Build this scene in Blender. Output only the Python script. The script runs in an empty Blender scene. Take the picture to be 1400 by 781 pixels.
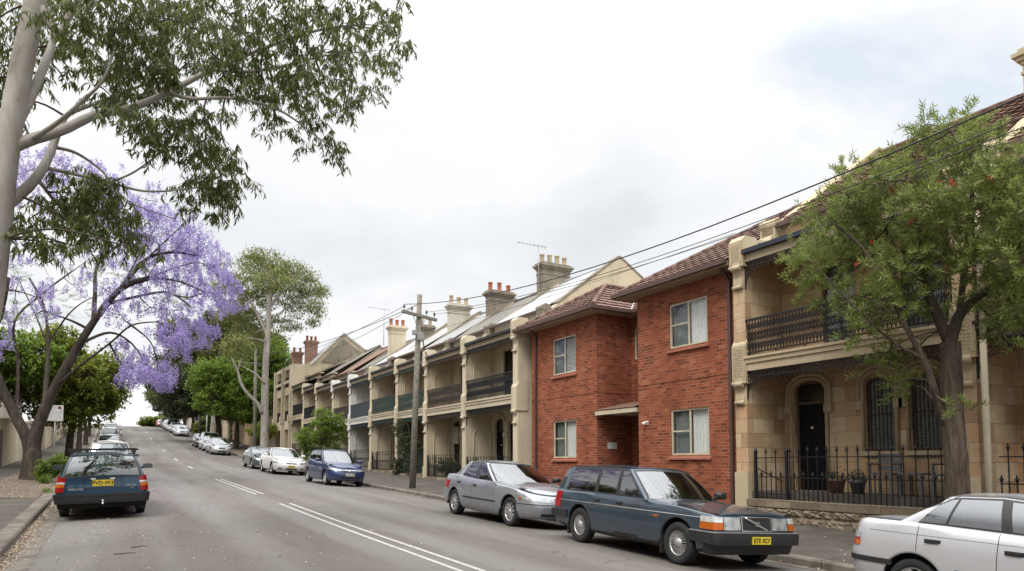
import bpy, bmesh, math, random
from mathutils import Vector, Matrix
R = math.radians
rnd = random.Random(7)
scene = bpy.context.scene
COL = scene.collection

# ------------------------------------------------------------------ terrain profile (metres, camera at origin)
PY = [-60,-20,0,8,13,19.3,24,33.4,45,55.5,69,91,104,120,136,150,165,200,300,600]
PZ = [-3.4,-2.3,-1.69,-1.45,-1.33,-1.14,-1.0,-.73,-.31,.2,1.06,2.78,4.0,5.3,6.25,6.75,6.95,6.6,4.0,-10]
def cz(y):
    n = len(PY)
    if y <= PY[0]: return PZ[0]+(y-PY[0])*.03
    if y >= PY[-1]: return PZ[-1]
    i = max(k for k in range(n-1) if PY[k] <= y)
    def sl(k):
        if k <= 0: return (PZ[1]-PZ[0])/(PY[1]-PY[0])
        if k >= n-1: return (PZ[-1]-PZ[-2])/(PY[-1]-PY[-2])
        h0 = PY[k]-PY[k-1]; h1 = PY[k+1]-PY[k]
        return ((PZ[k]-PZ[k-1])/h0*h1+(PZ[k+1]-PZ[k])/h1*h0)/(h0+h1)
    h = PY[i+1]-PY[i]; t = (y-PY[i])/h
    m0, m1 = sl(i)*h, sl(i+1)*h
    return (2*t**3-3*t*t+1)*PZ[i]+(t**3-2*t*t+t)*m0+(-2*t**3+3*t*t)*PZ[i+1]+(t**3-t*t)*m1
XL, XR = -1.33, 9.7                                  # kerb faces
def road(x, y):
    u = x-4.2
    return cz(y)-(.21*(u/5.5)**2 if u > 0 else .08*(u/5.5)**2)
def ground(x, y):
    if x > XR: return road(XR, y)+.14+.02*min(x-XR, 12)
    if x < XL: return road(XL, y)+.14+.02*min(XL-x, 12)
    return road(x, y)

# ------------------------------------------------------------------ mesh builder
class MB:
    def __init__(s): s.v=[]; s.f=[]; s.m=[]; s.sm=[]
    def vert(s, p): s.v.append(tuple(p)); return len(s.v)-1
    def face(s, idx, m=0, smooth=False): s.f.append(tuple(idx)); s.m.append(m); s.sm.append(smooth)
    def poly(s, pts, m=0, smooth=False):
        b = len(s.v); s.v.extend(tuple(p) for p in pts); s.face(range(b, b+len(pts)), m, smooth)
    def box(s, x0, x1, y0, y1, z0, z1, m=0):
        b = len(s.v)
        s.v += [(x0,y0,z0),(x1,y0,z0),(x1,y1,z0),(x0,y1,z0),(x0,y0,z1),(x1,y0,z1),(x1,y1,z1),(x0,y1,z1)]
        for q in ((0,3,2,1),(4,5,6,7),(0,1,5,4),(1,2,6,5),(2,3,7,6),(3,0,4,7)): s.face([b+i for i in q], m)
    def extrude(s, pts, d, m=0, smooth=False):
        """closed polygon pts extruded by vector d"""
        n = len(pts); b = len(s.v); d = Vector(d)
        s.v += [tuple(p) for p in pts]+[tuple(Vector(p)+d) for p in pts]
        s.face(range(b+n-1, b-1, -1), m); s.face(range(b+n, b+2*n), m)
        for i in range(n):
            j = (i+1) % n
            s.face((b+i, b+j, b+n+j, b+n+i), m, smooth)
    def grid(s, rows, m=0, smooth=True, closed=False):
        b = len(s.v); w = len(rows[0])
        for r in rows: s.v.extend(tuple(p) for p in r)
        for i in range(len(rows)-1):
            for j in range(w if closed else w-1):
                k = (j+1) % w
                s.face((b+i*w+j, b+i*w+k, b+(i+1)*w+k, b+(i+1)*w+j), m, smooth)
        return b
    def tube(s, pts, rad, n=8, m=0, smooth=True, cap=True):
        pts = [Vector(p) for p in pts]; N = len(pts)
        if not hasattr(rad, '__len__'): rad = [rad]*N
        ref = None; rows = []
        for i in range(N):
            d = (pts[min(i+1,N-1)]-pts[max(i-1,0)])
            d = d.normalized() if d.length > 1e-9 else Vector((0,0,1))
            if ref is None: ref = d.orthogonal().normalized()
            ref = (ref-d*ref.dot(d)); ref = ref.normalized() if ref.length > 1e-6 else d.orthogonal().normalized()
            e = d.cross(ref)
            rows.append([pts[i]+(ref*math.cos(2*math.pi*k/n)+e*math.sin(2*math.pi*k/n))*rad[i] for k in range(n)])
        b = s.grid(rows, m, smooth, closed=True)
        if cap:
            s.face(range(b+n-1, b-1, -1), m); s.face(range(b+(N-1)*n, b+N*n), m)
    def bark(s, pts, rad, seed=1, amp=.09, n=44, ridges=11, m=0):
        """trunk with raised, wandering ridges of bark"""
        rr = random.Random(seed); pts = [Vector(p) for p in pts]; N = len(pts); rows = []; ref = Vector((1,0,0)); ph = [rr.uniform(0,6.28) for _ in range(6)]; dist = 0
        for i in range(N):
            d = (pts[min(i+1,N-1)]-pts[max(i-1,0)]).normalized(); ref = (ref-d*ref.dot(d)).normalized(); e = d.cross(ref); row = []
            if i: dist += (pts[i]-pts[i-1]).length
            for k in range(n):
                a = 2*math.pi*k/n; w_ = a+.22*math.sin(dist*3.1+ph[0]+a*2)+.12*math.sin(dist*7.3+ph[1])
                rg = .5*abs(math.sin(w_*ridges/2+ph[2]))+.3*abs(math.sin(w_*ridges*.83+ph[3]+dist*1.7))+.2*math.sin(a*2+dist*1.3+ph[4])+rr.uniform(-.12,.12)
                row.append(pts[i]+(ref*math.cos(a)+e*math.sin(a))*rad[i]*(1+amp*(rg*2-.9)))
            rows.append(row)
        s.grid(rows,m,True,closed=True)
    def bar(s, a, c, w, h=None, m=0):
        """rectangular bar between two points"""
        a = Vector(a); c = Vector(c); d = (c-a)
        if d.length < 1e-6: return
        d.normalize(); h = h or w
        r = d.cross(Vector((0,0,1)))
        r = r.normalized() if r.length > 1e-3 else Vector((0,1,0))
        u = r.cross(d); b = len(s.v)
        for p in (a, c):
            for sx, sy in ((-1,-1),(1,-1),(1,1),(-1,1)): s.v.append(tuple(p+r*sx*w/2+u*sy*h/2))
        for q in ((3,2,1,0),(4,5,6,7),(0,1,5,4),(1,2,6,5),(2,3,7,6),(3,0,4,7)): s.face([b+i for i in q], m)
    def lathe(s, prof, c=(0,0,0), axis='z', n=24, m=0, smooth=True, close=False):
        rows = []
        for r, h in prof:
            row = []
            for k in range(n):
                a = 2*math.pi*k/n; x, y = r*math.cos(a), r*math.sin(a)
                p = (x,y,h) if axis == 'z' else ((h,x,y) if axis == 'x' else (y,h,x))
                row.append((c[0]+p[0], c[1]+p[1], c[2]+p[2]))
            rows.append(row)
        s.grid(rows, m, smooth, closed=True)
    def build(s, name, mats, parent=None, local=False, merge=False, uv=True, weld=1e-4):
        me = bpy.data.meshes.new(name)
        off = Vector((0,0,0))
        if parent is not None and not local: off = WORLD(parent)
        me.from_pydata([(p[0]-off.x, p[1]-off.y, p[2]-off.z) for p in s.v], [], s.f)
        if not isinstance(mats, (list, tuple)): mats = [mats]
        for mt in mats: me.materials.append(mt)
        me.polygons.foreach_set('material_index', s.m)
        me.polygons.foreach_set('use_smooth', s.sm)
        if merge:
            bm = bmesh.new(); bm.from_mesh(me)
            bmesh.ops.remove_doubles(bm, verts=bm.verts, dist=weld)
            bm.to_mesh(me); bm.free()
        if uv:
            ul = me.uv_layers.new(name='UVMap').data
            Z = Vector((0,0,1))
            for p in me.polygons:
                n = p.normal
                u = Z.cross(n)
                if u.length < 1e-3: u = Vector((1,0,0)); v = Vector((0,1,0))
                else:
                    u.normalize(); v = n.cross(u)
                    if abs(n.x) > .9: u = Vector((0,1,0))
                    elif abs(n.y) > .9: u = Vector((1,0,0))
                for li in p.loop_indices:
                    q = me.vertices[me.loops[li].vertex_index].co+off
                    ul[li].uv = (q.dot(u), q.dot(v))
        me.update()
        o = bpy.data.objects.new(name, me); COL.objects.link(o)
        if parent is not None: o.parent = parent
        return o
_W = {}
def WORLD(o):
    w = Vector((0,0,0))
    while o is not None: w = w+o.location; o = o.parent
    return w
def tag(o, label=None, cat=None, group=None, kind=None):
    if label: o['label'] = label
    if cat: o['category'] = cat
    if group: o['group'] = group
    if kind: o['kind'] = kind
    return o
def thing(name, label, cat, loc=(0,0,0), group=None):
    o = bpy.data.objects.new(name, None); COL.objects.link(o)
    o.location = loc; o.empty_display_size = .2
    return tag(o, label, cat, group)

# ------------------------------------------------------------------ materials
class NT:
    def __init__(s, name):
        s.mat = bpy.data.materials.new(name); s.mat.use_nodes = True
        s.t = s.mat.node_tree; s.n = s.t.nodes; s.l = s.t.links
        s.p = s.n['Principled BSDF']; s.out = s.n['Material Output']
    def N(s, typ, **kw):
        n = s.n.new(typ)
        for k, v in kw.items():
            if k in ('operation','blend_type','noise_dimensions','data_type','feature','distance','musgrave_type','wave_type','bands_direction','clamp','offset','offset_frequency','squash','squash_frequency'): setattr(n, k, v)
            else: s.set(n, k.replace('_',' '), v)
        return n
    def set(s, n, key, v):
        i = n.inputs[key] if not key.isdigit() else n.inputs[int(key)]
        if hasattr(v, 'is_output'): s.l.new(v, i)
        elif isinstance(v, (tuple, list)) and len(v) == 3 and i.type == 'RGBA': i.default_value = (*v, 1)
        else: i.default_value = v
    def coord(s, kind='UV'): return s.N('ShaderNodeTexCoord').outputs[kind]
    def pos(s): return s.N('ShaderNodeNewGeometry').outputs['Position']
    def map(s, vec, scale=(1,1,1), rot=(0,0,0), loc=(0,0,0)):
        n = s.N('ShaderNodeMapping'); s.l.new(vec, n.inputs['Vector'])
        n.inputs['Scale'].default_value = scale; n.inputs['Rotation'].default_value = rot; n.inputs['Location'].default_value = loc
        return n.outputs['Vector']
    def noise(s, vec, scale=5, detail=4, rough=.55, dist=0):
        n = s.N('ShaderNodeTexNoise'); s.l.new(vec, n.inputs['Vector'])
        n.inputs['Scale'].default_value = scale; n.inputs['Detail'].default_value = detail
        n.inputs['Roughness'].default_value = rough; n.inputs['Distortion'].default_value = dist
        return n.outputs['Fac']
    def ramp(s, fac, stops, interp='LINEAR'):
        n = s.N('ShaderNodeValToRGB'); s.l.new(fac, n.inputs['Fac']); n.color_ramp.interpolation = interp
        el = n.color_ramp.elements
        while len(el) < len(stops): el.new(.5)
        for e, (p, c) in zip(el, stops):
            e.position = p; e.color = (*c, 1) if hasattr(c, '__len__') else (c, c, c, 1)
        return n.outputs['Color']
    def mix(s, fac, a, b, mode='MIX'):
        n = s.n.new('ShaderNodeMix'); n.data_type = 'RGBA'; n.blend_type = mode; n.clamp_factor = True
        for key, v in ((0, fac), (6, a), (7, b)):
            i = n.inputs[key]
            if hasattr(v, 'is_output'): s.l.new(v, i)
            else: i.default_value = (*v, 1) if hasattr(v, '__len__') else v
        return n.outputs[2]
    def math(s, op, a, b=0.0, c=None):
        n = s.n.new('ShaderNodeMath'); n.operation = op
        for i, v in enumerate((a, b) if c is None else (a, b, c)):
            if hasattr(v, 'is_output'): s.l.new(v, n.inputs[i])
            else: n.inputs[i].default_value = v
        return n.outputs[0]
    def bump(s, h, strength=.3, dist=.01):
        n = s.n.new('ShaderNodeBump'); s.l.new(h, n.inputs['Height'])
        n.inputs['Strength'].default_value = strength; n.inputs['Distance'].default_value = dist
        s.l.new(n.outputs[0], s.p.inputs['Normal'])
    def base(s, c, rough=.8, metal=0, spec=None):
        s.set(s.p, 'Base Color', c if hasattr(c,'is_output') else (*c,1)); s.set(s.p, 'Roughness', rough); s.set(s.p, 'Metallic', metal)
        if spec is not None: s.p.inputs['Specular IOR Level'].default_value = spec
        return s.mat

M = {}
def simple(name, c, rough=.7, metal=0, var=.12, scale=6, spec=None):
    t = NT(name); f = t.noise(t.pos(), scale, 4)
    lo = tuple(x*(1-var*1.6) for x in c); hi = tuple(min(1,x*(1+var)) for x in c)
    M[name] = t.base(t.ramp(f, [(.3,lo),(.7,hi)]), rough, metal, spec); return M[name]

def m_asphalt():
    t = NT('asphalt'); P = t.pos()
    fine = t.noise(P, 90, 3, .7); mid = t.noise(P, 6, 5, .6); big = t.noise(t.map(P,(1,.22,1)), .55, 4, .6)
    c = t.ramp(fine, [(.25,(.070,.060,.051)),(.5,(.110,.097,.085)),(.78,(.205,.187,.168))])
    c = t.mix(t.ramp(mid,[(.3,0.),(.75,.55)]), c, (.092,.078,.066))
    c = t.mix(t.ramp(big,[(.38,0.),(.62,.55)]), c, (.155,.142,.130))
    lane = t.noise(t.map(P,(1.,.01,1)), .85, 2, .5); c = t.mix(t.ramp(lane,[(.42,0.),(.60,.45)]), c, (.20,.19,.178))
    # cracks
    vo = t.N('ShaderNodeTexVoronoi', feature='DISTANCE_TO_EDGE'); wn = t.N('ShaderNodeTexNoise'); t.l.new(P, wn.inputs['Vector']); wn.inputs['Scale'].default_value = 1.3
    off = t.n.new('ShaderNodeVectorMath'); off.operation='MULTIPLY_ADD'; t.l.new(wn.outputs['Color'], off.inputs[0]); off.inputs[1].default_value=(1.2,1.2,0); t.l.new(P, off.inputs[2])
    t.l.new(off.outputs[0], vo.inputs['Vector']); vo.inputs['Scale'].default_value = .42
    cr = t.math('LESS_THAN', vo.outputs['Distance'], .006)
    cr = t.math('MULTIPLY', cr, t.ramp(t.noise(P,.5,2),[(.47,0.),(.55,1.)]))
    c = t.mix(t.math('MULTIPLY',cr,.45), c, (.05,.044,.038))
    # worn darker strip where cars park drip oil
    st = t.noise(t.map(P,(.9,.12,1)), 1.6, 5, .65)
    c = t.mix(t.ramp(st,[(.55,0.),(.75,.45)]), c, (.066,.056,.048))
    t.bump(t.math('ADD', fine, t.math('MULTIPLY',cr,-2.)), .5, .006)
    M['asphalt'] = t.base(c, .88, 0, .25)
def m_path():
    t = NT('footpath_asphalt'); P = t.pos()
    fine = t.noise(P, 70, 3, .7); mid = t.noise(P, 1.5, 6, .65)
    c = t.ramp(mid, [(.3,(.048,.041,.034)),(.55,(.082,.071,.060)),(.75,(.13,.115,.10))])
    c = t.mix(t.ramp(fine,[(.35,.0),(.8,.35)]), c, (.15,.135,.118))
    t.bump(fine, .4, .005); M['footpath'] = t.base(c, .9, 0, .25)
    t = NT('concrete_kerb'); P = t.pos()
    fine = t.noise(P, 60, 3, .7); mid = t.noise(P, 2.2, 6, .65)
    c = t.ramp(mid, [(.3,(.085,.074,.06)),(.52,(.15,.132,.11)),(.75,(.24,.215,.18))])
    jo = t.N('ShaderNodeTexBrick'); t.l.new(t.map(P,(1,1,1),(0,0,R(90))), jo.inputs['Vector'])
    jo.inputs['Scale'].default_value=1; jo.inputs['Brick Width'].default_value=1.25; jo.inputs['Row Height'].default_value=50; jo.inputs['Mortar Size'].default_value=.012
    c = t.mix(jo.outputs['Fac'], c, (.05,.043,.035))
    t.bump(fine, .5, .006); M['kerb'] = t.base(c, .9, 0, .25)
    t = NT('soil'); P = t.pos(); f = t.noise(P, 14, 6, .7); g = t.noise(P, 1.2, 4)
    c = t.ramp(f, [(.3,(.05,.035,.026)),(.5,(.12,.085,.065)),(.7,(.21,.155,.125))])
    c = t.mix(t.ramp(g,[(.45,0.),(.7,.5)]), c, (.10,.095,.045)); t.bump(f,.8,.02); M['soil'] = t.base(c, .95)
    t = NT('grass_ground'); P = t.pos(); f = t.noise(P, 9, 6, .7)
    M['grass'] = t.base(t.ramp(f,[(.3,(.03,.04,.012)),(.7,(.10,.11,.04))]), .95)
def m_brick():
    t = NT('red_brick'); U = t.coord('UV')
    b = t.N('ShaderNodeTexBrick'); t.l.new(U, b.inputs['Vector'])
    for k, v in (('Scale',1),('Brick Width',.24),('Row Height',.086),('Mortar Size',.0095),('Mortar Smooth',.2),('Bias',-.1)): b.inputs[k].default_value = v
    b.offset = .5; b.inputs['Color1'].default_value=(0,0,0,1); b.inputs['Color2'].default_value=(1,1,1,1); b.inputs['Mortar'].default_value=(.5,.5,.5,1)
    sep = t.N('ShaderNodeSeparateColor'); t.l.new(b.outputs['Color'], sep.inputs[0])
    c = t.ramp(sep.outputs[0], [(0,(.165,.046,.026)),(.12,(.23,.060,.030)),(.4,(.27,.070,.034)),(.75,(.31,.086,.041)),(.94,(.37,.13,.065)),(1,(.43,.18,.10))])
    P = t.pos(); st = t.noise(t.map(P,(1,1,.5)), .9, 6, .65); fi = t.noise(P, 40, 4, .7)
    c = t.mix(t.ramp(st,[(.48,0.),(.75,.5)]), c, (.13,.050,.032))
    c = t.mix(t.ramp(fi,[(.5,0.),(.85,.22)]), c, (.16,.055,.030))
    mo = t.mix(t.ramp(st,[(.4,0.),(.6,1.)]), (.30,.185,.13), (.17,.085,.055))
    c = t.mix(b.outputs['Fac'], c, mo)
    h = t.math('SUBTRACT', t.math('MULTIPLY', fi, .35), b.outputs['Fac']); t.bump(h, .7, .008)
    M['brick'] = t.base(c, .9, 0, .15)
def m_stone(name, cols, bw=.78, rh=.36, stain=(.07,.055,.045), amt=.5, mort=(.20,.165,.12)):
    t = NT(name); U = t.coord('UV'); P = t.pos()
    wn = t.n.new('ShaderNodeVectorMath'); wn.operation='MULTIPLY_ADD'
    ns = t.N('ShaderNodeTexNoise'); t.l.new(P, ns.inputs['Vector']); ns.inputs['Scale'].default_value=2.5
    t.l.new(ns.outputs['Color'], wn.inputs[0]); wn.inputs[1].default_value=(.012,.012,0); t.l.new(U, wn.inputs[2])
    b = t.N('ShaderNodeTexBrick'); t.l.new(wn.outputs[0], b.inputs['Vector'])
    for k, v in (('Scale',1),('Brick Width',bw),('Row Height',rh),('Mortar Size',.006),('Mortar Smooth',.3),('Bias',0)): b.inputs[k].default_value = v
    b.offset=.42; b.squash=.72; b.squash_frequency=3
    b.inputs['Color1'].default_value=(0,0,0,1); b.inputs['Color2'].default_value=(1,1,1,1); b.inputs['Mortar'].default_value=(.5,.5,.5,1)
    sep = t.N('ShaderNodeSeparateColor'); t.l.new(b.outputs['Color'], sep.inputs[0])
    c = t.ramp(sep.outputs[0], [(i/(len(cols)-1), k) for i, k in enumerate(cols)])
    vein = t.noise(t.map(P,(1,1,5)), 2.2, 5, .65, .8)
    c = t.mix(t.ramp(vein,[(.42,0.),(.7,.4)]), c, cols[0])
    st = t.noise(t.map(P,(1.4,1.4,.45)), 1.1, 6, .7)
    c = t.mix(t.ramp(st,[(.5,0.),(.78,amt)]), c, stain)
    fi = t.noise(P, 35, 5, .7)
    c = t.mix(b.outputs['Fac'], c, mort)
    t.bump(t.math('SUBTRACT', t.math('MULTIPLY', fi, .6), b.outputs['Fac']), .55, .01)
    M[name] = t.base(c, .9, 0, .25)
def m_render(name, c, stain=(.16,.13,.10), amt=.55, scale=.9):
    """painted cement render, rain streaks and grime"""
    t = NT(name); P = t.pos()
    a = t.noise(t.map(P,(1.6,1.6,.35)), scale, 7, .7); b = t.noise(P, .7, 5, .6); f = t.noise(P, 30, 4, .7)
    k = t.mix(t.ramp(b,[(.35,0.),(.7,1.)]), tuple(x*.88 for x in c), c)
    k = t.mix(t.ramp(a,[(.47,0.),(.75,amt)]), k, stain)
    k = t.mix(t.ramp(f,[(.5,0.),(.85,.25)]), k, tuple(x*.7 for x in c))
    t.bump(f, .25, .004); M[name] = t.base(k, .85, 0, .3)
def m_tile(name, a, b, d):
    t = NT(name); P = t.pos(); U = t.coord('UV')
    v = t.N('ShaderNodeTexVoronoi'); t.l.new(t.map(U,(3.6,2.9,1)), v.inputs['Vector']); v.inputs['Scale'].default_value=1
    sep = t.N('ShaderNodeSeparateColor'); t.l.new(v.outputs['Color'], sep.inputs[0])
    c = t.ramp(sep.outputs[0], [(0,a),(.5,b),(1,tuple(x*1.25 for x in b))])
    n = t.noise(P, 1.3, 6, .7); c = t.mix(t.ramp(n,[(.45,0.),(.75,.6)]), c, d)
    M[name] = t.base(c, .8, 0, .35)
def m_metalroof(name, c, wave=.076, rough=.5, dirt=(.20,.19,.175)):
    t = NT(name); P = t.pos(); U = t.coord('UV')
    w = t.N('ShaderNodeTexWave', wave_type='BANDS', bands_direction='X'); t.l.new(U, w.inputs['Vector']); w.inputs['Scale'].default_value = .314/wave; w.inputs['Distortion'].default_value=0
    n = t.noise(t.map(P,(1,1,1)), .8, 6, .65); c2 = t.mix(t.ramp(n,[(.42,0.),(.72,.55)]), c, dirt)
    t.bump(w.outputs['Fac'], .6, .012); M[name] = t.base(c2, rough, .1, .4)
def m_glass(name, tint=(.55,.62,.6), rough=.02, f0=.07):
    t = NT(name); t.n.remove(t.p)
    tr = t.N('ShaderNodeBsdfTransparent'); tr.inputs['Color'].default_value = (*tint,1)
    gl = t.N('ShaderNodeBsdfGlossy'); gl.inputs['Roughness'].default_value = rough; gl.inputs['Color'].default_value=(.95,.97,1,1)
    lw = t.N('ShaderNodeLayerWeight'); lw.inputs['Blend'].default_value = .5
    f = t.math('ADD', t.math('MULTIPLY', t.math('POWER', lw.outputs['Facing'], 4.), .85), f0); f = t.math('MINIMUM', f, 1.)
    mx = t.N('ShaderNodeMixShader'); t.l.new(f, mx.inputs[0]); t.l.new(tr.outputs[0], mx.inputs[1]); t.l.new(gl.outputs[0], mx.inputs[2])
    t.l.new(mx.outputs[0], t.out.inputs['Surface']); M[name] = t.mat
def m_paint(name, c, metal=.35, rough=.32):
    t = NT(name); P = t.coord('Object'); n = t.noise(P, 3, 5, .6)
    z = t.N('ShaderNodeSeparateXYZ'); t.l.new(P, z.inputs[0])
    lo = t.ramp(t.math('ADD', z.outputs['Z'], t.math('MULTIPLY', n, .25)), [(.25,1.),(.62,0.)])   # road grime low on the body
    k = t.mix(t.ramp(n,[(.3,0.),(.8,.25)]), c, tuple(x*.8 for x in c))
    k = t.mix(t.math('MULTIPLY', lo, .45), k, (.10,.09,.08))
    t.p.inputs['Coat Weight'].default_value = .8; t.p.inputs['Coat Roughness'].default_value = .06
    M[name] = t.base(k, rough, metal); return M[name]
def m_leaf(name, cols, trans=.3, rough=.55, spec=.35):
    t = NT(name); g = t.N('ShaderNodeNewGeometry')
    c = t.ramp(g.outputs['Random Per Island'], [(i/(len(cols)-1), k) for i, k in enumerate(cols)])
    t.base(c, rough, 0, spec)
    tl = t.N('ShaderNodeBsdfTranslucent'); t.l.new(t.mix(.5, c, tuple(min(1,x*1.6) for x in cols[-1])), tl.inputs['Color'])
    mx = t.N('ShaderNodeMixShader'); mx.inputs[0].default_value = trans
    t.l.new(t.p.outputs[0], mx.inputs[1]); t.l.new(tl.outputs[0], mx.inputs[2]); t.l.new(mx.outputs[0], t.out.inputs['Surface'])
    M[name] = t.mat
def m_bark(name, cols, sc=(1,1,.25), scale=7, strength=.8):
    t = NT(name); P = t.pos(); n = t.noise(t.map(P,sc), scale, 7, .7, .6); b = t.noise(t.map(P,(1,1,.5)), .9, 4, .6)
    c = t.ramp(n, [(.28+.44*i/(len(cols)-1), k) for i, k in enumerate(cols)])
    c = t.mix(t.ramp(b,[(.45,0.),(.7,.5)]), c, cols[0]); t.bump(n, strength, .03); M[name] = t.base(c, .9, 0, .2)

m_asphalt(); m_path(); m_brick()
m_stone('sandstone', [(.36,.225,.13),(.48,.34,.20),(.57,.44,.28),(.49,.30,.17),(.60,.48,.33),(.44,.30,.175)])
m_stone('rough_stone', [(.16,.125,.085),(.25,.20,.14),(.33,.27,.19)], .7, .3, (.045,.04,.03), .75, (.08,.065,.05))
m_stone('carved_stone', [(.46,.375,.25),(.54,.45,.315)], 9, 9, (.15,.12,.085), .6)
m_render('cream_render', (.63,.545,.395), (.19,.155,.11), .6)
m_render('sand_render', (.59,.50,.355), (.20,.16,.11), .5)
m_render('pale_render', (.52,.48,.40), (.22,.20,.165), .5)
m_render('white_render', (.68,.66,.62), (.25,.24,.22), .5)
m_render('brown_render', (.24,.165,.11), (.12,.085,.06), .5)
m_render('peach_render', (.52,.37,.25), (.25,.17,.12), .5)
m_render('grey_cement', (.27,.235,.18), (.07,.06,.05), .8, 1.8)
m_render('bare_stone', (.24,.165,.11), (.08,.06,.045), .7, 1.6)
m_render('cream_trim', (.58,.50,.37), (.28,.22,.15), .4)
m_render('bargeboard', (.50,.395,.265), (.2,.15,.1), .4)
m_tile('clay_tile', (.11,.062,.048), (.185,.112,.09), (.10,.08,.07))
m_tile('dark_tile', (.095,.045,.032), (.165,.085,.062), (.07,.05,.042))
m_metalroof('white_iron_roof', (.47,.49,.51), .076, .45, (.36,.36,.35)); m_metalroof('grey_iron_roof', (.30,.30,.295), .076, .5)
m_metalroof('slate_roof', (.15,.14,.125), .3, .7, (.22,.195,.15)); m_metalroof('rust_roof', (.20,.115,.08), .076, .7, (.13,.085,.065))
m_metalroof('blue_iron_roof', (.34,.40,.45), .076, .4, (.25,.28,.30)); m_metalroof('pale_iron_roof', (.38,.38,.365), .076, .5)
simple('gutter_brown', (.085,.045,.035), .5); simple('cream_frame', (.52,.46,.34), .5); simple('fascia_tan', (.36,.275,.185), .6)
simple('iron_black', (.014,.014,.016), .45, .1, spec=.4); simple('iron_green', (.03,.055,.045), .5, spec=.4); simple('iron_navy', (.02,.028,.042), .5, spec=.4); simple('iron_brown', (.05,.035,.028), .5, spec=.4)
simple('door_black', (.004,.004,.005), .55, spec=.2); simple('door_navy', (.012,.02,.05), .35); simple('timber_dark', (.035,.022,.015), .6); simple('timber_brown', (.13,.085,.055), .7)
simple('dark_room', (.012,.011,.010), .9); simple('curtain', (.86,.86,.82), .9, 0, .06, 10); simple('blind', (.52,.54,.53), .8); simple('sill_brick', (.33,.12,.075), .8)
simple('lead', (.12,.12,.125), .6); simple('pot_red', (.34,.11,.06), .8); simple('pot_buff', (.42,.34,.22), .8, 0, .25); simple('galv', (.36,.36,.35), .5, .5)
simple('white_paint', (.62,.61,.58), .6); simple('road_paint', (.42,.405,.375), .85, 0, .35, 30); simple('blind_dark', (.20,.22,.21), .8); simple('meter_box', (.36,.31,.23), .6)
simple('pole_wood', (.215,.20,.165), .9, 0, .3, 12); simple('wire', (.02,.02,.02), .6); simple('insulator', (.10,.08,.07), .4); simple('terracotta', (.25,.13,.08), .85)
simple('paling', (.085,.062,.045), .85); simple('sign_back', (.62,.62,.60), .5); simple('sign_red', (.45,.03,.03), .5); simple('tap', (.75,.75,.72), .4)
simple('rubber', (.018,.018,.018), .8); simple('trim_black', (.016,.016,.017), .5); simple('bumper_grey', (.019,.020,.021), .5); simple('under', (.006,.006,.006), .95)
simple('chrome', (.62,.63,.64), .2, .9, .05); simple('alloy', (.48,.48,.48), .38, .6, .1); simple('seat', (.03,.03,.032), .85); simple('plate_yellow', (.66,.50,.03), .5); simple('plate_white', (.62,.62,.58), .5)
simple('lamp_red', (.30,.008,.008), .2, 0, .1); simple('lamp_amber', (.46,.10,.008), .2, 0, .1); simple('lamp_white', (.60,.61,.60), .2, .3, .3, 9); simple('mirror_dark_reflection', (.10,.105,.11), .12, .7, .05); simple('pink_brick', (.40,.235,.17), .85, 0, .25); simple('lamp_smoke', (.34,.35,.35), .2, .3, .2)  # door mirror face coloured dark, standing in for the dark surroundings it reflects
simple('text_black', (.02,.02,.015), .6); simple('text_silver', (.5,.5,.5), .3, .6)
m_glass('car_glass', (.24,.31,.29), .02, .20); m_glass('window_glass', (.80,.82,.82)); m_glass('lamp_glass', (.85,.87,.87), .04)
m_leaf('euc_leaf', [(.015,.026,.007),(.042,.066,.014),(.09,.122,.026),(.18,.195,.058)], .38)
m_leaf('far_euc_leaf', [(.04,.058,.016),(.095,.125,.030),(.165,.19,.05),(.25,.255,.075)], .4)
m_leaf('green_leaf', [(.032,.055,.009),(.08,.12,.016),(.14,.18,.024),(.24,.25,.04)], .45)
m_leaf('bright_leaf', [(.035,.075,.010),(.075,.14,.016),(.125,.20,.024),(.19,.26,.04)], .45)
m_leaf('dark_leaf', [(.022,.034,.014),(.045,.062,.026),(.075,.09,.038)], .3)
m_leaf('olive_leaf', [(.042,.055,.014),(.085,.10,.024),(.14,.15,.04)], .4)
m_leaf('bottle_leaf', [(.028,.045,.010),(.085,.125,.022),(.15,.20,.038),(.26,.29,.085)], .45)
m_leaf('jac_leaf', [(.06,.10,.015),(.12,.17,.03)], .4)
m_leaf('jac_flower', [(.16,.118,.32),(.255,.195,.45),(.365,.295,.56),(.50,.435,.68)], .4, .7, .2)
m_leaf('red_flower', [(.40,.03,.03),(.55,.06,.05)], .3)
m_leaf('dry_leaf', [(.09,.05,.03),(.20,.13,.08),(.36,.27,.18),(.55,.47,.36)], .1)
m_bark('euc_bark', [(.15,.12,.10),(.31,.28,.245),(.38,.355,.32),(.44,.415,.38)], (1,1,.35), 2.4, .3)
m_bark('jac_bark', [(.028,.022,.017),(.062,.05,.04),(.125,.102,.08)]); m_bark('rough_bark', [(.03,.022,.016),(.075,.057,.042),(.15,.12,.092)], (1,1,.15), 12, 1.)
m_bark('grey_bark', [(.16,.14,.12),(.34,.31,.27),(.46,.43,.39)], (1,1,.35), 2, .2); m_bark('twig', [(.05,.037,.03),(.10,.075,.06)], (1,1,1), 5, .3)

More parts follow.
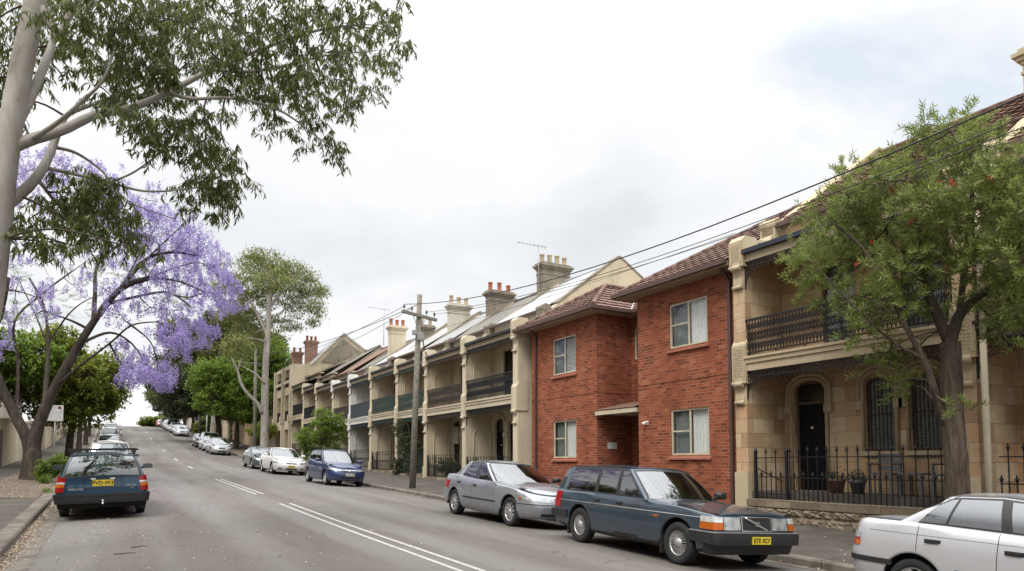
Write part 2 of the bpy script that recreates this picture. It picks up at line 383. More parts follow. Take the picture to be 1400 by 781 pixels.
# ------------------------------------------------------------------ camera, sky, sun
TH = math.atan(550/933.0); TILT = R(3.5)
cd = bpy.data.cameras.new('camera'); cam = bpy.data.objects.new('camera', cd); COL.objects.link(cam)
cd.sensor_fit = 'HORIZONTAL'; cd.sensor_width = 36; cd.lens = 36*933/1400.0
cd.shift_y = .1317; cd.clip_start = .1; cd.clip_end = 3000
cam.rotation_euler = (R(90)+TILT, 0, -TH); cam.location = (0,0,0)
scene.camera = cam

SUN_EL, SUN_AZ = R(52), R(-128)            # azimuth measured from +Y towards +X: behind and to the left of the street
sd = bpy.data.lights.new('sun', 'SUN'); sun = bpy.data.objects.new('sun', sd); COL.objects.link(sun)
sd.energy = 1.5; sd.angle = R(24); sd.color = (1,.955,.89)
dirn = Vector((math.sin(SUN_AZ)*math.cos(SUN_EL), math.cos(SUN_AZ)*math.cos(SUN_EL), math.sin(SUN_EL)))
sun.rotation_euler = (-dirn).to_track_quat('-Z', 'Y').to_euler()

w = bpy.data.worlds.new('World'); scene.world = w; w.use_nodes = True
wt = w.node_tree; wn = wt.nodes; wl = wt.links
for n in list(wn): wn.remove(n)
def W(typ, **kw):
    n = wn.new(typ)
    for k, v in kw.items(): setattr(n, k, v)
    return n
def wmath(op, a, b=0., c=None):
    n = W('ShaderNodeMath', operation=op)
    for i, v in enumerate((a,b) if c is None else (a,b,c)):
        if hasattr(v,'is_output'): wl.new(v, n.inputs[i])
        else: n.inputs[i].default_value = v
    return n.outputs[0]
def wramp(f, stops):
    n = W('ShaderNodeValToRGB'); wl.new(f, n.inputs[0]); e = n.color_ramp.elements
    while len(e) < len(stops): e.new(.5)
    for q, (p, c) in zip(e, stops): q.position = p; q.color = (*c,1) if hasattr(c,'__len__') else (c,c,c,1)
    return n.outputs[0]
def wmix(f, a, b, mode='MIX'):
    n = W('ShaderNodeMix', data_type='RGBA', blend_type=mode); n.clamp_result = False
    for k, v in ((0,f),(6,a),(7,b)):
        if hasattr(v,'is_output'): wl.new(v, n.inputs[k])
        else: n.inputs[k].default_value = (*v,1) if hasattr(v,'__len__') else v
    return n.outputs[2]
tc = W('ShaderNodeTexCoord'); sx = W('ShaderNodeSeparateXYZ'); wl.new(tc.outputs['Generated'], sx.inputs[0])
sky = W('ShaderNodeTexSky', sky_type='NISHITA'); sky.sun_disc = False; sky.sun_elevation = SUN_EL; sky.sun_rotation = SUN_AZ
sky.air_density = 1.2; sky.dust_density = 2.5
zc = wmath('MAXIMUM', sx.outputs['Z'], 0.); den = wmath('ADD', zc, .22)
cv = W('ShaderNodeCombineXYZ'); wl.new(wmath('DIVIDE', sx.outputs['X'], den), cv.inputs[0]); wl.new(wmath('DIVIDE', sx.outputs['Y'], den), cv.inputs[1])
def wnoise(scale, det, rough, dist=0., loc=(0,0,0)):
    mp = W('ShaderNodeMapping'); wl.new(cv.outputs[0], mp.inputs[0]); mp.inputs['Location'].default_value = loc
    n = W('ShaderNodeTexNoise'); wl.new(mp.outputs[0], n.inputs['Vector'])
    n.inputs['Scale'].default_value = scale; n.inputs['Detail'].default_value = det; n.inputs['Roughness'].default_value = rough; n.inputs['Distortion'].default_value = dist
    return n.outputs['Fac']
def blob(d, lo, hi):
    """soft spot of weather around a world direction"""
    d = Vector(d).normalized(); dp = W('ShaderNodeVectorMath', operation='DOT_PRODUCT'); wl.new(tc.outputs['Generated'], dp.inputs[0]); dp.inputs[1].default_value = d
    mr = W('ShaderNodeMapRange'); mr.interpolation_type = 'SMOOTHSTEP'; wl.new(dp.outputs['Value'], mr.inputs[0]); mr.inputs[1].default_value = lo; mr.inputs[2].default_value = hi
    return mr.outputs[0]
n1 = wnoise(.95, 7, .5, .5, (3.1,1.2,0)); n2 = wnoise(2.6, 6, .55, .3, (0.4,7.7,0)); n3 = wnoise(.5, 3, .5, 0, (5.,2.,0))
shade = wmath('ADD', wmath('MULTIPLY', n1, .72), wmath('MULTIPLY', n2, .28))
GREY1 = blob((.36,.86,.36), .90, .995); GREY2 = blob((-.1,.9,.5), .93, .995)
shade = wmath('SUBTRACT', shade, wmath('MULTIPLY', GREY1, .10)); shade = wmath('SUBTRACT', shade, wmath('MULTIPLY', GREY2, .05))
cloud = wramp(shade, [(.24,(.62,.65,.69)),(.36,(.74,.76,.785)),(.44,(.815,.825,.84)),(.53,(.845,.85,.857)),(.66,(.90,.90,.90))])
BLUE1 = blob((.84,.40,.38), .990, .9995); BLUE2 = blob((.755,.476,.452), .988, .9995)
gap = wmath('MULTIPLY', wmath('MAXIMUM', BLUE1, BLUE2), wramp(n2, [(.46,1.),(.66,0.)]))
skyc = wmix(1., sky.outputs[0], (.1,.1,.1), 'MULTIPLY')
bl = wmix(.8, skyc, (.62,.73,.85))
col = wmix(wmath('MULTIPLY', gap, .62), cloud, bl)
# an overcast vault is brightest overhead
lift = wramp(sx.outputs['Z'], [(0.,.63),(.50,.64),(.70,1.5),(1.,2.6)])
col = wmix(1., col, lift, 'MULTIPLY')
low = wramp(sx.outputs['Z'], [(.0,1.),(.14,0.)])
col = wmix(wmath('MULTIPLY', low, .6), col, (.86,.865,.87))
SKY_GAIN = 12.4
col = wmix(1., col, (SKY_GAIN,SKY_GAIN,SKY_GAIN), 'MULTIPLY')
bg = W('ShaderNodeBackground'); bg.inputs['Strength'].default_value = .1; wl.new(col, bg.inputs['Color'])
wo = W('ShaderNodeOutputWorld'); wl.new(bg.outputs[0], wo.inputs['Surface'])
vs = scene.view_settings; scene.display_settings.display_device = 'sRGB'
vs.view_transform = 'Standard'; vs.look = 'None'; vs.exposure = 0.6; vs.gamma = 1; vs.use_curve_mapping = False
cy = scene.cycles
cy.max_bounces = 8; cy.diffuse_bounces = 4; cy.glossy_bounces = 3; cy.transparent_max_bounces = 16; cy.transmission_bounces = 4
cy.use_denoising = True; cy.caustics_reflective = False; cy.caustics_refractive = False
try: scene.render.engine = 'CYCLES'
except Exception: pass

# ------------------------------------------------------------------ the ground
def frange(a, b, s):
    n = max(1, round((b-a)/s)); return [a+(b-a)*i/n for i in range(n+1)]
YS = frange(-30,60,1.0)+frange(62,170,2.0)+[180,200,230,260,300]
def sheet(name, xs, zf, ys=YS, mat='grass', kind='structure'):
    mb = MB(); mb.grid([[(x,y,zf(x,y)) for x in xs] for y in ys], 0, True)
    o = mb.build(name, M[mat], None, uv=False); tag(o, kind=kind); return o
sheet('ground', [-220,-120,-60,-30,-16,-9,-5,-1.6,-1.5,-1.42,0,4.2,9.6,9.76,9.82,13,17,24,40,80,160,260],
      lambda x,y: (road(x,y)-.12 if XL-.12 < x < XR+.08 else ground(x,y)-.03), YS+[380,480,600], 'grass')
sheet('road', frange(XL-.05, XR+.05, .5), lambda x,y: road(x,y), YS, 'asphalt')
sheet('gutter', [XL-.02, XL+.2, XL+.44], lambda x,y: road(x,y)+.006, YS, 'kerb')
sheet('gutter', [XR-.30, XR-.15, XR+.02], lambda x,y: road(x,y)+.006, YS, 'kerb')
sheet('footpath', frange(XR+.13, 13.9, .6), lambda x,y: ground(x,y), YS, 'footpath')
sheet('footpath', frange(-4.75, XL-.28, .5), lambda x,y: ground(x,y), YS, 'footpath')
def kerb(x0, x1, face):
    mb = MB(); j = random.Random(3)
    rows = []
    for y in YS:
        zr = road(face, y); zt = ground(x0 if face == XR else x1, y)
        zt = road(face,y)+.142
        wv = j.uniform(-.008,.008)
        a, b = (face, x1) if face == XR else (face, x0)
        s = 1 if b > a else -1
        rows.append([(a+wv,y,zr-.1),(a+wv,y,zt-.03),(a+wv+s*.025,y,zt),(b,y,zt+.003),(b,y,zt-.1)][::s])
    mb.grid(rows, 0, False); o = mb.build('kerb', M['kerb'], None, uv=False); tag(o, kind='structure')
kerb(XR, XR+.15, XR); kerb(XL-.30, XL, XL)
sheet('verge', [-3.5,-2.9,-2.2,-1.64], lambda x,y: ground(x,y)+.012+.02*math.sin(x*5+y*2.3), frange(22.5,62,.7), 'soil')
sheet('verge', [9.86,10.3,10.7], lambda x,y: ground(x,y)+.006, frange(40,90,1), 'soil')
# centre line paint
mb = MB()
def stripe(x, w_, y0, y1):
    ys = frange(y0, y1, 1.0)
    mb.grid([[(x-w_/2,y,road(x-w_/2,y)+.005),(x+w_/2,y,road(x+w_/2,y)+.005)] for y in ys], 0, True)
for x in (4.06, 4.33): stripe(x, .075, 1.0, 19.4)
for x in (4.08, 4.31): stripe(x, .075, 23.0, 32.8)
for y in (43.6,54.0,67.5,89.5,102.5,118,132): stripe(4.2, .13, y, y+2.6)
tag(mb.build('road_marking', M['road_paint'], None, uv=False), kind='structure')

# ------------------------------------------------------------------ cars
def interp(tab, x):
    if x <= tab[0][0]: return tab[0][1]
    for (a,va),(b,vb) in zip(tab, tab[1:]):
        if x <= b:
            t = (x-a)/(b-a) if b > a else 0
            return va+(vb-va)*t
    return tab[-1][1]
def sinterp(tab, x):
    """smooth (monotone hermite) table"""
    if x <= tab[0][0]: return tab[0][1]
    if x >= tab[-1][0]: return tab[-1][1]
    n = len(tab); i = max(k for k in range(n-1) if tab[k][0] <= x)
    d = [(tab[k+1][1]-tab[k][1])/max(1e-6,tab[k+1][0]-tab[k][0]) for k in range(n-1)]
    def sl(k):
        if k == 0: return d[0]
        if k == n-1: return d[-1]
        return 0 if d[k-1]*d[k] <= 0 else 2*d[k-1]*d[k]/(d[k-1]+d[k])
    h = tab[i+1][0]-tab[i][0]; t = (x-tab[i][0])/h; a, b = tab[i][1], tab[i+1][1]
    return (2*t**3-3*t*t+1)*a+(t**3-2*t*t+t)*h*sl(i)+(-2*t**3+3*t*t)*b+(t**3-t*t)*h*sl(i+1)

def make_text(txt, size, mat, depth=.002, bold=0.0):
    cu = bpy.data.curves.new('text', 'FONT'); cu.body = txt; cu.size = size; cu.align_x = 'CENTER'; cu.align_y = 'CENTER'; cu.extrude = depth; cu.offset = bold
    ob = bpy.data.objects.new('text', cu); COL.objects.link(ob)
    dg = bpy.context.evaluated_depsgraph_get(); dg.update()
    me = bpy.data.meshes.new_from_object(ob.evaluated_get(dg))
    bpy.data.objects.remove(ob); bpy.data.curves.remove(cu)
    me.materials.clear(); me.materials.append(mat); return me
def place_text(name, txt, size, mat, parent, loc, rot, bold=0.0, sx=1.):
    me = make_text(txt, size, M[mat], .0015, bold); me.transform(Matrix.Diagonal((sx,1,1,1)))
    o = bpy.data.objects.new(name, me); COL.objects.link(o); o.parent = parent; o.location = loc; o.rotation_euler = rot; return o

def make_wheel(parent, x, y, side, S, hi=True):
    """one wheel with its tyre and rim; side +1 left, -1 right"""
    r, tw = S['R'], S.get('tw',.195); rr = S.get('rim', r*.66)
    n = 40 if hi else 20
    mb = MB(); h = tw/2
    prof = [(rr*.98,-h*.80),(rr*1.04,-h*.95),(r*.84,-h),(r*.955,-h*.94),(r*.993,-h*.74),(r,-h*.4),(r,h*.4),(r*.993,h*.74),(r*.955,h*.94),(r*.84,h),(rr*1.04,h*.95),(rr*.98,h*.80)]
    mb.lathe(prof, (x,y,r), 'y', n)
    t = mb.build('wheel', M['rubber'], parent, local=True, uv=False)
    mb = MB(); o = side*h
    # rim barrel, dark back, spokes and hub on the outer side
    mb.lathe([(rr,o*.80),(rr*1.0,o*.86),(rr*.93,o*.80),(rr*.90,o*.40),(rr*.90,-o*.6)], (x,y,r), 'y', n, 0)
    mb.lathe([(rr*.9,o*.18),(0.001,o*.18)], (x,y,r), 'y', n, 1)
    hub = S.get('hub', .22)*rr
    mb.lathe([(.001,o*.92),(hub*.55,o*.92),(hub*.62,o*.86),(hub,o*.80),(hub*1.05,o*.55)], (x,y,r), 'y', 16, 0)
    ns = S.get('spokes', 10); wdt = S.get('spw', .045)
    for k in range(ns):
        a = 2*math.pi*k/ns+.2
        def pt(rad, off, yy): return (x+rad*math.cos(a)-off*math.sin(a), y+yy, r+rad*math.sin(a)+off*math.cos(a))
        w0, w1 = wdt*.8, wdt
        r0, r1 = hub*.9, rr*.94
        q = [pt(r0,-w0/2,o*.80),pt(r0,w0/2,o*.80),pt(r1,w1/2,o*.74),pt(r1,-w1/2,o*.74)]
        qb = [pt(r0,-w0/2,o*.3),pt(r0,w0/2,o*.3),pt(r1,w1/2,o*.3),pt(r1,-w1/2,o*.3)]
        mb.poly(q if side < 0 else q[::-1])
        for i in range(4):
            j = (i+1) % 4; mb.poly([q[i],q[j],qb[j],qb[i]])
    mb.build('rim', [M[S.get('rim_mat','alloy')], M['under']], t, local=True, uv=False)
    return t

def make_car(name, label, S, pos, head, group='parked cars', hi=True):
    """S: table of dimensions. pos=(x,y) of the mid-wheelbase on the road, head=+1 faces +Y (uphill), -1 faces -Y; S['yaw'] small turn"""
    wb = S['wb']; W2 = S['W']/2; xF = wb/2+S['fo']; xB = -(wb/2+S['ro'])
    T = thing(name, label, 'car', group=group)
    zt = S['zt']; zb = S['zb']; nF, nB = S.get('nF',3.4), S.get('nB',4.); cF, cB = S.get('cF',.62), S.get('cB',.5)
    dF, dB = S['dF'], S['dB']; ws = S['ws']; wp = S['wp']; Rw = S['R']; Ra = S.get('Ra', Rw+.055); zc_ = Rw
    fc, bc = xF-cF, xB+cB
    def wid(x, z): return W2*sinterp(ws, z)*sinterp(wp, x)
    def front_x(z): return xF-sinterp(dF, z)
    def back_x(z): return xB+sinterp(dB, z)
    def zlow(x):
        z = interp(zb, x)
        for ax in (wb/2, -wb/2):
            d = Ra*Ra-(x-ax)**2
            if d > 0: z = max(z, zc_+math.sqrt(d))
        return z
    def end_pt(end, u, z):
        """u 0 centre .. 1 corner start .. >1 metres further along the side; left side (+y)"""
        if end == 'F':
            if u <= 1:
                a = u*math.pi/2; s = math.sin(a)**(2/nF); c = max(0,math.cos(a))**(2/nF)
                return Vector((fc+(front_x(z)-fc)*c, wid(fc+(xF-fc)*c, z)*s, z))
            x = fc-(u-1); return Vector((x, wid(x,z), z))
        if u <= 1:
            a = u*math.pi/2; s = math.sin(a)**(2/nB); c = max(0,math.cos(a))**(2/nB)
            return Vector((bc+(back_x(z)-bc)*c, wid(bc+(xB-bc)*c, z)*s, z))
        x = bc+(u-1); return Vector((x, wid(x,z), z))
    def u_of_y(end, y):
        n = nF if end == 'F' else nB; W_ = wid(fc if end == 'F' else bc, .55)
        return (2/math.pi)*math.asin(min(1,(abs(y)/W_))**(n/2))
    # ---- columns round half the car: rear centre -> left side -> front centre
    cols = []
    us = [0,.18,.34,.48,.60,.70,.79,.87,.94,1.0] if hi else [0,.3,.5,.68,.84,1.0]
    for u in us: cols.append(('B',u))
    xs = set()
    n = 26 if hi else 14
    for i in range(1,n): xs.add(round(bc+(fc-bc)*i/n,4))
    for ax in (wb/2,-wb/2):
        a0 = math.asin(min(.95,max(-.9,(interp(zb,ax+Ra)-zc_)/Ra))); a1 = math.pi-math.asin(min(.95,max(-.9,(interp(zb,ax-Ra)-zc_)/Ra)))
        k = 18 if hi else 10
        for x in list(xs):
            if abs(x-ax) < Ra+.02: xs.discard(x)
        for i in range(k+1):
            xs.add(round(ax+Ra*math.cos(a0+(a1-a0)*i/k),4))
    seams = S.get('seams', [])
    for sx_ in seams:
        for x in list(xs):
            if abs(x-sx_) < .012: xs.discard(x)
        xs.add(sx_-.004); xs.add(sx_+.004)
    xs = sorted(x for x in xs if bc+.004 < x < fc-.004)
    for x in xs: cols.append(('S',x))
    for u in reversed(us): cols.append(('F',u))
    K = 14 if hi else 9
    def col_x(c, z): return end_pt(c[0],c[1],z) if c[0] != 'S' else Vector((c[1], wid(c[1],z), z))
    def base_x(c): return c[1] if c[0] == 'S' else (xF-.25 if c[0] == 'F' else xB+.2)
    def top_z(c):
        x = c[1] if c[0]=='S' else None
        if x is None:
            e, u = c; q = end_pt(e,u,.7); x = q.x
        return sinterp(zt, x)
    fr = [0]+[ (i/(K-1)) for i in range(1,K)]
    H = []
    for c in cols:
        if c[0] == 'S': z0 = zlow(c[1])
        else: z0 = interp(zb, end_pt(c[0],c[1],.5).x)
        z1 = top_z(c); row = []
        for f in fr:
            z = z0+(z1-z0)*f
            row.append(col_x(c,z))
        # roll the shoulder over
        p = row[-1].copy(); rl = S.get('roll',.03)
        row[-1] = Vector((p.x,p.y-rl*.35*(1 if p.y>1e-4 else 0),p.z-rl*.25))
        row.append(Vector((p.x-(rl*.6 if c[0]=='F' else (-rl*.6 if c[0]=='B' else 0)), max(0,p.y-rl*1.2), p.z)))
        H.append(row)
    # fix centre columns
    for row in (H[0],H[-1]):
        for p in row: p.y = 0
    nC = len(cols); nR = len(H[0])
    body = MB(); doors = {}
    dr = S.get('doors', [])          # list of (x0,x1) between seams
    seamset = [(a-.0045,a+.0045) for a in seams]
    def emit(mbx, pts, m, flip):
        mbx.poly(pts[::-1] if flip else pts, m, True)
    for i in range(nC-1):
        c0, c1 = cols[i], cols[i+1]
        xa = (H[i][3].x+H[i+1][3].x)/2
        is_seam = c0[0]=='S' and c1[0]=='S' and any(a <= xa <= b for a,b in seamset)
        dk = None
        if c0[0]=='S' and c1[0]=='S' and not is_seam:
            for q,(a,b) in enumerate(dr):
                if a < xa < b: dk = q
        for j in range(nR-1):
            quad = [H[i][j],H[i+1][j],H[i+1][j+1],H[i][j+1]]
            zmid = sum(p.z for p in quad)/4
            m = 0
            if is_seam and 1 <= j < nR-2: m = 1
            if zmid < S.get('black_below',0): m = 1
            for sgn in (1,-1):
                q = [Vector((p.x,p.y*sgn,p.z)) for p in quad]
                tgt = body
                if dk is not None and j >= 2 and j < nR-2: tgt = doors.setdefault((dk,sgn), MB())
                emit(tgt, q, m, sgn > 0)
    # arch returns and dark liners
    for i in range(nC-1):
        if cols[i][0]!='S' and cols[i+1][0]!='S': 
            pass
        a, b = H[i][0], H[i+1][0]
        inarch = any(abs((a.x+b.x)/2-ax) < Ra for ax in (wb/2,-wb/2)) and cols[i][0]=='S' and cols[i+1][0]=='S'
        for sgn in (1,-1):
            d0 = .035; dd = .30 if inarch else .12
            A, B = Vector((a.x,a.y*sgn,a.z)), Vector((b.x,b.y*sgn,b.z))
            ya, yb = max(0,a.y-d0)*sgn, max(0,b.y-d0)*sgn
            A1, B1 = Vector((a.x,ya,a.z)), Vector((b.x,yb,b.z))
            emit(body,[A1,B1,B,A],0 if inarch else 1,sgn>0)
            A2, B2 = Vector((a.x,max(0,a.y-dd)*sgn,a.z+(0 if inarch else .01))), Vector((b.x,max(0,b.y-dd)*sgn,b.z+(0 if inarch else .01)))
            emit(body,[A2,B2,B1,A1],2,sgn>0)
    # underside and inner structure
    zs = min(v for _,v in zb)
    yin = W2-.30
    body.box(bc-.12,-wb/2-Ra,-W2+.14,W2-.14,interp(zb,xB)+.02,.55,2)
    body.box(xB+.15,bc-.12,-W2*.6,W2*.6,interp(zb,xB)+.02,.55,2)
    body.box(wb/2+Ra,max(wb/2+Ra+.05,fc+.1),-W2+.14,W2-.14,interp(zb,xF)+.02,.5,2)
    body.box(fc+.1,xF-.2,-W2*.52,W2*.52,interp(zb,xF)+.02,.5,2)
    body.box(-wb/2+Ra*1.0,wb/2-Ra*1.0,-W2+.10,W2-.10,zs+.03,.34,2)
    body.box(-wb/2-Ra,wb/2+Ra,-yin+.02,yin-.02,zs+.05,.40,2)
    # ---- hood, cowl and deck: straight across between mirrored columns
    gh = S['gh']
    cowl, drear = gh['cowl'], gh['rear']
    nt = 9 if hi else 5
    cr = S.get('crown', [(xB,.02),(xF,.05)])
    def across(idx, m=0):
        rows = []
        for i in idx:
            p = H[i][-1]; row = []
            for k in range(nt+1):
                t = -1+2*k/nt
                z = p.z+sinterp(cr,p.x)*(1-abs(t)**2.4)*min(1,p.y/.25)
                row.append(Vector((p.x, p.y*t, z)))
            rows.append(row)
        for a,b in zip(rows,rows[1:]):
            for k in range(nt):
                body.poly([a[k],b[k],b[k+1],a[k+1]][::-1], m, True)
    hood_i = [i for i in range(nC) if (cols[i][0]=='F') or (cols[i][0]=='S' and cols[i][1] > cowl-.22)]
    deck_i = [i for i in range(nC) if (cols[i][0]=='B') or (cols[i][0]=='S' and cols[i][1] < drear+.12)]
    if hood_i: across(hood_i)
    if deck_i: across(deck_i)
    # ---- greenhouse
    wr = gh['wr']; zr = gh['zr']; inset = gh.get('inset',.03); crown = gh.get('crown',.05); bowf, bowr = gh.get('bowf',.16), gh.get('bowr',.06)
    sc = gh['cols']                # (x_base, x_top) from front to rear; segments in gh['segs']
    segs = gh['segs']
    tr = [0,.03,.085,.2,.36,.52,.68,.80,.885,.945,1.0]
    tstart = gh.get('tglass',(2,8))
    def zb_at(x, yrel):
        z = sinterp(zt, x)
        return z+sinterp(cr,x)*(1-abs(yrel)**2.4)*(1 if (x>cowl-.1 or x<drear+.1) else 0)-.012
    def roof_z(x): return sinterp(zr, x)
    side_b = gh.get('bulge',.03)
    def ghp(xb, xt, t, yf=1.0, bow=0.0):
        """yf 1 at the side, 0 at the centreline"""
        xbb = xb+bow*(1-yf*yf); xtt = xt+bow*.75*(1-yf*yf)
        x = xbb+(xtt-xbb)*t
        wbelt = wid(min(max(xb,bc),fc), sinterp(zt,xb)-.02)-inset
        y = (wbelt+(wr-wbelt)*t+side_b*math.sin(math.pi*t)*.8)*yf
        z0 = zb_at(xbb, yf) if bow else sinterp(zt,xb)-.012
        z1 = roof_z(xtt)+crown*(1-abs(yf)**2.2)
        zz = z0+(z1-z0)*t
        tt = t
        if bow: x += (.03 if bow>0 else -.02)*math.sin(math.pi*t)
        return Vector((x,y,zz))
    half = []                      # columns: front centre -> A pillar -> side -> D pillar -> rear centre
    fy = [0,.2,.4,.6,.78,.90,.955,1.0]; ry = [1.0,.955,.90,.75,.5,.25,0]
    kinds = []
    for k,yf in enumerate(fy[:-1]):
        half.append([ghp(sc[0][0],sc[0][1],t,yf,bowf) for t in tr]); kinds.append('windscreen' if k < 5 else ('k' if k==5 else 'p'))
    for k,(a,b) in enumerate(sc):
        # finer columns inside long segments keep the sides smooth
        half.append([ghp(a,b,t) for t in tr])
        if k < len(sc)-1: kinds.append(segs[k])
    for k,yf in enumerate(ry[1:]):
        kinds.append('rear_window' if k >= 2 else ('k' if k==1 else 'p'))
        half.append([ghp(sc[-1][0],sc[-1][1],t,yf,-bowr) for t in tr])
    glass = {}
    rg = gh.get('rear_t',(2,8)); fg = gh.get('front_t',(1,8))
    for i in range(len(half)-1):
        kd = kinds[i]
        for j in range(len(tr)-1):
            if kd == 'windscreen': g0,g1 = fg
            elif kd == 'rear_window': g0,g1 = rg
            else: g0,g1 = tstart
            isg = kd not in ('p','k','b') and g0 <= j < g1
            border = (kd not in ('p','b') and not isg and (j == g0-1 or j == g1)) or kd == 'b' and g0-1 <= j <= g1 or (kd=='k' and g0 <= j < g1)
            quad = [half[i][j],half[i+1][j],half[i+1][j+1],half[i][j+1]]
            for sgn in (1,-1):
                q = [Vector((p.x,p.y*sgn,p.z)) for p in quad]
                if isg:
                    key = (kd, 0 if kd in ('windscreen','rear_window') else sgn)
                    emit(glass.setdefault(key, MB()), q, 0, sgn < 0)
                else: emit(body, q, 1 if border else 0, sgn < 0)
    # roof
    top = [h[-1] for h in half]
    na = 8
    rows = []
    for p0 in top:
        rows.append([Vector((p0.x,p0.y*t,0)) for t in [-1+2*k/na for k in range(na+1)]])
    # straight across, crown restored by yf ratio at that station
    fw = len(fy)-1
    for i in range(len(top)-1):
        a, b = top[i], top[i+1]
        for k in range(na):
            qs = []
            for p,t in ((a,-1+2*k/na),(b,-1+2*k/na),(b,-1+2*(k+1)/na),(a,-1+2*(k+1)/na)):
                base = roof_z(p.x)
                qs.append(Vector((p.x, p.y*t, base+crown*(1-min(1,abs(p.y*t/wr))**2.2))))
            body.poly(qs, 0, True)
    bo = body.build('body', [M[S['paint']], M['trim_black'], M['under']], T, local=True, merge=True, uv=False, weld=.0008)
    for (dk,sgn),mbx in doors.items(): 
        d_ = mbx.build('door', [M[S['paint']], M['trim_black'], M['under']], T, local=True, merge=True, uv=False, weld=.0008)
        for hx, hz in S.get('handles', []):
            if dr[dk][0] < hx < dr[dk][1]:
                hb = MB(); y = wid(hx,hz)*sgn
                for m_, (sx0,sx1,sz,oo) in enumerate(((-.085,.085,.022,.004),(-.07,.07,.013,.022))):
                    hb.box(hx+sx0,hx+sx1,min(y-sgn*.02,y+sgn*oo),max(y-sgn*.02,y+sgn*oo),hz-sz,hz+sz,0)
                hb.build('handle', M[S.get('handle_mat','trim_black')], d_, local=True, uv=False)
    for (kd,sgn),mbx in glass.items():
        mbx.build('windscreen' if kd=='windscreen' else ('rear_window' if kd=='rear_window' else 'side_window'), M['car_glass'], T, local=True, merge=True, uv=False)
    # ---- interior
    it = MB(); fl = .42; bz = sinterp(zt,0)
    if hi or S.get('interior',True):
        cx = gh['cowl']-.25; ww = W2-.2
        it.box(gh['rear']+.1,cx,-ww,ww,fl-.05,fl,0)
        it.box(cx-.28,cx+.02,-ww,ww,fl,bz-.04,0)                                       # dash
        for s in (1,-1):
            x0 = cx-.45
            it.extrude([(x0-.42,s*.36-.22,fl),(x0+.05,s*.36-.22,fl),(x0+.10,s*.36-.22,fl+.26),(x0-.36,s*.36-.22,fl+.22)],(0,.44,0))
            it.extrude([(x0-.42,s*.36-.22,fl+.15),(x0-.28,s*.36-.22,fl+.2),(x0-.48,s*.36-.22,bz+.10),(x0-.58,s*.36-.22,bz+.10)],(0,.44,0))
            it.box(x0-.62,x0-.52,s*.36-.12,s*.36+.12,bz+.12,bz+.30)
            it.box(x0-.58,x0-.56,s*.36-.07,s*.36+.07,bz+.08,bz+.14)
        xr_ = max(gh['rear']+.42, cx-1.55)
        it.extrude([(xr_,-ww+.08,fl),(xr_+.55,-ww+.08,fl),(xr_+.55,-ww+.08,fl+.22),(xr_+.2,-ww+.08,fl+.22),(xr_+.02,-ww+.08,bz+.0),(xr_-.08,-ww+.08,bz+.0)],(0,2*ww-.16,0))
        sw = [(cx-.42+.10*math.sin(2*math.pi*k/20), -.36+.19*math.cos(2*math.pi*k/20), bz-.02+.16*math.sin(2*math.pi*k/20)) for k in range(21)]
        it.tube(sw, .014, 6)
        it.build('seats', M['seat'], T, local=True, uv=False)
    # ---- wheels
    tk = S.get('track', S['W']-.20)/2
    for ax in (wb/2,-wb/2):
        for s in (1,-1): make_wheel(T, ax, s*tk, s, S, hi)
    # ---- patches that follow the surface
    def patch(nm, mat, end, prof, off=.006, nz=4, both=True, rim=True, flip=False, under=.012):
        """prof: list of (u, z_low, z_high) along the surface"""
        made = []
        for sgn in ((1,-1) if both else (flip or 1,)):
            mbx = MB(); rows = []; back = []
            for u,za,zz in prof:
                row = []; rb = []
                for k in range(nz+1):
                    z = za+(zz-za)*k/nz
                    p = end_pt(end,u,z); e = 1e-3
                    pu = end_pt(end,u+e,z)-p; pz = end_pt(end,u,z+e)-p
                    nn = pu.cross(pz) if end == 'F' else pz.cross(pu)
                    # outward = away from the middle
                    if nn.length < 1e-12: nn = Vector((1 if end=='F' else -1,0,0))
                    nn.normalize()
                    if nn.dot(Vector((p.x*.2,p.y*1.2,0))+Vector((1 if end=='F' else -1,0,0))*.3) < 0: nn = -nn
                    q = p+nn*(off(u) if callable(off) else off); r_ = p-nn*under
                    row.append(Vector((q.x,q.y*sgn,q.z))); rb.append(Vector((r_.x,r_.y*sgn,r_.z)))
                rows.append(row); back.append(rb)
            mbx.grid(rows, 0, True)
            ring = rows[0]+[r[-1] for r in rows[1:]]+rows[-1][::-1][1:]+[r[0] for r in rows[::-1][1:-1]]
            rbk = back[0]+[r[-1] for r in back[1:]]+back[-1][::-1][1:]+[r[0] for r in back[::-1][1:-1]]
            for i in range(len(ring)):
                j = (i+1)%len(ring); mbx.poly([ring[i],ring[j],rbk[j],rbk[i]],0,False)
            made.append(mbx.build(nm, M[mat], T, local=True, uv=False))
        return made
    def span(u0,u1,z0,z1,n=8,z0b=None,z1b=None):
        z0b = z0 if z0b is None else z0b; z1b = z1 if z1b is None else z1b
        return [(u0+(u1-u0)*k/n, z0+(z0b-z0)*k/n, z1+(z1b-z1)*k/n) for k in range(n+1)]
    def sidestrip(nm, mat, x0, x1, z0, z1, off=.008, n=24, skip_arch=True):
        for sgn in (1,-1):
            mbx = MB(); rows=[]
            for k in range(n+1):
                x = x0+(x1-x0)*k/n; a, b = z0, z1
                rows.append([(x,(wid(x,a)-.004)*sgn,a),(x,(wid(x,a)+off)*sgn,a+.004),(x,(wid(x,b)+off)*sgn,b-.004),(x,(wid(x,b)-.004)*sgn,b)])
            mbx.grid(rows,0,False); mbx.build(nm, M[mat], T, local=True, uv=False)
    # mirrors
    mx, mz = S['mirror']; 
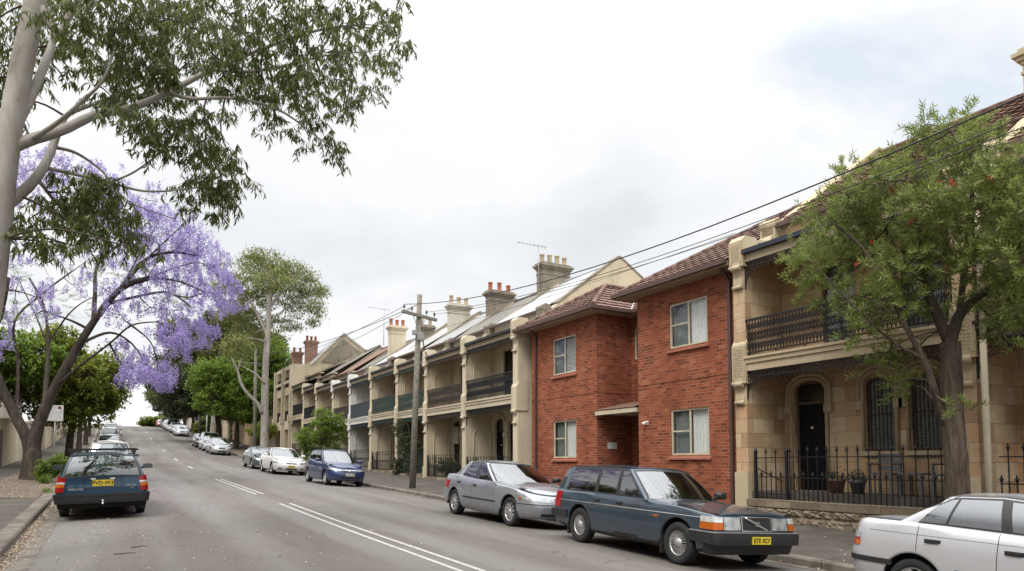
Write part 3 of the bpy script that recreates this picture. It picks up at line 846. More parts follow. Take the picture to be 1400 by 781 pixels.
    for s in (1,-1):
        mbx = MB(); y0 = (wid(mx,sinterp(zt,mx)-.03)-.01)
        mbx.bar((mx,s*y0,mz-.03),(mx-.02,s*(y0+.10),mz),.05,.05)
        prof = [(-.055,-.095),(.04,-.085),(.075,-.02),(.06,.06),(-.02,.09),(-.06,.07)]
        ring=[]; 
        rows=[]
        for (dx,sc_) in ((.07,.55),(.05,.85),(.0,1.),(-.055,1.02),(-.06,.98)):
            rows.append([(mx+dx-.02, s*(y0+.155+a*1.15*sc_), mz+.02+b*.92*sc_) for a,b in ((-.085,-.055),(.07,-.06),(.095,-.03),(.09,.05),(.06,.075),(-.07,.07),(-.095,.04))])
        mbx.grid(rows,0,True,closed=True); mbx.poly(rows[0],0); mbx.poly(rows[-1][::-1],1)
        mbx.build('mirror', [M[S.get('mirror_mat',S['paint'])], M['mirror_dark_reflection']], T, local=True, uv=False)
    ctx = dict(T=T, patch=patch, span=span, strip=sidestrip, end_pt=end_pt, u_of_y=u_of_y, wid=wid, xF=xF, xB=xB, fx=front_x, bx=back_x, S=S, ghp=ghp, zt=zt, roof_z=roof_z, body=bo)
    def plate(end, z, txt, mat='plate_yellow', y=0.0, w_=.372, h_=.107, off=.02):
        x = front_x(z)+off if end == 'F' else back_x(z)-off
        s = 1 if end == 'F' else -1
        mbx = MB(); mbx.box(min(x,x-s*.02),max(x,x-s*.02),y-w_/2,y+w_/2,z-h_/2,z+h_/2)
        p = mbx.build('number_plate', M[mat], T, local=True, uv=False)
        if txt and hi: place_text('plate_lettering', txt, h_*.86, 'text_black', p, (x+s*.002,y,z-.002), (R(90),0,R(90) if end=='F' else R(-90)), .0015, .98)
        return p
    ctx['plate'] = plate
    # place on the road with the slope of the street
    X, Y = pos; yw = S.get('yaw',0)
    fx_, fy_ = math.sin(yw)*head, math.cos(yw)*head
    def g(a,b): return Vector((a,b,road(min(max(a,XL),XR),b)))
    Pf = g(X+fx_*wb/2,Y+fy_*wb/2); Pr = g(X-fx_*wb/2,Y-fy_*wb/2)
    f = (Pf-Pr).normalized(); lx, ly = -fy_, fx_
    L = (g(X+lx*.7,Y+ly*.7)-g(X-lx*.7,Y-ly*.7)).normalized()
    U = f.cross(L).normalized(); L = U.cross(f).normalized()
    o = (Pf+Pr)/2
    zz = max(road(X+lx*.7,Y+ly*.7),0)*0
    T.matrix_world = Matrix(((f.x,L.x,U.x,o.x),(f.y,L.y,U.y,o.y),(f.z,L.z,U.z,o.z),(0,0,0,1)))
    T.location = o; T.rotation_mode='QUATERNION'; T.rotation_quaternion = Matrix(((f.x,L.x,U.x),(f.y,L.y,U.y),(f.z,L.z,U.z))).to_quaternion()
    return ctx

def base_spec(**k):
    S = dict(wb=2.7, W=1.75, fo=.9, ro=1.05, R=.31, tw=.2, roll=.03,
        ws=[(.15,.93),(.35,.975),(.55,1.0),(.7,.995),(.85,.965),(1.0,.92)], wp=[(-2.4,.90),(-1.5,.985),(-.5,1),(.8,1),(1.5,.97),(2.3,.88)],
        mirror=(.62,.98), track=1.5)
    S.update(k); return S
def stdlamps(c, kind):
    pass
m_paint('paint_steel_blue', (.042,.066,.095), .45); m_paint('paint_dark_teal', (.008,.042,.085), .25); m_paint('paint_silver_lilac', (.32,.335,.365), .55); m_paint('paint_royal_blue', (.006,.022,.10), .25)
m_paint('paint_white', (.72,.71,.68), 0, .35); m_paint('paint_silver', (.50,.51,.53), .45); m_paint('paint_grey_green', (.10,.115,.115), .5); m_paint('paint_charcoal', (.035,.037,.042), .4); m_paint('paint_light_silver', (.50,.50,.52), .35); m_paint('paint_red', (.35,.03,.03), .1)

# ---- steel blue box-shaped station wagon
def volvo_like(name, label, pos, head, paint, extra=None, ro=1.28):
    S = base_spec(wb=2.66, W=1.71, fo=.80, ro=ro, R=.315, tw=.185, Ra=.385, paint=paint, nF=9, nB=8, cF=.22, cB=.25, roll=.028,
        zt=[(-2.7,.925),(-1.5,.925),(.45,.915),(1.2,.875),(1.95,.805),(2.13,.785)], zb=[(-2.6,.36),(-1.75,.24),(0,.215),(1.72,.24),(2.13,.34)],
        dF=[(.2,.10),(.45,.035),(.62,.05),(.8,.085)], dB=[(.2,.10),(.45,.03),(.7,.03),(.93,.06)],
        ws=[(.15,.925),(.35,.975),(.58,1.0),(.72,.995),(.86,.965),(1.0,.94)], wp=[(-2.6,.955),(-1.3,.995),(.8,1),(2.1,.955)],
        crown=[(-2.7,.02),(.3,.03),(1.3,.045),(2.13,.03)], seams=[.60,-.47,-1.27], doors=[(-.47,.60),(-1.27,-.47)], handles=[(-.33,.80),(-1.10,.80)], black_below=.30,
        mirror=(.40,.99), mirror_mat='trim_black', track=1.47, spokes=20, spw=.017, hub=.42, rim=.185, interior=True,
        gh=dict(cowl=.52, rear=-2.55, wr=.635, zr=[(-2.4,1.36),(-2.1,1.395),(-1,1.415),(-.2,1.40),(.1,1.375)], crown=.045, bowf=.15, bowr=.05, bulge=.02, inset=.035, front_t=(1,8), rear_t=(2,8),
                cols=[(.50,-.13),(.42,-.19),(-.41,-.44),(-.52,-.55),(-1.20,-1.19),(-1.31,-1.29),(-2.28,-2.10),(-2.56,-2.30)],
                segs=['b','front_window','b','door_window','b','quarter_window','p']))
    if extra: S.update(extra)
    return make_car(name, label, S, pos, head)
c = volvo_like('parked_car', 'steel blue square-nosed station wagon parked below the red brick flats', (8.23,8.92), -1, 'paint_steel_blue',
    dict(yaw=.05, seams=[.60,-.26,-.925], doors=[(-.26,.60),(-.925,-.26)], handles=[(-.12,.80),(-.79,.80)], wp=[(-2.3,.955),(-1.3,.995),(.8,1),(2.1,.955)],
      gh=dict(cowl=.52, rear=-2.22, wr=.635, zr=[(-2.1,1.36),(-1.85,1.395),(-.9,1.415),(-.2,1.40),(.1,1.375)], crown=.045, bowf=.15, bowr=.05, bulge=.02, inset=.035, front_t=(1,8), rear_t=(2,8),
                cols=[(.50,-.13),(.42,-.19),(-.20,-.27),(-.31,-.37),(-.86,-.87),(-.97,-.97),(-1.90,-1.76),(-2.24,-2.02)],
                segs=['b','front_window','b','door_window','b','quarter_window','p'])), .98)
P, sp, T, u = c['patch'], c['span'], c['T'], c['u_of_y']
bo_ = lambda k: (lambda u: k if u < .8 else max(.028, k-(u-.8)*.22))
P('bumper','bumper_grey','F',sp(0,1.30,.40,.545,20),bo_(.085),4); P('bumper','bumper_grey','B',sp(0,1.33,.42,.56,20),bo_(.075),4)
P('bumper_strip','galv','F',sp(0,1.30,.548,.560,20),bo_(.082),1)
P('spoiler','trim_black','F',sp(0,1.05,.24,.395,14),.012,2)
P('grille','trim_black','F',sp(0,u('F',.295),.585,.775,4),.010,3)
for a,b,z0,z1 in ((0,.31,.768,.784),(0,.31,.572,.586)): P('grille_frame','chrome','F',sp(0,u('F',b),z0,z1,4),.018,1)
P('grille_frame','chrome','F',sp(u('F',.290),u('F',.312),.572,.784,2),.018,2)
P('headlight','lamp_white','F',sp(u('F',.33),u('F',.645),.590,.768,8),.012,3); P('headlight_lens','lamp_glass','F',sp(u('F',.325),u('F',.65),.585,.773,8),.024,3)
P('indicator','lamp_amber','F',sp(u('F',.665),1.10,.590,.685,10),.016,2); P('indicator_lens','lamp_white','F',sp(u('F',.665),1.10,.69,.770,10),.014,2)
x = c['fx'](.68)+.022
mb = MB(); mb.bar((x+.004,.205,.592),(x-.012,-.215,.765),.018,.03); mb.box(x-.02,x+.012,-.035,.035,.645,.715); mb.build('grille_bar', M['chrome'], T, local=True, uv=False)
c['plate']('F',.455,'ETE 0C7',y=.0,off=.095); 
c['strip']('side_moulding','chrome',-2.02,2.0,.735,.752,.008); c['strip']('side_moulding','trim_black',-.93,.93,.262,.285,.008)
P('tail_light','lamp_red','B',sp(u('B',.70),1.06,.60,.90,8),.012,3)
for s in (1,-1):
    mb = MB(); mb.tube([(.62,s*.45,.93),(.50,s*.30,.955),(.40,s*-.05,.985)], .008, 5); mb.bar((.44,s*.28,.965),(.42,s*-.22,.99),.012); mb.build('wiper', M['trim_black'], T, local=True, uv=False)
    for xm in (.95,-1.72):
        mb = MB(); mb.box(xm-.01,xm+.01,s*.72-.10,s*.72+.10,.12,.42); mb.build('mud_flap', M['rubber'], T, local=True, uv=False)
    mb = MB(); mb.box(.79,.90,s*.845-.012,s*.845+.016,.665,.695); mb.build('side_repeater', M['lamp_amber'], T, local=True, uv=False)

# ---- dark teal wagon seen from behind
c = volvo_like('parked_car', 'dark teal station wagon with roof rack seen from behind at the left kerb', (-.08,19.95), 1, 'paint_dark_teal',
    dict(W=1.75, nB=7, cB=.22, zt=[(-2.7,.945),(-1.5,.945),(.45,.93),(1.2,.885),(1.95,.815),(2.13,.795)], dB=[(.2,.10),(.45,.02),(.7,.02),(.95,.045)], wp=[(-2.6,.985),(-1.3,1.0),(.8,1),(2.1,.955)],
      mirror=(.42,1.02), mirror_mat='trim_black', spokes=10, spw=.04, hub=.3, rim=.195, track=1.52, handles=[(-.33,.82),(-1.10,.82)],
      gh=dict(cowl=.52, rear=-2.56, wr=.615, zr=[(-2.4,1.375),(-2.1,1.40),(-1,1.415),(-.2,1.40),(.1,1.375)], crown=.04, bowf=.15, bowr=.05, bulge=.02, inset=.05, front_t=(1,8), rear_t=(1,9),
                cols=[(.50,-.13),(.42,-.19),(-.41,-.44),(-.52,-.55),(-1.20,-1.19),(-1.31,-1.29),(-2.30,-2.14),(-2.57,-2.38)],
                segs=['b','front_window','b','door_window','b','quarter_window','p'])))
P, sp, T, u = c['patch'], c['span'], c['T'], c['u_of_y']
P('bumper','trim_black','B',sp(0,1.33,.385,.53,20),bo_(.06),4); P('bumper_strip','bumper_grey','B',sp(0,1.33,.53,.57,20),bo_(.07),2); P('valance','under','B',sp(0,1.05,.26,.385,14),.004,2); P('bumper','bumper_grey','F',sp(0,1.30,.38,.56,20),bo_(.075),3)
P('tail_light','lamp_red','B',sp(u('B',.715),1.075,.615,.715,8),.016,3); P('tail_light','lamp_amber','B',sp(u('B',.715),1.075,.718,.785,8),.014,2)
P('tail_light','lamp_white','B',sp(u('B',.715),1.075,.788,.83,8),.014,2); P('tail_light','lamp_red','B',sp(u('B',.715),1.075,.833,.945,8),.014,2)
xr = c['bx'](.78)
mb = MB()
for a,b,cc,d in ((-.36,.36,.895,.905),(-.36,.36,.68,.688),(-.362,-.352,.68,.905),(.352,.362,.68,.905)): mb.box(xr-.006,xr+.01,a,b,cc,d)
mb.build('plate_recess', M['trim_black'], T, local=True, uv=False)
c['plate']('B',.80,'PVD 093',y=0,off=.022,w_=.40,h_=.13)
for y in (-.18,.18):
    mb = MB(); mb.box(xr-.03,xr+.01,y-.045,y+.045,.875,.905); mb.build('plate_lamp', M['sign_back'], T, local=True, uv=False)
place_text('badge','VOLVO',.062,'text_silver',T,(c['bx'](.665)-.013,.50,.672),(R(90),0,R(-90)),.001,1.35)
place_text('badge','940 GL',.055,'text_silver',T,(c['bx'](.72)-.013,-.53,.735),(R(90),0,R(-90)),.0,1.2); place_text('badge','2.3',.04,'text_silver',T,(c['bx'](.68)-.013,-.55,.675),(R(90),0,R(-90)),.0,1.2)
mb = MB(); mb.tube([(xr+.3,0,.36),(xr-.14,0,.36),(xr-.15,0,.40)], .02, 8); mb.lathe([(.001,.445),(.018,.44),(.026,.42),(.018,.40),(.012,.38),(.03,.375),(.03,.365),(.001,.365)],(xr-.15,0,.0),'z',12); mb.build('tow_ball', M['chrome'], T, local=True, uv=False)
mb = MB(); mb.box(xr+.02,xr+.08,-.5,.5,.33,.37); mb.build('tow_bar', M['trim_black'], T, local=True, uv=False)
for s in (1,-1):
    mb = MB(); mb.box(-1.74,-1.72,s*.74-.11,s*.74+.11,.13,.42); mb.build('mud_flap', M['rubber'], T, local=True, uv=False)
for x in (-.55,-1.75):
    mb = MB()
    mb.bar((x,-.70,1.505),(x,.70,1.505),.03,.035)
    for s in (1,-1): mb.bar((x,s*.60,1.38),(x,s*.63,1.50),.07,.05)
    mb.build('roof_bar', M['trim_black'], T, local=True, uv=False)
mb = MB(); mb.bar((xr+.02,-.1,.985),(xr+.06,-.02,1.0),.03); mb.bar((xr-.005,-.06,.99),(xr+.03,.34,1.02),.014); mb.build('wiper', M['trim_black'], T, local=True, uv=False)

# ---- rounded saloons and hatchbacks
def sedan(name, label, pos, head, paint, L=(0.92,1.10), wb=2.79, W=1.86, H=1.44, deck=1.02, nose=.70, hi=True, rimn=5, spw=.075, R_=.32, yaw=0, mirror_mat=None, handle_mat='trim_black', cl=.55, rearb=-1.55, reart=-1.02, hdr=-.22, group='parked cars', extra=None, hatch=False, light_glass=True):
    zs = deck
    rx = -(wb/2+L[1]); fx = wb/2+L[0]
    S = base_spec(wb=wb, W=W, fo=L[0], ro=L[1], R=R_, tw=.205, Ra=R_+.06, paint=paint, nF=2.7, nB=3.2, cF=.62, cB=.5, roll=.045, yaw=yaw,
        zt=[(rx,zs-.06),(rx+.25,zs),(rx+.8,zs+.005),(-.3,.955),(cl,.935),(cl+.5,.89),(fx-.45,nose+.08),(fx-.12,nose),(fx,nose-.03)], zb=[(rx,.30),(-wb/2-.35,.22),(0,.185),(wb/2+.35,.2),(fx,.24)],
        dF=[(.15,.16),(.28,.03),(.45,.0),(.55,.03),(.68,.11),(.8,.22)], dB=[(.2,.13),(.38,.02),(.55,.0),(.68,.045),(.9,.07),(1.05,.12)],
        ws=[(.15,.90),(.3,.965),(.55,1.0),(.7,.995),(.85,.965),(1.0,.915)], wp=[(rx,.89),(rx+.6,.965),(-.9,1),(.7,1),(fx-.7,.965),(fx,.88)],
        crown=[(rx,.02),(rearb-.2,.045),(cl+.2,.045),(fx-.4,.075),(fx,.03)], seams=[cl+.18,-.42,-1.30], doors=[(-.42,cl+.18),(-1.30,-.42)], handles=[(-.26,.80),(-1.14,.83)], handle_mat=handle_mat,
        mirror=(cl-.12,1.01), track=W-.30, spokes=rimn, spw=spw, hub=.24, rim=R_*.66,
        gh=dict(cowl=cl+.02, rear=rearb, wr=W*.345, zr=[(reart-.3,H-.12),(reart,H-.065),(-.55,H-.045),(hdr,H-.075),(hdr+.3,H-.15)], crown=.05, bowf=.22, bowr=.12, bulge=.035, inset=.045, front_t=(1,9), rear_t=(2,8),
                cols=[(cl,hdr),(cl-.10,hdr-.09),(-.30,-.37),(-.40,-.46),(-1.02,-.92),(-1.06,-.95),(rearb+.42,reart+.10),(rearb,reart)],
                segs=['b','front_window','b','door_window','b','quarter_window','p']))
    if mirror_mat: S['mirror_mat'] = mirror_mat
    if extra:
        ge = extra.pop('gh', None); S.update(extra)
        if ge: S['gh'].update(ge)
    return make_car(name, label, S, pos, head, group, hi)
def face_lights(c, y0=.36, z0=.58, z1=.68, grille=(.30,.60,.67), wrap=.93, gmat='trim_black', lower=(.34,.30,.40), smat='lamp_white', slant=.02, gframe=True):
    P, sp, u = c['patch'], c['span'], c['u_of_y']
    P('headlight',smat,'F',sp(u('F',y0),wrap,z0,z1-slant,10,z0+.05,z1+.02),.006,3); P('headlight_lens','lamp_glass','F',sp(u('F',y0-.01),wrap+.02,z0-.006,z1-slant+.008,10,z0+.044,z1+.028),.014,3)
    P('indicator','lamp_amber','F',sp(wrap-.05,wrap+.02,z0+.05,z1-.0,2),.013,2)
    if grille:
        P('grille',gmat,'F',sp(0,u('F',grille[0]),grille[1],grille[2],6),.006,2)
        if gframe: P('grille_frame','chrome','F',sp(0,u('F',grille[0]+.01),grille[2],grille[2]+.015,6),.012,1)
    if lower: P('air_intake','trim_black','F',sp(0,u('F',lower[0]),lower[1],lower[2],6),.005,2)
def tail_lights(c, y0=.5, z0=.66, z1=.86, wrap=1.16):
    P, sp, u = c['patch'], c['span'], c['u_of_y']
    P('tail_light','lamp_red','B',sp(u('B',y0),wrap,z0,z1,8),.008,3)
def wipers(c, cl):
    mb = MB()
    for s in (1,-1): mb.bar((cl+.02,s*.30-.28,.985),(cl-.05,s*.30+.22,1.02),.014); mb.bar((cl+.10,s*.30+.24,.965),(cl,s*.30,.995),.012)
    mb.build('wiper', M['trim_black'], c['T'], local=True, uv=False)

c = sedan('parked_car', 'silver lilac four-door sedan parked directly behind the steel blue wagon', (8.50,14.50), -1, 'paint_silver_lilac', L=(.92,1.0), rimn=10, spw=.045, yaw=.0, mirror_mat='trim_black', nose=.715)
face_lights(c, y0=.40, z0=.575, z1=.675, grille=(.27,.585,.665), lower=(.62,.275,.345)); tail_lights(c); c['strip']('side_moulding','trim_black',-.82,.82,.475,.515,.014); wipers(c,.55)
c['patch']('bumper_strip','trim_black','F',c['span'](0,1.25,.52,.535,14),.006,1)
c = sedan('parked_car', 'pale silver sedan with black door handles parked in front of the sandstone house', (8.38,3.06), -1, 'paint_light_silver', L=(.88,.93), wb=2.465, W=1.69, H=1.365, deck=.97, nose=.70, R_=.29, rimn=7, cl=.47, rearb=-1.42, reart=-.83, hdr=-.20, mirror_mat='trim_black',
    extra=dict(seams=[.62,-.40,-1.19], doors=[(-.40,.62),(-1.19,-.40)], handles=[(-.25,.77),(-1.02,.79)], gh=dict(cols=[(.47,-.20),(.38,-.28),(-.30,-.37),(-.40,-.46),(-.92,-.83),(-.95,-.86),(-1.24,-.98),(-1.44,-.86)], segs=['b','front_window','b','door_window','b','quarter_window','p'])))
P, sp, u = c['patch'], c['span'], c['u_of_y']
P('tail_light','lamp_smoke','B',sp(u('B',.42),.80,.735,.80,10),.010,2); P('tail_light','lamp_red','B',sp(u('B',.42),.80,.645,.735,10),.010,2); P('indicator','lamp_amber','B',sp(.70,.81,.65,.705,6),.013,2)
P('bumper_strip','bumper_grey','B',sp(0,1.20,.475,.535,20),.009,2); c['strip']('side_moulding','bumper_grey',-.78,.80,.46,.53,.014); c['strip']('crease_shade_line','bumper_grey',-1.75,1.2,.842,.847,.0025,40); face_lights(c)  # thin dark strip imitates the shade line of a waist crease
c = sedan('parked_car', 'royal blue five-door hatchback with pale front plate, parked beside the small bushy street tree', (8.55,30.05), -1, 'paint_royal_blue', L=(.86,.76), wb=2.60, W=1.695, H=1.535, deck=1.06, nose=.79, R_=.31, rimn=5, spw=.09, cl=.72, rearb=-1.72, reart=-1.42, hdr=-.12, yaw=-.03,
    extra=dict(zt=[(-2.1,1.0),(-1.9,1.04),(-1.2,1.05),(.2,.985),(.72,.96),(1.3,.90),(1.75,.80),(2.16,.70)], gh=dict(cols=[(.72,-.12),(.52,-.28),(-.30,-.37),(-.40,-.46),(-1.05,-.98),(-1.12,-1.05),(-1.50,-1.30),(-1.76,-1.44)], zr=[(-1.6,1.40),(-1.4,1.44),(-.6,1.485),(-.1,1.455),(.2,1.38)])))
face_lights(c, y0=.40, z0=.63, z1=.74, grille=(.36,.575,.66), lower=(.45,.33,.43), slant=.05); wipers(c,.72); c['plate']('F',.49,'AUG 48K','plate_white',off=.02)
x = c['fx'](.62); mb = MB(); mb.lathe([(.001,.016),(.05,.014),(.058,0)],(x,0,.63),'x',16); mb.build('badge', M['chrome'], c['T'], local=True, uv=False)
c = sedan('parked_car', 'white sedan with twin slot grille and yellow plate, parked in front of the grey sedan', (8.44,39.95), -1, 'paint_white', L=(.90,1.15), wb=2.75, W=1.84, H=1.45, nose=.72, rimn=6, hi=True)
face_lights(c, y0=.46, z0=.60, z1=.69, grille=(.30,.60,.655), lower=(.34,.29,.36)); wipers(c,.55); c['plate']('F',.47,'BKR 72L',off=.02)
for s in (1,-1): c['patch']('air_intake','trim_black','F',c['span'](c['u_of_y']('F',.55),c['u_of_y']('F',.72),.31,.37,4),.006,2)
mb = MB(); mb.box(c['fx'](.63)-.01,c['fx'](.63)+.02,-.04,.04,.595,.665); mb.build('badge', M['chrome'], c['T'], local=True, uv=False)
c = sedan('parked_car', 'dark grey-green sedan with white mirrors, parked behind the white sedan', (8.35,45.75), -1, 'paint_grey_green', L=(.85,1.0), wb=2.65, W=1.75, H=1.41, hi=False, mirror_mat='paint_white')
face_lights(c, y0=.40, z0=.58, z1=.67); wipers(c,.55)
WAGON = dict(zt=[(-2.3,.95),(-2.1,.99),(-1.2,.985),(.2,.955),(.6,.935),(1.3,.87),(1.75,.78),(2.2,.68)])
def wagon_ext(H, top=-1.75, base=-2.0, hdr=-.2, cl=.55):
    return dict(zt=[(-2.4,.96),(-2.1,1.0),(-1.2,.99),(.2,.955),(cl,.935),(1.3,.87),(1.75,.78),(2.2,.68)], gh=dict(rear=base, cols=[(cl,hdr),(cl-.1,hdr-.09),(-.30,-.37),(-.40,-.46),(-1.02,-1.0),(-1.1,-1.07),(base+.2,top+.12),(base-.02,top)], zr=[(top-.2,H-.11),(top,H-.08),(-.6,H-.045),(hdr,H-.075),(hdr+.3,H-.15)]))
c = sedan('parked_car', 'silver wagon at the front of the three cars under the bright green tree', (8.35,65.7), -1, 'paint_silver', L=(.9,.95), wb=2.68, W=1.75, H=1.47, hi=False, extra=wagon_ext(1.47)); face_lights(c, y0=.36, z0=.58, z1=.69, grille=(.28,.56,.66)); wipers(c,.55)
far = [(8.30,71.3,'paint_light_silver',1.78,'pale silver people carrier parked just behind the silver wagon under the trees',True),
       (8.25,77.2,'paint_charcoal',1.45,'charcoal sedan last of the three cars under the bright green street tree',False),
       (8.0,99.4,'paint_silver',1.46,'silver hatchback at the downhill end of the distant row of cars below the crest',True),
       (7.95,105.6,'paint_silver_lilac',1.45,'grey sedan second in the distant row of cars below the crest',False),
       (7.9,112.4,'paint_white',1.75,'white van-like wagon in the distant row of cars near the crest',True),
       (7.9,119.0,'paint_light_silver',1.5,'pale wagon behind the white van-like wagon near the crest',True),
       (7.9,126.5,'paint_charcoal',1.72,'dark four-wheel drive in the distant row of cars near the crest',True),
       (7.8,136.0,'paint_red',1.45,'small reddish car at the crest of the street',False)]
for x,y,p,H,lab,wg in far:
    c = sedan('parked_car', lab, (x,y), -1, p, hi=False, H=H, wb=2.65, W=1.77, extra=(wagon_ext(H) if wg else None), group='parked cars far up the street'); face_lights(c, y0=.38, z0=.58, z1=.68)
left = [(.05,33.6,'paint_white',1.66,'white four-wheel drive seen from behind, just uphill of the dark teal wagon',True),
        (.0,43.5,'paint_charcoal',1.45,'charcoal car seen from behind, second uphill of the dark teal wagon',True),
        (.0,52.5,'paint_white',1.47,'white hatchback seen from behind, halfway up the left kerb',True),
        (.0,63.5,'paint_light_silver',1.62,'pale silver wagon seen from behind on the left kerb further uphill',True),
        (.0,76.0,'paint_white',1.85,'tall white van seen from behind on the left kerb',True),
        (.1,90.0,'paint_silver',1.80,'silver van at the top of the left kerb row',True),
        (.1,100.0,'paint_charcoal',1.50,'dark wagon in the row on the left kerb beyond the silver van',True)]
for x,y,p,H,lab,wg in left:
    c = sedan('parked_car', lab, (x,y), 1, p, hi=False, H=H, wb=2.65, W=1.78, extra=(wagon_ext(H) if wg else None), group='parked cars up the left kerb'); tail_lights(c, y0=.60, z0=.66, z1=.93); c['plate']('B',.72,None,off=.02)

# ------------------------------------------------------------------ building helpers
def FX(X):   return lambda u,d,z: (X+d,u,z)          # wall facing the street (-X): u runs along Y, d goes into the house
def FY(Y):   return lambda u,d,z: (u,Y+d,z)          # wall facing down the street (-Y): u runs along X
def wall(mb, P, u0, u1, z0, z1, ops, depth=.14, m=0, mr=None):
    """wall sheet with real openings and reveals; ops (ua,ub,za,zb,rise)"""
    mr = m if mr is None else mr
    us = sorted({u0,u1,*[o[0] for o in ops],*[o[1] for o in ops]}); zs = sorted({z0,z1,*[o[2] for o in ops],*[o[3] for o in ops]})
    us = [u for u in us if u0 <= u <= u1]; zs = [z for z in zs if z0 <= z <= z1]
    for a,b in zip(us,us[1:]):
        for c,d in zip(zs,zs[1:]):
            um, zm = (a+b)/2, (c+d)/2
            if any(o[0]<um<o[1] and o[2]<zm<o[3] for o in ops): continue
            mb.poly([P(a,0,c),P(b,0,c),P(b,0,d),P(a,0,d)], m)
    for o in ops:
        ua,ub,za,zb = o[:4]; rise = o[4] if len(o) > 4 else 0
        if rise:
            n = 10; top = []
            for k in range(n+1):
                t = -1+2*k/n; top.append((ua+(ub-ua)*k/n, zb-rise+rise*math.sqrt(max(0,1-t*t*.9998))))
            for (p,q),(r,s) in zip(top,top[1:]):
                mb.poly([P(p,0,q),P(r,0,s),P(r,0,zb),P(p,0,zb)], m); mb.poly([P(p,0,q),P(r,0,s),P(r,depth,s),P(p,depth,q)], mr)
            zt_ = zb-rise
        else:
            zt_ = zb; mb.poly([P(ua,0,zb),P(ub,0,zb),P(ub,depth,zb),P(ua,depth,zb)], mr)
        mb.poly([P(ua,0,za),P(ua,0,zt_),P(ua,depth,zt_),P(ua,depth,za)], mr); mb.poly([P(ub,0,za),P(ub,0,zt_),P(ub,depth,zt_),P(ub,depth,za)], mr)
        mb.poly([P(ua,0,za),P(ub,0,za),P(ub,depth,za),P(ua,depth,za)], mr)
def pbox(mb, P, u0,u1,d0,d1,z0,z1,m=0):
    a, b = P(u0,d0,z0), P(u1,d1,z1)
    mb.box(min(a[0],b[0]),max(a[0],b[0]),min(a[1],b[1]),max(a[1],b[1]),z0,z1,m)
def window(parent, P, u0,u1,z0,z1, frame='cream_frame', bars=((.5,0,1),), hbars=(), d=.09, fw=.045, curtain=None, glass='window_glass', folds=True, arch=False, label=None):
    """window > frame is the thing's own mesh; pane and curtain below it"""
    mb = MB()
    for a,b,c,e in ((u0,u0+fw,z0,z1),(u1-fw,u1,z0,z1),(u0+fw,u1-fw,z0,z0+fw),(u0+fw,u1-fw,z1-fw,z1)): pbox(mb,P,a,b,d-.03,d+.03,c,e)
    for f,a,b in bars:
        u = u0+(u1-u0)*f; pbox(mb,P,u-fw*.5,u+fw*.5,d-.02,d+.02,z0+fw,z1-fw)
    for f,a,b in hbars:
        z = z0+(z1-z0)*f; pbox(mb,P,u0+fw+(u1-u0-2*fw)*a,u0+fw+(u1-u0-2*fw)*b,d-.018,d+.018,z-fw*.4,z+fw*.4)
    w_ = mb.build('window', M[frame], parent)
    if label: w_['label'] = label
    g = MB(); g.poly([P(u0+.01,d+.003,z0+.01),P(u1-.01,d+.003,z0+.01),P(u1-.01,d+.003,z1-.01),P(u0+.01,d+.003,z1-.01)]); g.build('pane', M[glass], w_)
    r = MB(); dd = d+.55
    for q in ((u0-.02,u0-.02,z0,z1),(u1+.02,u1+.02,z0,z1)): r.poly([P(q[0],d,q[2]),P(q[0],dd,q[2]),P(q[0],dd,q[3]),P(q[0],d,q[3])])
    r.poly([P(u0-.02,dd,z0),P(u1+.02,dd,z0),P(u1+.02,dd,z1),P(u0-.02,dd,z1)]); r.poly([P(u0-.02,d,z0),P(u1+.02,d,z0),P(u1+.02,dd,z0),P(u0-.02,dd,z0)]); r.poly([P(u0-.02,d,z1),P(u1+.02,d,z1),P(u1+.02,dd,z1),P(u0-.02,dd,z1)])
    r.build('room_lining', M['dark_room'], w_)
    for cur in (curtain or []):
        fa, fb, mat, kind = cur
        c = MB(); a, b = u0+(u1-u0)*fa, u0+(u1-u0)*fb
        if kind == 'blind':
            n = int((z1-z0)/.05)
            for k in range(n):
                z = z0+.02+k*.05; c.poly([P(a,d+.05,z),P(b,d+.05,z),P(b,d+.085,z+.04),P(a,d+.085,z+.04)])
        else:
            n = max(8,int((b-a)/.022)); ph = rnd.random()*6
            row = lambda z: [P(a+(b-a)*k/n, d+.09+.022*math.sin(k*1.15+ph)+.01*math.sin(k*.37), z) for k in range(n+1)]
            c.grid([row(z0+.02),row((z0+z1)/2),row(z1-.02)],0,True)
        c.build('curtain' if kind != 'blind' else 'blind', M[mat], w_)
    return w_
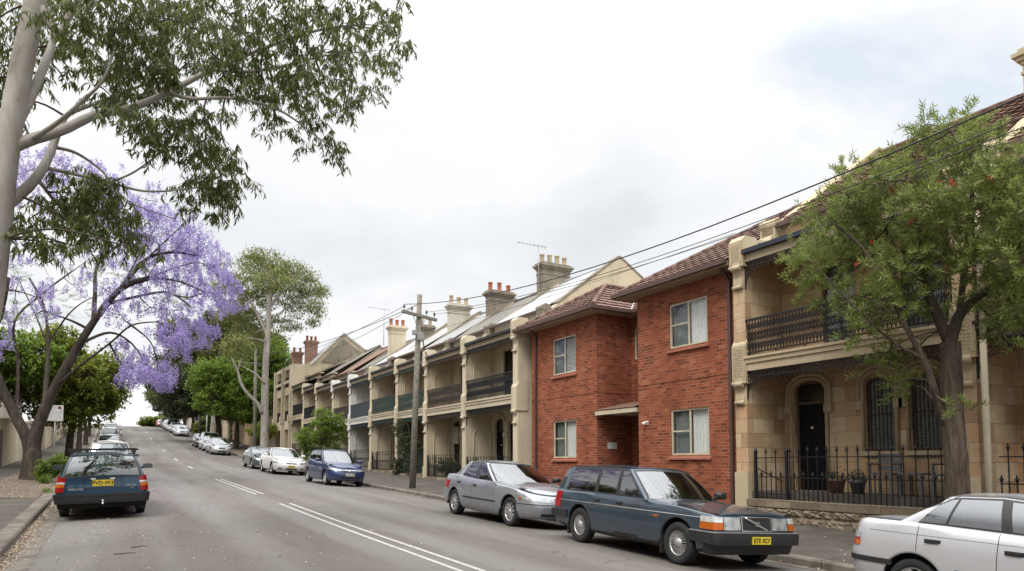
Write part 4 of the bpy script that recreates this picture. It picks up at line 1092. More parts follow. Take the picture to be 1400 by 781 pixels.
def door(parent, P, u0,u1,z0,z1, mat='door_black', fan=0, frame='timber_dark', d=.14, knob=True, open_=False):
    mb = MB(); f = .06
    for a,b,c,e in ((u0,u0+f,z0,z1),(u1-f,u1,z0,z1),(u0+f,u1-f,z1-f,z1)): pbox(mb,P,a,b,d-.05,d+.04,c,e)
    if fan: pbox(mb,P,u0+f,u1-f,d-.05,d+.04,z1-fan-f,z1-fan)
    fr = mb.build('door_frame', M[frame], parent)
    zt_ = z1-f-(fan if fan else 0)
    mb = MB(); pbox(mb,P,u0+f,u1-f,d,d+.045,z0,zt_)
    W_ = u1-u0-2*f
    for a,b in ((.10,.46),(.54,.90)):
        for c,e in ((.06,.42),(.50,.94)): pbox(mb,P,u0+f+W_*a,u0+f+W_*b,d-.012,d+.002,z0+(zt_-z0)*c,z0+(zt_-z0)*e)
    dr = mb.build('door', M[mat], parent)
    if knob:
        k = MB(); q = P(u0+f+W_*.5,d-.03,z0+1.55 if z1-z0 > 1.9 else z0+.9); k.lathe([(.001,-.02),(.03,-.015),(.035,0),(.02,.02),(.001,.03)],q,'x',12); k.build('knocker', M['tap'], dr)
    if fan:
        g = MB(); pbox(g,P,u0+f,u1-f,d+.002,d+.006,zt_+f*.2,z1-f); g.build('fanlight', M['window_glass'], fr)
        g = MB(); pbox(g,P,u0+f,u1-f,d+.25,d+.26,zt_,z1-f); g.build('room_lining', M['dark_room'], fr)
    return dr
def lace(mb, P, u0,u1,z0,z1, cell=.165, t=.011, d=0.0, m=0, fringe=False):
    n = max(1,round((u1-u0)/cell)); c = (u1-u0)/n; h = z1-z0
    def seg(a,b): mb.bar(P(u0+a[0],d,z0+a[1]),P(u0+b[0],d,z0+b[1]),t,t*.8,m)
    def circ(x,y,rx,ry,k=8):
        pts = [(x+rx*math.cos(2*math.pi*i/k),y+ry*math.sin(2*math.pi*i/k)) for i in range(k+1)]
        for a,b in zip(pts,pts[1:]): seg(a,b)
    for i in range(n):
        x = i*c; xm = x+c/2
        if fringe:
            seg((x,h*.45),(xm,h*.05)); seg((xm,h*.05),(x+c,h*.45)); circ(xm,h*.68,c*.3,h*.2,6); seg((x,h*.45),(xm,h*.95)); seg((x+c,h*.45),(xm,h*.95)); seg((x,h),(x,h*.4))
        elif t >= .013:
            seg((x,0),(x,h)); seg((xm,0),(xm,h)); seg((x,0),(x+c,h)); seg((x+c,0),(x,h)); circ(xm,h*.72,c*.34,h*.16,7); circ(xm,h*.28,c*.34,h*.16,7)
        else:
            seg((x,0),(x,h)); circ(xm,h*.5,c*.36,h*.13); circ(xm,h*.80,c*.28,h*.085,7); circ(xm,h*.20,c*.28,h*.085,7)
            seg((x,h*.5),(xm,h*.66)); seg((xm,h*.66),(x+c,h*.5)); seg((x,h*.5),(xm,h*.34)); seg((xm,h*.34),(x+c,h*.5))
            seg((x,h),(xm,h*.72)); seg((x+c,h),(xm,h*.72)); seg((x,0),(xm,h*.28)); seg((x+c,0),(xm,h*.28)); seg((xm,h*.34),(xm,h*.66))
            if t < .02: seg((x,h*.86),(x+c,h*.86)); seg((x,h*.12),(x+c,h*.12))
def spear_fence(parent, X, y0, y1, zb, ztip, mat, pitch=.118, rails=(.30,.84), short=.55, name='fence_panel', gate=False):
    """iron pickets along Y, tall and short alternating, each with a spear head"""
    mb = MB(); n = max(2,int((y1-y0)/pitch)); H = ztip-zb
    for k in range(n+1):
        y = y0+(y1-y0)*k/n; tall = k % 2 == 0
        zt_ = zb+H*(1 if tall else short)
        mb.box(X-.009,X+.009,y-.009,y+.009,zb,zt_-.14)
        b = zt_-.14
        for (w0,za,w1,zc) in ((.010,b,.026,b+.02),(.014,b+.02,.034,b+.055),(.034,b+.055,.012,b+.085),(.018,b+.085,.002,b+.14)):
            q0 = [(X-w0*.5,y-w0,za),(X+w0*.5,y-w0,za),(X+w0*.5,y+w0,za),(X-w0*.5,y+w0,za)]; q1 = [(X-w1*.5,y-w1,zc),(X+w1*.5,y-w1,zc),(X+w1*.5,y+w1,zc),(X-w1*.5,y+w1,zc)]
            for i in range(4):
                j = (i+1)%4; mb.poly([q0[i],q0[j],q1[j],q1[i]])
    for r in rails: mb.box(X-.013,X+.013,y0-.02,y1+.02,zb+H*r-.011,zb+H*r+.011)
    return mb.build(name, M[mat], parent)
def tile_face(mb, poly, course=.335, wave=.30, m=0):
    """rows of moulded tiles over a convex planar polygon"""
    p = [Vector(q) for q in poly]; n = (p[1]-p[0]).cross(p[2]-p[0]).normalized()
    if n.z < 0: n = -n
    u = Vector((0,0,1)).cross(n).normalized(); v = n.cross(u); o = p[0]
    q = [((a-o).dot(u),(a-o).dot(v)) for a in p]; v0, v1 = min(a[1] for a in q), max(a[1] for a in q)
    def span(vv):
        xs = []
        for (a,b),(c,d) in zip(q,q[1:]+q[:1]):
            if (b-vv)*(d-vv) <= 0 and abs(b-d) > 1e-9: xs.append(a+(c-a)*(vv-b)/(d-b))
        return (min(xs),max(xs)) if len(xs) >= 2 else None
    k = 0; vv = v0
    while vv < v1-.02:
        ve = min(vv+course,v1-.001); s0, s1 = span(vv+.001), span(ve)
        if s0 and s1:
            L0, L1 = s0; U0, U1 = s1; nn = max(2,int((L1-L0)/.05)); rows = [[],[],[]]
            for i in range(nn+1):
                t = i/nn; xa = L0+(L1-L0)*t; xb = U0+(U1-U0)*t
                ph = ((xa/wave+0)%1); hgt = .012*max(0,math.sin(ph*math.pi*2))**.7 if math.sin(ph*math.pi*2) > 0 else 0
                ph2 = ((xb/wave+0)%1); hg2 = .012*max(0,math.sin(ph2*math.pi*2))**.7 if math.sin(ph2*math.pi*2) > 0 else 0
                j = .004*math.sin(int(xa/wave)*12.9+k*7.7)
                rows[0].append(o+u*xa+v*vv+n*(-.005)); rows[1].append(o+u*xa+v*vv+n*(.045+hgt+j)); rows[2].append(o+u*xb+v*ve+n*(.004+hg2))
            mb.grid(rows[:2],m,False); mb.grid(rows[1:],m,True)
        vv += course; k += 1
def ridge_caps(mb, a, b, r=.085, m=0):
    a, b = Vector(a), Vector(b); n = max(1,int((b-a).length/.38))
    for k in range(n):
        p, q = a+(b-a)*(k/n), a+(b-a)*((k+1.06)/n)
        mb.tube([p,q],[r*1.06,r*.96],8,m,True,True)
def chimney(parent, x0,x1,yc,z0,z1,mat,pots,potmat,w_=.62,cap=.13):
    mb = MB(); a, b = yc-w_/2, yc+w_/2; h = z1-z0
    mb.box(x0+cap,x1-cap,a+cap*.6,b-cap*.6,z0,z1-.36)
    for k,(e,za,zc) in enumerate(((.05,z1-.58,z1-.52),(.05,z1-.36,z1-.28),(.11,z1-.28,z1-.19),(.17,z1-.19,z1-.10),(.08,z1-.10,z1))):
        e -= .02; mb.box(x0+cap-e,x1-cap+e,a+cap*.6-e,b-cap*.6+e,za,zc)
    c = mb.build('chimney', M[mat], parent)
    for k in range(pots):
        x = x0+cap+.14+(x1-x0-2*cap-.28)*(k/(pots-1) if pots > 1 else .5); j = rnd.uniform(-.04,.05)
        p = MB(); p.lathe([(.10,0),(.13,.02),(.115,.06),(.105,.35+j),(.125,.38+j),(.135,.43+j),(.115,.45+j),(.085,.45+j),(.08,.1)],(x,yc,z1),'z',14)
        p.build('chimney_pot', M[potmat], c)
    return c
def coping(mb, pts, y0, y1, t=.09, o=.04, m=0):
    """strip of cement coping along a parapet line pts (x,z)"""
    for (a,b),(c,d) in zip(pts,pts[1:]):
        dx, dz = c-a, d-b; L = math.hypot(dx,dz); nx, nz = -dz/L, dx/L
        if nz < 0: nx, nz = -nx, -nz
        mb.extrude([(a,y0-o,b),(c,y0-o,d),(c+nx*t,y0-o,d+nz*t),(a+nx*t,y0-o,b+nz*t)],(0,y1-y0+2*o,0),m)
def bracket(mb, x, y0, y1, z0, z1, out, m=0):
    """scrolled console under a corbel on the front of a party wall"""
    n = 9; pts = []
    for k in range(n+1):
        t = k/n; pts.append((x-out*(t**1.6)-.02*math.sin(t*math.pi*3), z0+(z1-z0)*t))
    poly = [(x+.02,y0,z0)]+[(a,y0,b) for a,b in pts]+[(x+.02,y0,z1)]
    mb.extrude(poly,(0,y1-y0,0),m)
    mb.tube([(x-.03,y0-.01,z0+.02),(x-.03,y1+.01,z0+.02)],.055,10,m); mb.tube([(x-out*.8,y0-.01,z1-.08),(x-out*.8,y1+.01,z1-.08)],.075,10,m)
def arch_path(P, uc, hw, z0, zs, n=12, d=0.0, rise=None):
    rise = hw if rise is None else rise
    return [P(uc-hw,d,z0)]+[P(uc-hw*math.cos(math.pi*k/n),d,zs+rise*math.sin(math.pi*k/n)) for k in range(n+1)]+[P(uc+hw,d,z0)]

XF_, XW = 13.5, 14.9                    # front of the fins, house wall behind the verandah
def terrace(label, y0, y1, zg, zf, zd, ze, S, group='row of terrace houses', cat='house'):
    """y0,y1 inner faces of the party walls; zg ground, zf verandah floor, zd deck top, ze verandah eave. The house owns the wall at y1 (and y0 when S['south'])."""
    T = thing('terrace_house', label, cat, (XW,(y0+y1)/2,zg), group)
    wm, tm, fm = S.get('wall','cream_render'), S.get('trim','cream_trim'), S.get('fin',S.get('wall','cream_render'))
    im = S.get('iron','iron_black'); fw = .36
    rz, rx = S.get('ridge_z',8.7)+S.get('dz',0), S.get('ridge_x',18.7)
    slope = (rz-(ze+1.05))/(rx-XW)
    # front wall with openings
    mb = MB(); w_ = y1-y0; P = FX(XW)
    ops = []
    gd, gw, ud = S['door'], S['win'], S['up']
    for a,b in gd: ops.append((a,b,zf,zf+2.72,.22 if S.get('arch',True) else 0))
    for a,b in gw: ops.append((a,b,zf+S.get('sill',.85),zf+2.62,.16 if S.get('arch',True) else 0))
    for a,b in ud: ops.append((a,b,zd+.02,zd+2.25,0))
    wall(mb,P,y0,y1,zg-.3,ze+.95,ops,.16)
    mb.box(XW+.001,XW+.3,y0,y1,ze+.95,ze+1.02)
    mb.build('wall', M[wm], T)
    # rooms behind are closed
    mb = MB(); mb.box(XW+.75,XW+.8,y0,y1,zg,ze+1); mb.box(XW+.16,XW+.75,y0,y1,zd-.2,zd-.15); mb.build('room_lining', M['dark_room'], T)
    for a,b in gd: door(T,P,a,b,zf,zf+2.70,S.get('doormat','door_black'),.5,S.get('frame','timber_dark'))
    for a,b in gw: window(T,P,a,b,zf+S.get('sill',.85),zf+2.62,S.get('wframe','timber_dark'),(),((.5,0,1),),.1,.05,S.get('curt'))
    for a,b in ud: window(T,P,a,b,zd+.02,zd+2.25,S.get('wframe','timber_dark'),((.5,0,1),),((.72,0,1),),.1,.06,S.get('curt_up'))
    # mouldings round door and windows
    mb = MB()
    for a,b in list(gd)+list(gw):
        z0_ = zf if (a,b) in gd else zf+S.get('sill',.85)
        mb.tube(arch_path(P,(a+b)/2,(b-a)/2+.07,z0_,zf+2.5,10,-.02,.28),.05,6)
        mb.tube(arch_path(P,(a+b)/2,(b-a)/2+.16,zf+2.05,zf+2.52,10,-.03,.36),.055,6)
        for u in (a-.13,b+.13): pbox(mb,P,u-.10,u+.10,-.09,.0,zf+1.9,zf+2.1)
        if (a,b) in gw: pbox(mb,P,a-.12,b+.12,-.08,.1,z0_-.10,z0_-.005)
    mb.build('moulding', M[S.get('mould',tm)], T)
    if S.get('bars'):
        mb = MB()
        for a,b in gw:
            n = 6
            for k in range(n+1): u = a+.05+(b-a-.1)*k/n; mb.bar(P(u,-.03,zf+.78),P(u,-.03,zf+2.6),.014)
            for z in (zf+.95,zf+1.7,zf+2.4): mb.bar(P(a,-.03,z),P(b,-.03,z),.02,.008)
        mb.build('window_bars', M['iron_black'], T)
    # party walls: full section with stepped parapet, coping, corbels
    sides = [(y1,y1+fw)]+([(y0-fw,y0)] if S.get('south') else [])
    for a,b in sides:
        mb = MB()
        top = [(XF_,ze+.28),(XF_+.95,ze+.42)]
        scroll = [(XW-.28,ze+.62),(XW-.26,ze+1.05),(XW-.12,ze+1.16),(XW+.10,ze+1.10),(XW+.16,ze+.98)]
        s0 = (XW+.5,ze+1.22); peak = (rx,rz+.16); back = (rx+4.6,rz-2.6)
        line = top+scroll+[s0,peak,back]
        poly = [(XF_,a,zg-.3)]+[(x,a,z) for x,z in line]+[(rx+4.6,a,zg-.3)]
        # as quads from the ground to the line: keeps the faces planar and convex
        pts = [(XF_,zg-.3)]+line
        for (p,q),(r_,s_) in zip(line,line[1:]):
            if r_ <= p: continue
            mb.poly([(p,a,zg-.3),(r_,a,zg-.3),(r_,a,s_),(p,a,q)]); mb.poly([(p,b,zg-.3),(r_,b,zg-.3),(r_,b,s_),(p,b,q)])
            mb.poly([(p,a,q),(r_,a,s_),(r_,b,s_),(p,b,q)])
        mb.poly([(XF_,a,zg-.3),(XF_,b,zg-.3),(XF_,b,line[0][1]),(XF_,a,line[0][1])])
        pw = mb.build('party_wall', M[S.get('side',fm)], T)
        mb = MB(); coping(mb,[top[0],top[1],scroll[0]],a,b,.06,.03); coping(mb,[s0,peak,back],a,b,.08,.02)
        mb.extrude([(x,a-.05,z) for x,z in [(XW-.32,ze+.55)]+scroll[0:1]+scroll[1:]+[(XW+.20,ze+.72)]],(0,b-a+.1,0))
        mb.tube([(XW-.18,a-.07,ze+.98),(XW-.18,b+.07,ze+.98)],.13,12)
        mb.build('coping', M[S.get('coping','grey_cement')], pw)
        # pilaster front: shaft, deck corbel, head block with carved panel
        c0, c1 = a-.035, b+.035; pm = M[S.get('pil','carved_stone') if S.get('stone') else S.get('pil',tm)]
        def knots(mb, za, zb, up):           # carved ornament: rows of small raised knots inside a rim
            o_ = .09 if up else .06
            if S.get('stone'):
                for k in range(11):
                    z = za+(zb-za)*(k+.5)/11
                    for s in (-1.5,-.5,.5,1.5): mb.lathe([(.006,-.006),(.014,-.016),(.028,0)],(XF_-o_+.004,(a+b)/2+s*.062+(.02 if k%2 else -.01),z),'x',6)
            for yy in (a+.02,b-.02): mb.box(XF_-o_-.015,XF_,yy-.02,yy+.02,za-.05,zb+.04)
        mb = MB(); mb.box(XF_-.05,XF_+.5,a-.02,b+.02,zg-.3,zf+.45); mb.build('pilaster_base', pm, pw)
        mb = MB(); mb.box(XF_-.06,XF_+.45,c0,c1,zd-.62,zd+.28)
        mb.extrude([(XF_-.06,c0,zd+.28),(XF_+.06,c0,zd+.50),(XF_+.45,c0,zd+.50),(XF_+.45,c0,zd+.28)],(0,c1-c0,0))
        bracket(mb,XF_,a+.05,b-.05,zd-1.15,zd-.60,.07); mb.box(XF_-.09,XF_+.4,c0-.01,c1+.01,zd-.66,zd-.61); knots(mb,zd-.5,zd+.22,False); mb.build('corbel', pm, pw)
        mb = MB(); mb.box(XF_-.09,XF_+.5,c0,c1,ze-.28,ze+.34); mb.extrude([(XF_-.09,c0,ze+.34),(XF_+.02,c0,ze+.46),(XF_+.42,c0,ze+.46),(XF_+.5,c0,ze+.34)],(0,c1-c0,0))
        bracket(mb,XF_,a+.04,b-.04,ze-.85,ze-.26,.09); mb.box(XF_-.11,XF_+.4,c0-.015,c1+.015,ze-.33,ze-.28); knots(mb,ze-.18,ze+.26,True); mb.build('capital', pm, pw)
        # blind arch on the verandah side
        if S.get('niche',True) and (a,b) == sides[0]:
            mb = MB(); Q = FY(a-.012)
            for z0_,z1_ in ((zf+.05,zf+1.95),(zd+.1,zd+1.45)): mb.tube(arch_path(Q,(XF_+XW)/2+.12,.42,z0_,z1_,12,0,.38),.028,6)
            mb.build('blind_arch', M[S.get('mould',tm)], pw)
    # deck, balustrade, valances
    mb = MB(); mb.box(XF_+.02,XW-.003,y0+.003,y1-.003,zd-.14,zd-.04)
    for e,za,zb in ((.0,zd-.36,zd-.17),(-.035,zd-.17,zd-.06),(-.07,zd-.06,zd)): mb.box(XF_-.02+e,XF_+.12,y0+.003,y1-.003,za,zb)
    mb.build('deck', M[S.get('deck',tm)], T)
    mb = MB(); mb.box(XF_+.12,XW-.01,y0+.004,y1-.004,zd-.165,zd-.145); mb.build('soffit', M[S.get('soffit','cream_trim')], T)
    xl = XF_+.02; Q = FX(xl)
    mb = MB(); mb.box(xl-.03,xl+.03,y0,y1,zd+.875,zd+.925); mb.box(xl-.018,xl+.018,y0,y1,zd+.07,zd+.10)
    if S.get('solid'): mb.box(xl-.008,xl+.008,y0,y1,zd+.10,zd+.875)
    else: lace(mb,Q,y0+.02,y1-.02,zd+.10,zd+.875,S.get('cell',.165),S.get('lt',.0125))
    n = 7
    for k in range(n): mb.box(xl-.012,xl+.012,y0+.1+(w_-.2)*k/(n-1)-.012,y0+.1+(w_-.2)*k/(n-1)+.012,zd,zd+.08)
    mb.build('balustrade', M[im], T)
    if S.get('valance',True):
        for zt_,h in ((zd-.36,.28),(ze-.22,.26)):
            mb = MB(); lace(mb,Q,y0+.01,y1-.01,zt_-h,zt_,.13,.012,0,0,True); mb.box(xl-.014,xl+.014,y0,y1,zt_-.03,zt_+.0); mb.box(xl-.01,xl+.01,y0,y1,zt_-h*.58,zt_-h*.52)
            for s,yy in ((1,y0),(-1,y1)):
                for k in range(4): mb.bar(Q(yy+s*.02,0,zt_-h-.35+.1*k),Q(yy+s*(.10+.1*k),0,zt_-h+.01),.016,.012)
                mb.bar(Q(yy+s*.02,0,zt_-h-.42),Q(yy+s*.02,0,zt_),.03,.02)
            mb.build('valance', M[im], T)
    # verandah roof: beam, gutter, sheet
    mb = MB(); mb.box(XF_+.01,XF_+.13,y0+.003,y1-.003,ze-.22,ze-.005); mb.box(XF_+.14,XW-.003,y0+.003,y1-.003,ze-.03,ze-.01); mb.build('beam', M[S.get('beam','fascia_tan')], T)
    mb = MB(); mb.box(XF_-.11,XF_+.005,y0+.01,y1-.01,ze-.03,ze+.075); mb.build('gutter', M[S.get('gutter','iron_black')], T)
    mb = MB(); mb.extrude([(XF_-.07,y0,ze+.05),(XW-.01,y0,ze+.58),(XW-.01,y0,ze+.60),(XF_-.07,y0,ze+.078)],(0,y1-y0,0)); mb.build('verandah_roof', M[S.get('vroof','white_iron_roof')], T)
    # main roof
    zw = ze+.98
    if S.get('tiles'):
        mb = MB(); tile_face(mb,[(XW-.12,y0,zw-.03),(XW-.12,y1,zw-.03),(rx,y1,rz),(rx,y0,rz)]); mb.poly([(rx,y0,rz),(rx,y1,rz),(rx+4.6,y1,rz-2.8),(rx+4.6,y0,rz-2.8)]); ridge_caps(mb,(rx,y0,rz+.03),(rx,y1,rz+.03))
    else:
        mb = MB(); mb.extrude([(XW-.15,y0,zw-.03),(rx,y0,rz),(rx+4.6,y0,rz-2.8),(rx+4.6,y0,rz-2.83),(rx,y0,rz-.04),(XW-.15,y0,zw-.07)],(0,w_,0))
        mb.tube([(rx,y0,rz+.02),(rx,y1,rz+.02)],.07,8)
    rf = mb.build('roof', M[S.get('roof','white_iron_roof')], T)
    mb = MB(); mb.box(XW-.27,XW-.16,y0+.02,y1-.02,zw-.13,zw-.03); mb.build('gutter', M['gutter_brown'], T)
    for ch in S.get('chim',[]): chimney(rf,*ch)
    # verandah floor and steps
    mb = MB(); mb.box(XF_+.1,XW-.002,y0+.002,y1-.002,zg-.2,zf-.003); mb.build('verandah_floor', M['footpath'], T)
    return T
def fence(label, y0, y1, zg, zb, ztip, S, group, plinth='rough_stone', cop=True, gate=None, pitch=.118):
    F = thing('iron_fence', label, 'fence', (XF_,(y0+y1)/2,zg), group)
    mb = MB(); mb.box(XF_-.10,XF_+.22,y0+.01,y1-.01,zg-.3,zb-(.17 if cop else 0))
    if cop:                                             # rock-faced blocks bulging out of the front
        rr = random.Random(int(abs(y0)*10)); zt_ = zb-.17; zmid = zg+.02+(zt_-zg)*.42
        for za,zc in ((zg-.1,zmid),(zmid,zt_)):
            y = y0+.01+rr.uniform(-.3,0)
            while y < y1-.05:
                L = rr.uniform(.5,.95); ya, yb = max(y,y0+.01)+.006, min(y+L,y1-.01)-.006
                if yb-ya > .08:
                    nu = max(4,int((yb-ya)/.06)); nv = 5; rows = []
                    for i in range(nu+1):
                        row = []
                        for j in range(nv+1):
                            e = min(1,min(i,nu-i,j*1.2,(nv-j)*1.2)/1.5); row.append((XF_-.10-.004-e*(.035+rr.uniform(-.022,.045)), ya+(yb-ya)*i/nu, za+.006+(zc-za-.012)*j/nv))
                        rows.append(row)
                    mb.grid(rows,0,False)
                y += L
    mb.build('plinth', M[plinth], F)
    if cop:
        mb = MB(); n = max(1,int((y1-y0)/1.1))
        for k in range(n): mb.box(XF_-.15,XF_+.25,y0+.01+(y1-y0-.02)*k/n+.004,y0+.01+(y1-y0-.02)*(k+1)/n-.004,zb-.17,zb)
        mb.build('coping_stone', M['rough_stone'], F)
    g0 = y1-.02
    if gate:
        spear_fence(F,XF_+.03,gate[0]+.03,gate[1]-.03,zb+.03,ztip-.02,S,pitch,(.08,.42,.80),.55,'gate')
        mb = MB()
        for y in gate: mb.box(XF_+.0,XF_+.06,y-.03,y+.03,zb,ztip-.1); mb.lathe([(.04,0),(.03,.05),(.001,.09)],(XF_+.03,y,ztip-.1),'z',8)
        mb.bar((XF_+.05,gate[1]-.05,zb+.72),(XF_+.05,gate[0]+.12,zb+.42),.02); mb.build('gate_post', M[S], F)
        g0 = gate[0]-.08
    spear_fence(F,XF_+.03,y0+.06,g0,zb+.0,ztip,S,pitch,(.42,.80))
    return F

# ------------------------------------------------------------------ the houses on the right
SS = dict(wall='sandstone', fin='sandstone', side='sandstone', stone=True, pil='carved_stone', mould='carved_stone', trim='bargeboard', deck='bargeboard', iron='iron_black', niche=False, bars=True, roof='dark_tile', tiles=True, vroof='blue_iron_roof',
          gutter='iron_navy', beam='bargeboard', ridge_z=9.15, ridge_x=19.5, sill=.95, frame='timber_brown', wframe='timber_brown', coping='carved_stone',
          curt=[(0.02,.98,'blind_dark','blind')], curt_up=[(.05,.95,'blind_dark','drape')], cell=.088, lt=.0128)
terrace('two-storey sandstone house with black front door and iron lace balcony behind the bottlebrush tree', 6.68, 11.5, -1.42, -.70, 2.60, 5.20,
        dict(SS, door=[(10.36,11.22)], win=[(8.66,9.30),(7.68,8.28)], up=[(9.5,10.35),(7.5,8.4)]), 'sandstone terrace houses')
t2 = terrace('sandstone house at the right edge with pale meter box on its wall', 1.2, 6.32, -1.5, -.72, 2.56, 5.16,
        dict(SS, door=[(1.9,2.8)], win=[(3.3,3.95),(4.3,4.9)], up=[(2.5,3.4),(4.3,5.2)], beam='timber_brown', deck='timber_dark', south=True), 'sandstone terrace houses')
mb = MB(); mb.box(XW-.16,XW-.005,5.28,6.02,.35,1.35); mb.box(XW-.185,XW-.16,5.25,6.05,1.33,1.40); mb.build('meter_box', M['meter_box'], t2)
mb = MB(); mb.tube([(13.44,6.16,-1.4),(13.44,6.16,2.2)],.055,10); mb.tube([(13.44,6.16,2.2),(13.55,6.22,5.1)],.05,8); mb.build('downpipe', M['cream_trim'], t2)
chimney(t2, 16.85,18.5,6.5,6.6,9.05,'carved_stone',3,'pot_buff',.7)
fence('black iron spear fence on a stone plinth with gate, in front of the sandstone house', 6.70, 11.46, -1.42, -.88, .36, 'iron_black', 'iron front fences', gate=(10.42,11.30))
fence('black iron spear fence right of the bottlebrush trunk at the right edge', 1.3, 6.02, -1.5, -.9, .34, 'iron_black', 'iron front fences')

# red brick flats
B = thing('brick_flats', 'two-storey red brick flats with cream windows and hipped tile roof', 'flats', (13.9,17.1,-1.25))
bx, bz0, bz1 = 13.9, -1.6, 5.08
mb = MB()
WR = [(13.12,14.58,.20,1.50),(13.12,14.58,3.27,4.55)]; WL = [(19.20,20.63,.15,1.49),(19.20,20.63,3.15,4.48)]
for P,u0,u1,ops in ((FX(bx),12.0,15.96,WR),(FX(bx),18.03,22.08,WL)): wall(mb,P,u0,u1,bz0,bz1,ops,.11)
wall(mb,FX(15.4),15.96,18.03,bz0,bz1,[(16.35,17.62,-.95,1.42),(16.55,17.86,3.5,4.56)],.11)
wall(mb,FY(18.03),bx,15.4,bz0,bz1,[],.1); mb.poly([(bx,15.96,bz0),(15.4,15.96,bz0),(15.4,15.96,bz1),(bx,15.96,bz1)])
mb.poly([(bx,22.08,bz0),(22.,22.08,bz0),(22.,22.08,bz1),(bx,22.08,bz1)])
mb.build('wall', M['brick'], B)
mb = MB()       # string course: a slim shadow course of bricks standing proud
for a,b,X in ((12.0,15.96,bx),(18.03,22.08,bx),(15.96,18.03,15.4)): mb.box(X-.014,X+.02,a-.012 if X<15 else a,b+.012 if X<15 else b,2.315,2.385)
mb.box(bx,15.4,18.018,18.05,2.315,2.385); mb.build('string_course', M['brick'], B)
for (a,b,c,d) in WR+WL:
    P = FX(bx)
    up = c > 2
    window(B,P,a,b,c,d,'cream_frame',((.5,0,1),),((.52,.52,1.0),),.06,.05, [(.03,.50,'curtain','blind' if (up and a > 17) else 'drape'),(.55,.97,'blind_dark','drape')])
    s = MB(); n = int((b-a+.16)/.085)
    for k in range(n):
        y = a-.08+(b-a+.16)*k/n; s.extrude([(bx-.07,y+.004,c-.13),(bx+.08,y+.004,c-.13),(bx+.08,y+.004,c-.004),(bx-.07,y+.004,c-.075)],(0,(b-a+.16)/n-.008,0))
    s.build('sill', M['sill_brick'], B)
window(B,FX(15.4),16.55,17.86,3.5,4.56,'cream_frame',((.5,0,1),),(),.06,.05,[(.55,.95,'blind','drape')])
door(B,FX(15.4),16.35,17.62,-.95,1.42,'door_black',0,'white_paint',.06,False)
mb = MB(); mb.box(bx+.1,15.4,15.97,18.02,bz0,-.95); mb.build('entry_step', M['footpath'], B)
# awning over the entry
mb = MB(); n = 26
rows = [[],[]]
for k in range(n+1):
    y = 15.98+2.0*k/n; w_ = .018*math.cos(k*math.pi); rows[0].append((bx-.12,y,1.70+w_)); rows[1].append((15.38,y,2.06+w_))
mb.grid(rows,0,True); aw = mb.build('awning', M['rust_roof'], B)
mb = MB(); mb.box(bx-.10,bx-.03,15.965,18.0,1.54,1.67); mb.box(bx-.03,15.39,15.965,18.0,1.565,1.60); mb.build('awning_fascia', M['cream_trim'], aw)
mb = MB(); mb.box(bx-.02,bx,15.52,15.60,1.12,1.24); mb.tube([(bx-.02,15.56,1.2),(bx-.10,15.60,1.19)],.03,8); mb.lathe([(.02,0),(.06,.02),(.065,.10),(.001,.10)],(bx-.11,15.60,1.10),'z',10); mb.build('security_light', M['white_paint'], B)
mb = MB(); j = random.Random(2)
mb.box(14.34,14.72,18.008,18.03,.44,.66); mb.build('house_number', M['sign_back'], B)
for y in (12.30,21.72):
    mb = MB(); mb.box(bx-.09,bx-.005,y-.045,y+.045,-1.2,4.75); mb.extrude([(bx-.09,y-.045,4.75),(bx-.005,y-.045,4.75),(bx-.36,y-.045,5.08),(bx-.45,y-.045,5.08)],(0,.09,0)); mb.build('downpipe', M['gutter_brown'], B)
# hipped roofs
ez = 5.16; ex = 13.42; pt = .60; pr = .60
mb = MB()
tile_face(mb,[(ex,11.94,ez),(ex,16.42,ez),(ex+4.2,12.22,ez+4.2*pr),(ex+4.2,11.94,ez+4.2*pr)])
mb.poly([(ex,16.42,ez),(ex+4.2,12.22,ez+4.2*pr),(20.5,12.22,ez+4.2*pr),(20.5,16.42,ez)])
ridge_caps(mb,(ex+.05,16.38,ez+.06),(ex+4.2,12.22,ez+4.2*pr+.05))
lz = ez-.06; A_ = (15.93,20.1,lz+2.51*pt)
tile_face(mb,[(ex,17.59,lz),(ex,22.5,lz),A_])
tile_face(mb,[(ex,17.59,lz),A_,(17.6,20.1,A_[2]),(15.05,17.59,lz)])
tile_face(mb,[(15.05,17.59,lz),(15.05,15.9,lz),(17.6,15.9,A_[2]),(17.6,20.1,A_[2])])
mb.poly([(ex,22.5,lz),A_,(20.,20.1,A_[2]),(20.,22.5,lz)])
ridge_caps(mb,(ex+.05,17.63,lz+.06),(A_[0],A_[1],A_[2]+.05)); ridge_caps(mb,(ex+.05,22.46,lz+.06),(A_[0],A_[1],A_[2]+.05)); ridge_caps(mb,(A_[0],20.1,A_[2]+.05),(17.6,20.1,A_[2]+.05))
mb.poly([(17.6,20.1,A_[2]),(17.6,15.9,A_[2]),(20,15.9,A_[2]-1),(20,20.1,A_[2]-1)])
rf = mb.build('roof', M['clay_tile'], B)
mb = MB(); mb.box(ex+.02,bx-.002,11.96,16.38,5.03,5.07); mb.box(bx-.002,15.4,15.965,16.38,5.03,5.07); mb.box(ex+.02,bx-.002,17.62,22.46,4.975,5.015); mb.box(bx-.002,15.0,17.62,18.025,4.975,5.015); mb.box(15.08,15.398,16.0,18.02,4.975,5.015)
mb.box(ex-.01,ex+.02,11.96,16.41,5.02,ez-.02); mb.box(ex-.01,ex+.02,17.60,22.49,4.965,lz-.02); mb.box(ex+.02,15.06,17.60,17.63,4.965,lz-.02); mb.box(15.05,15.08,16.0,17.60,4.965,lz-.02)
mb.build('eaves', M['fascia_tan'], B)
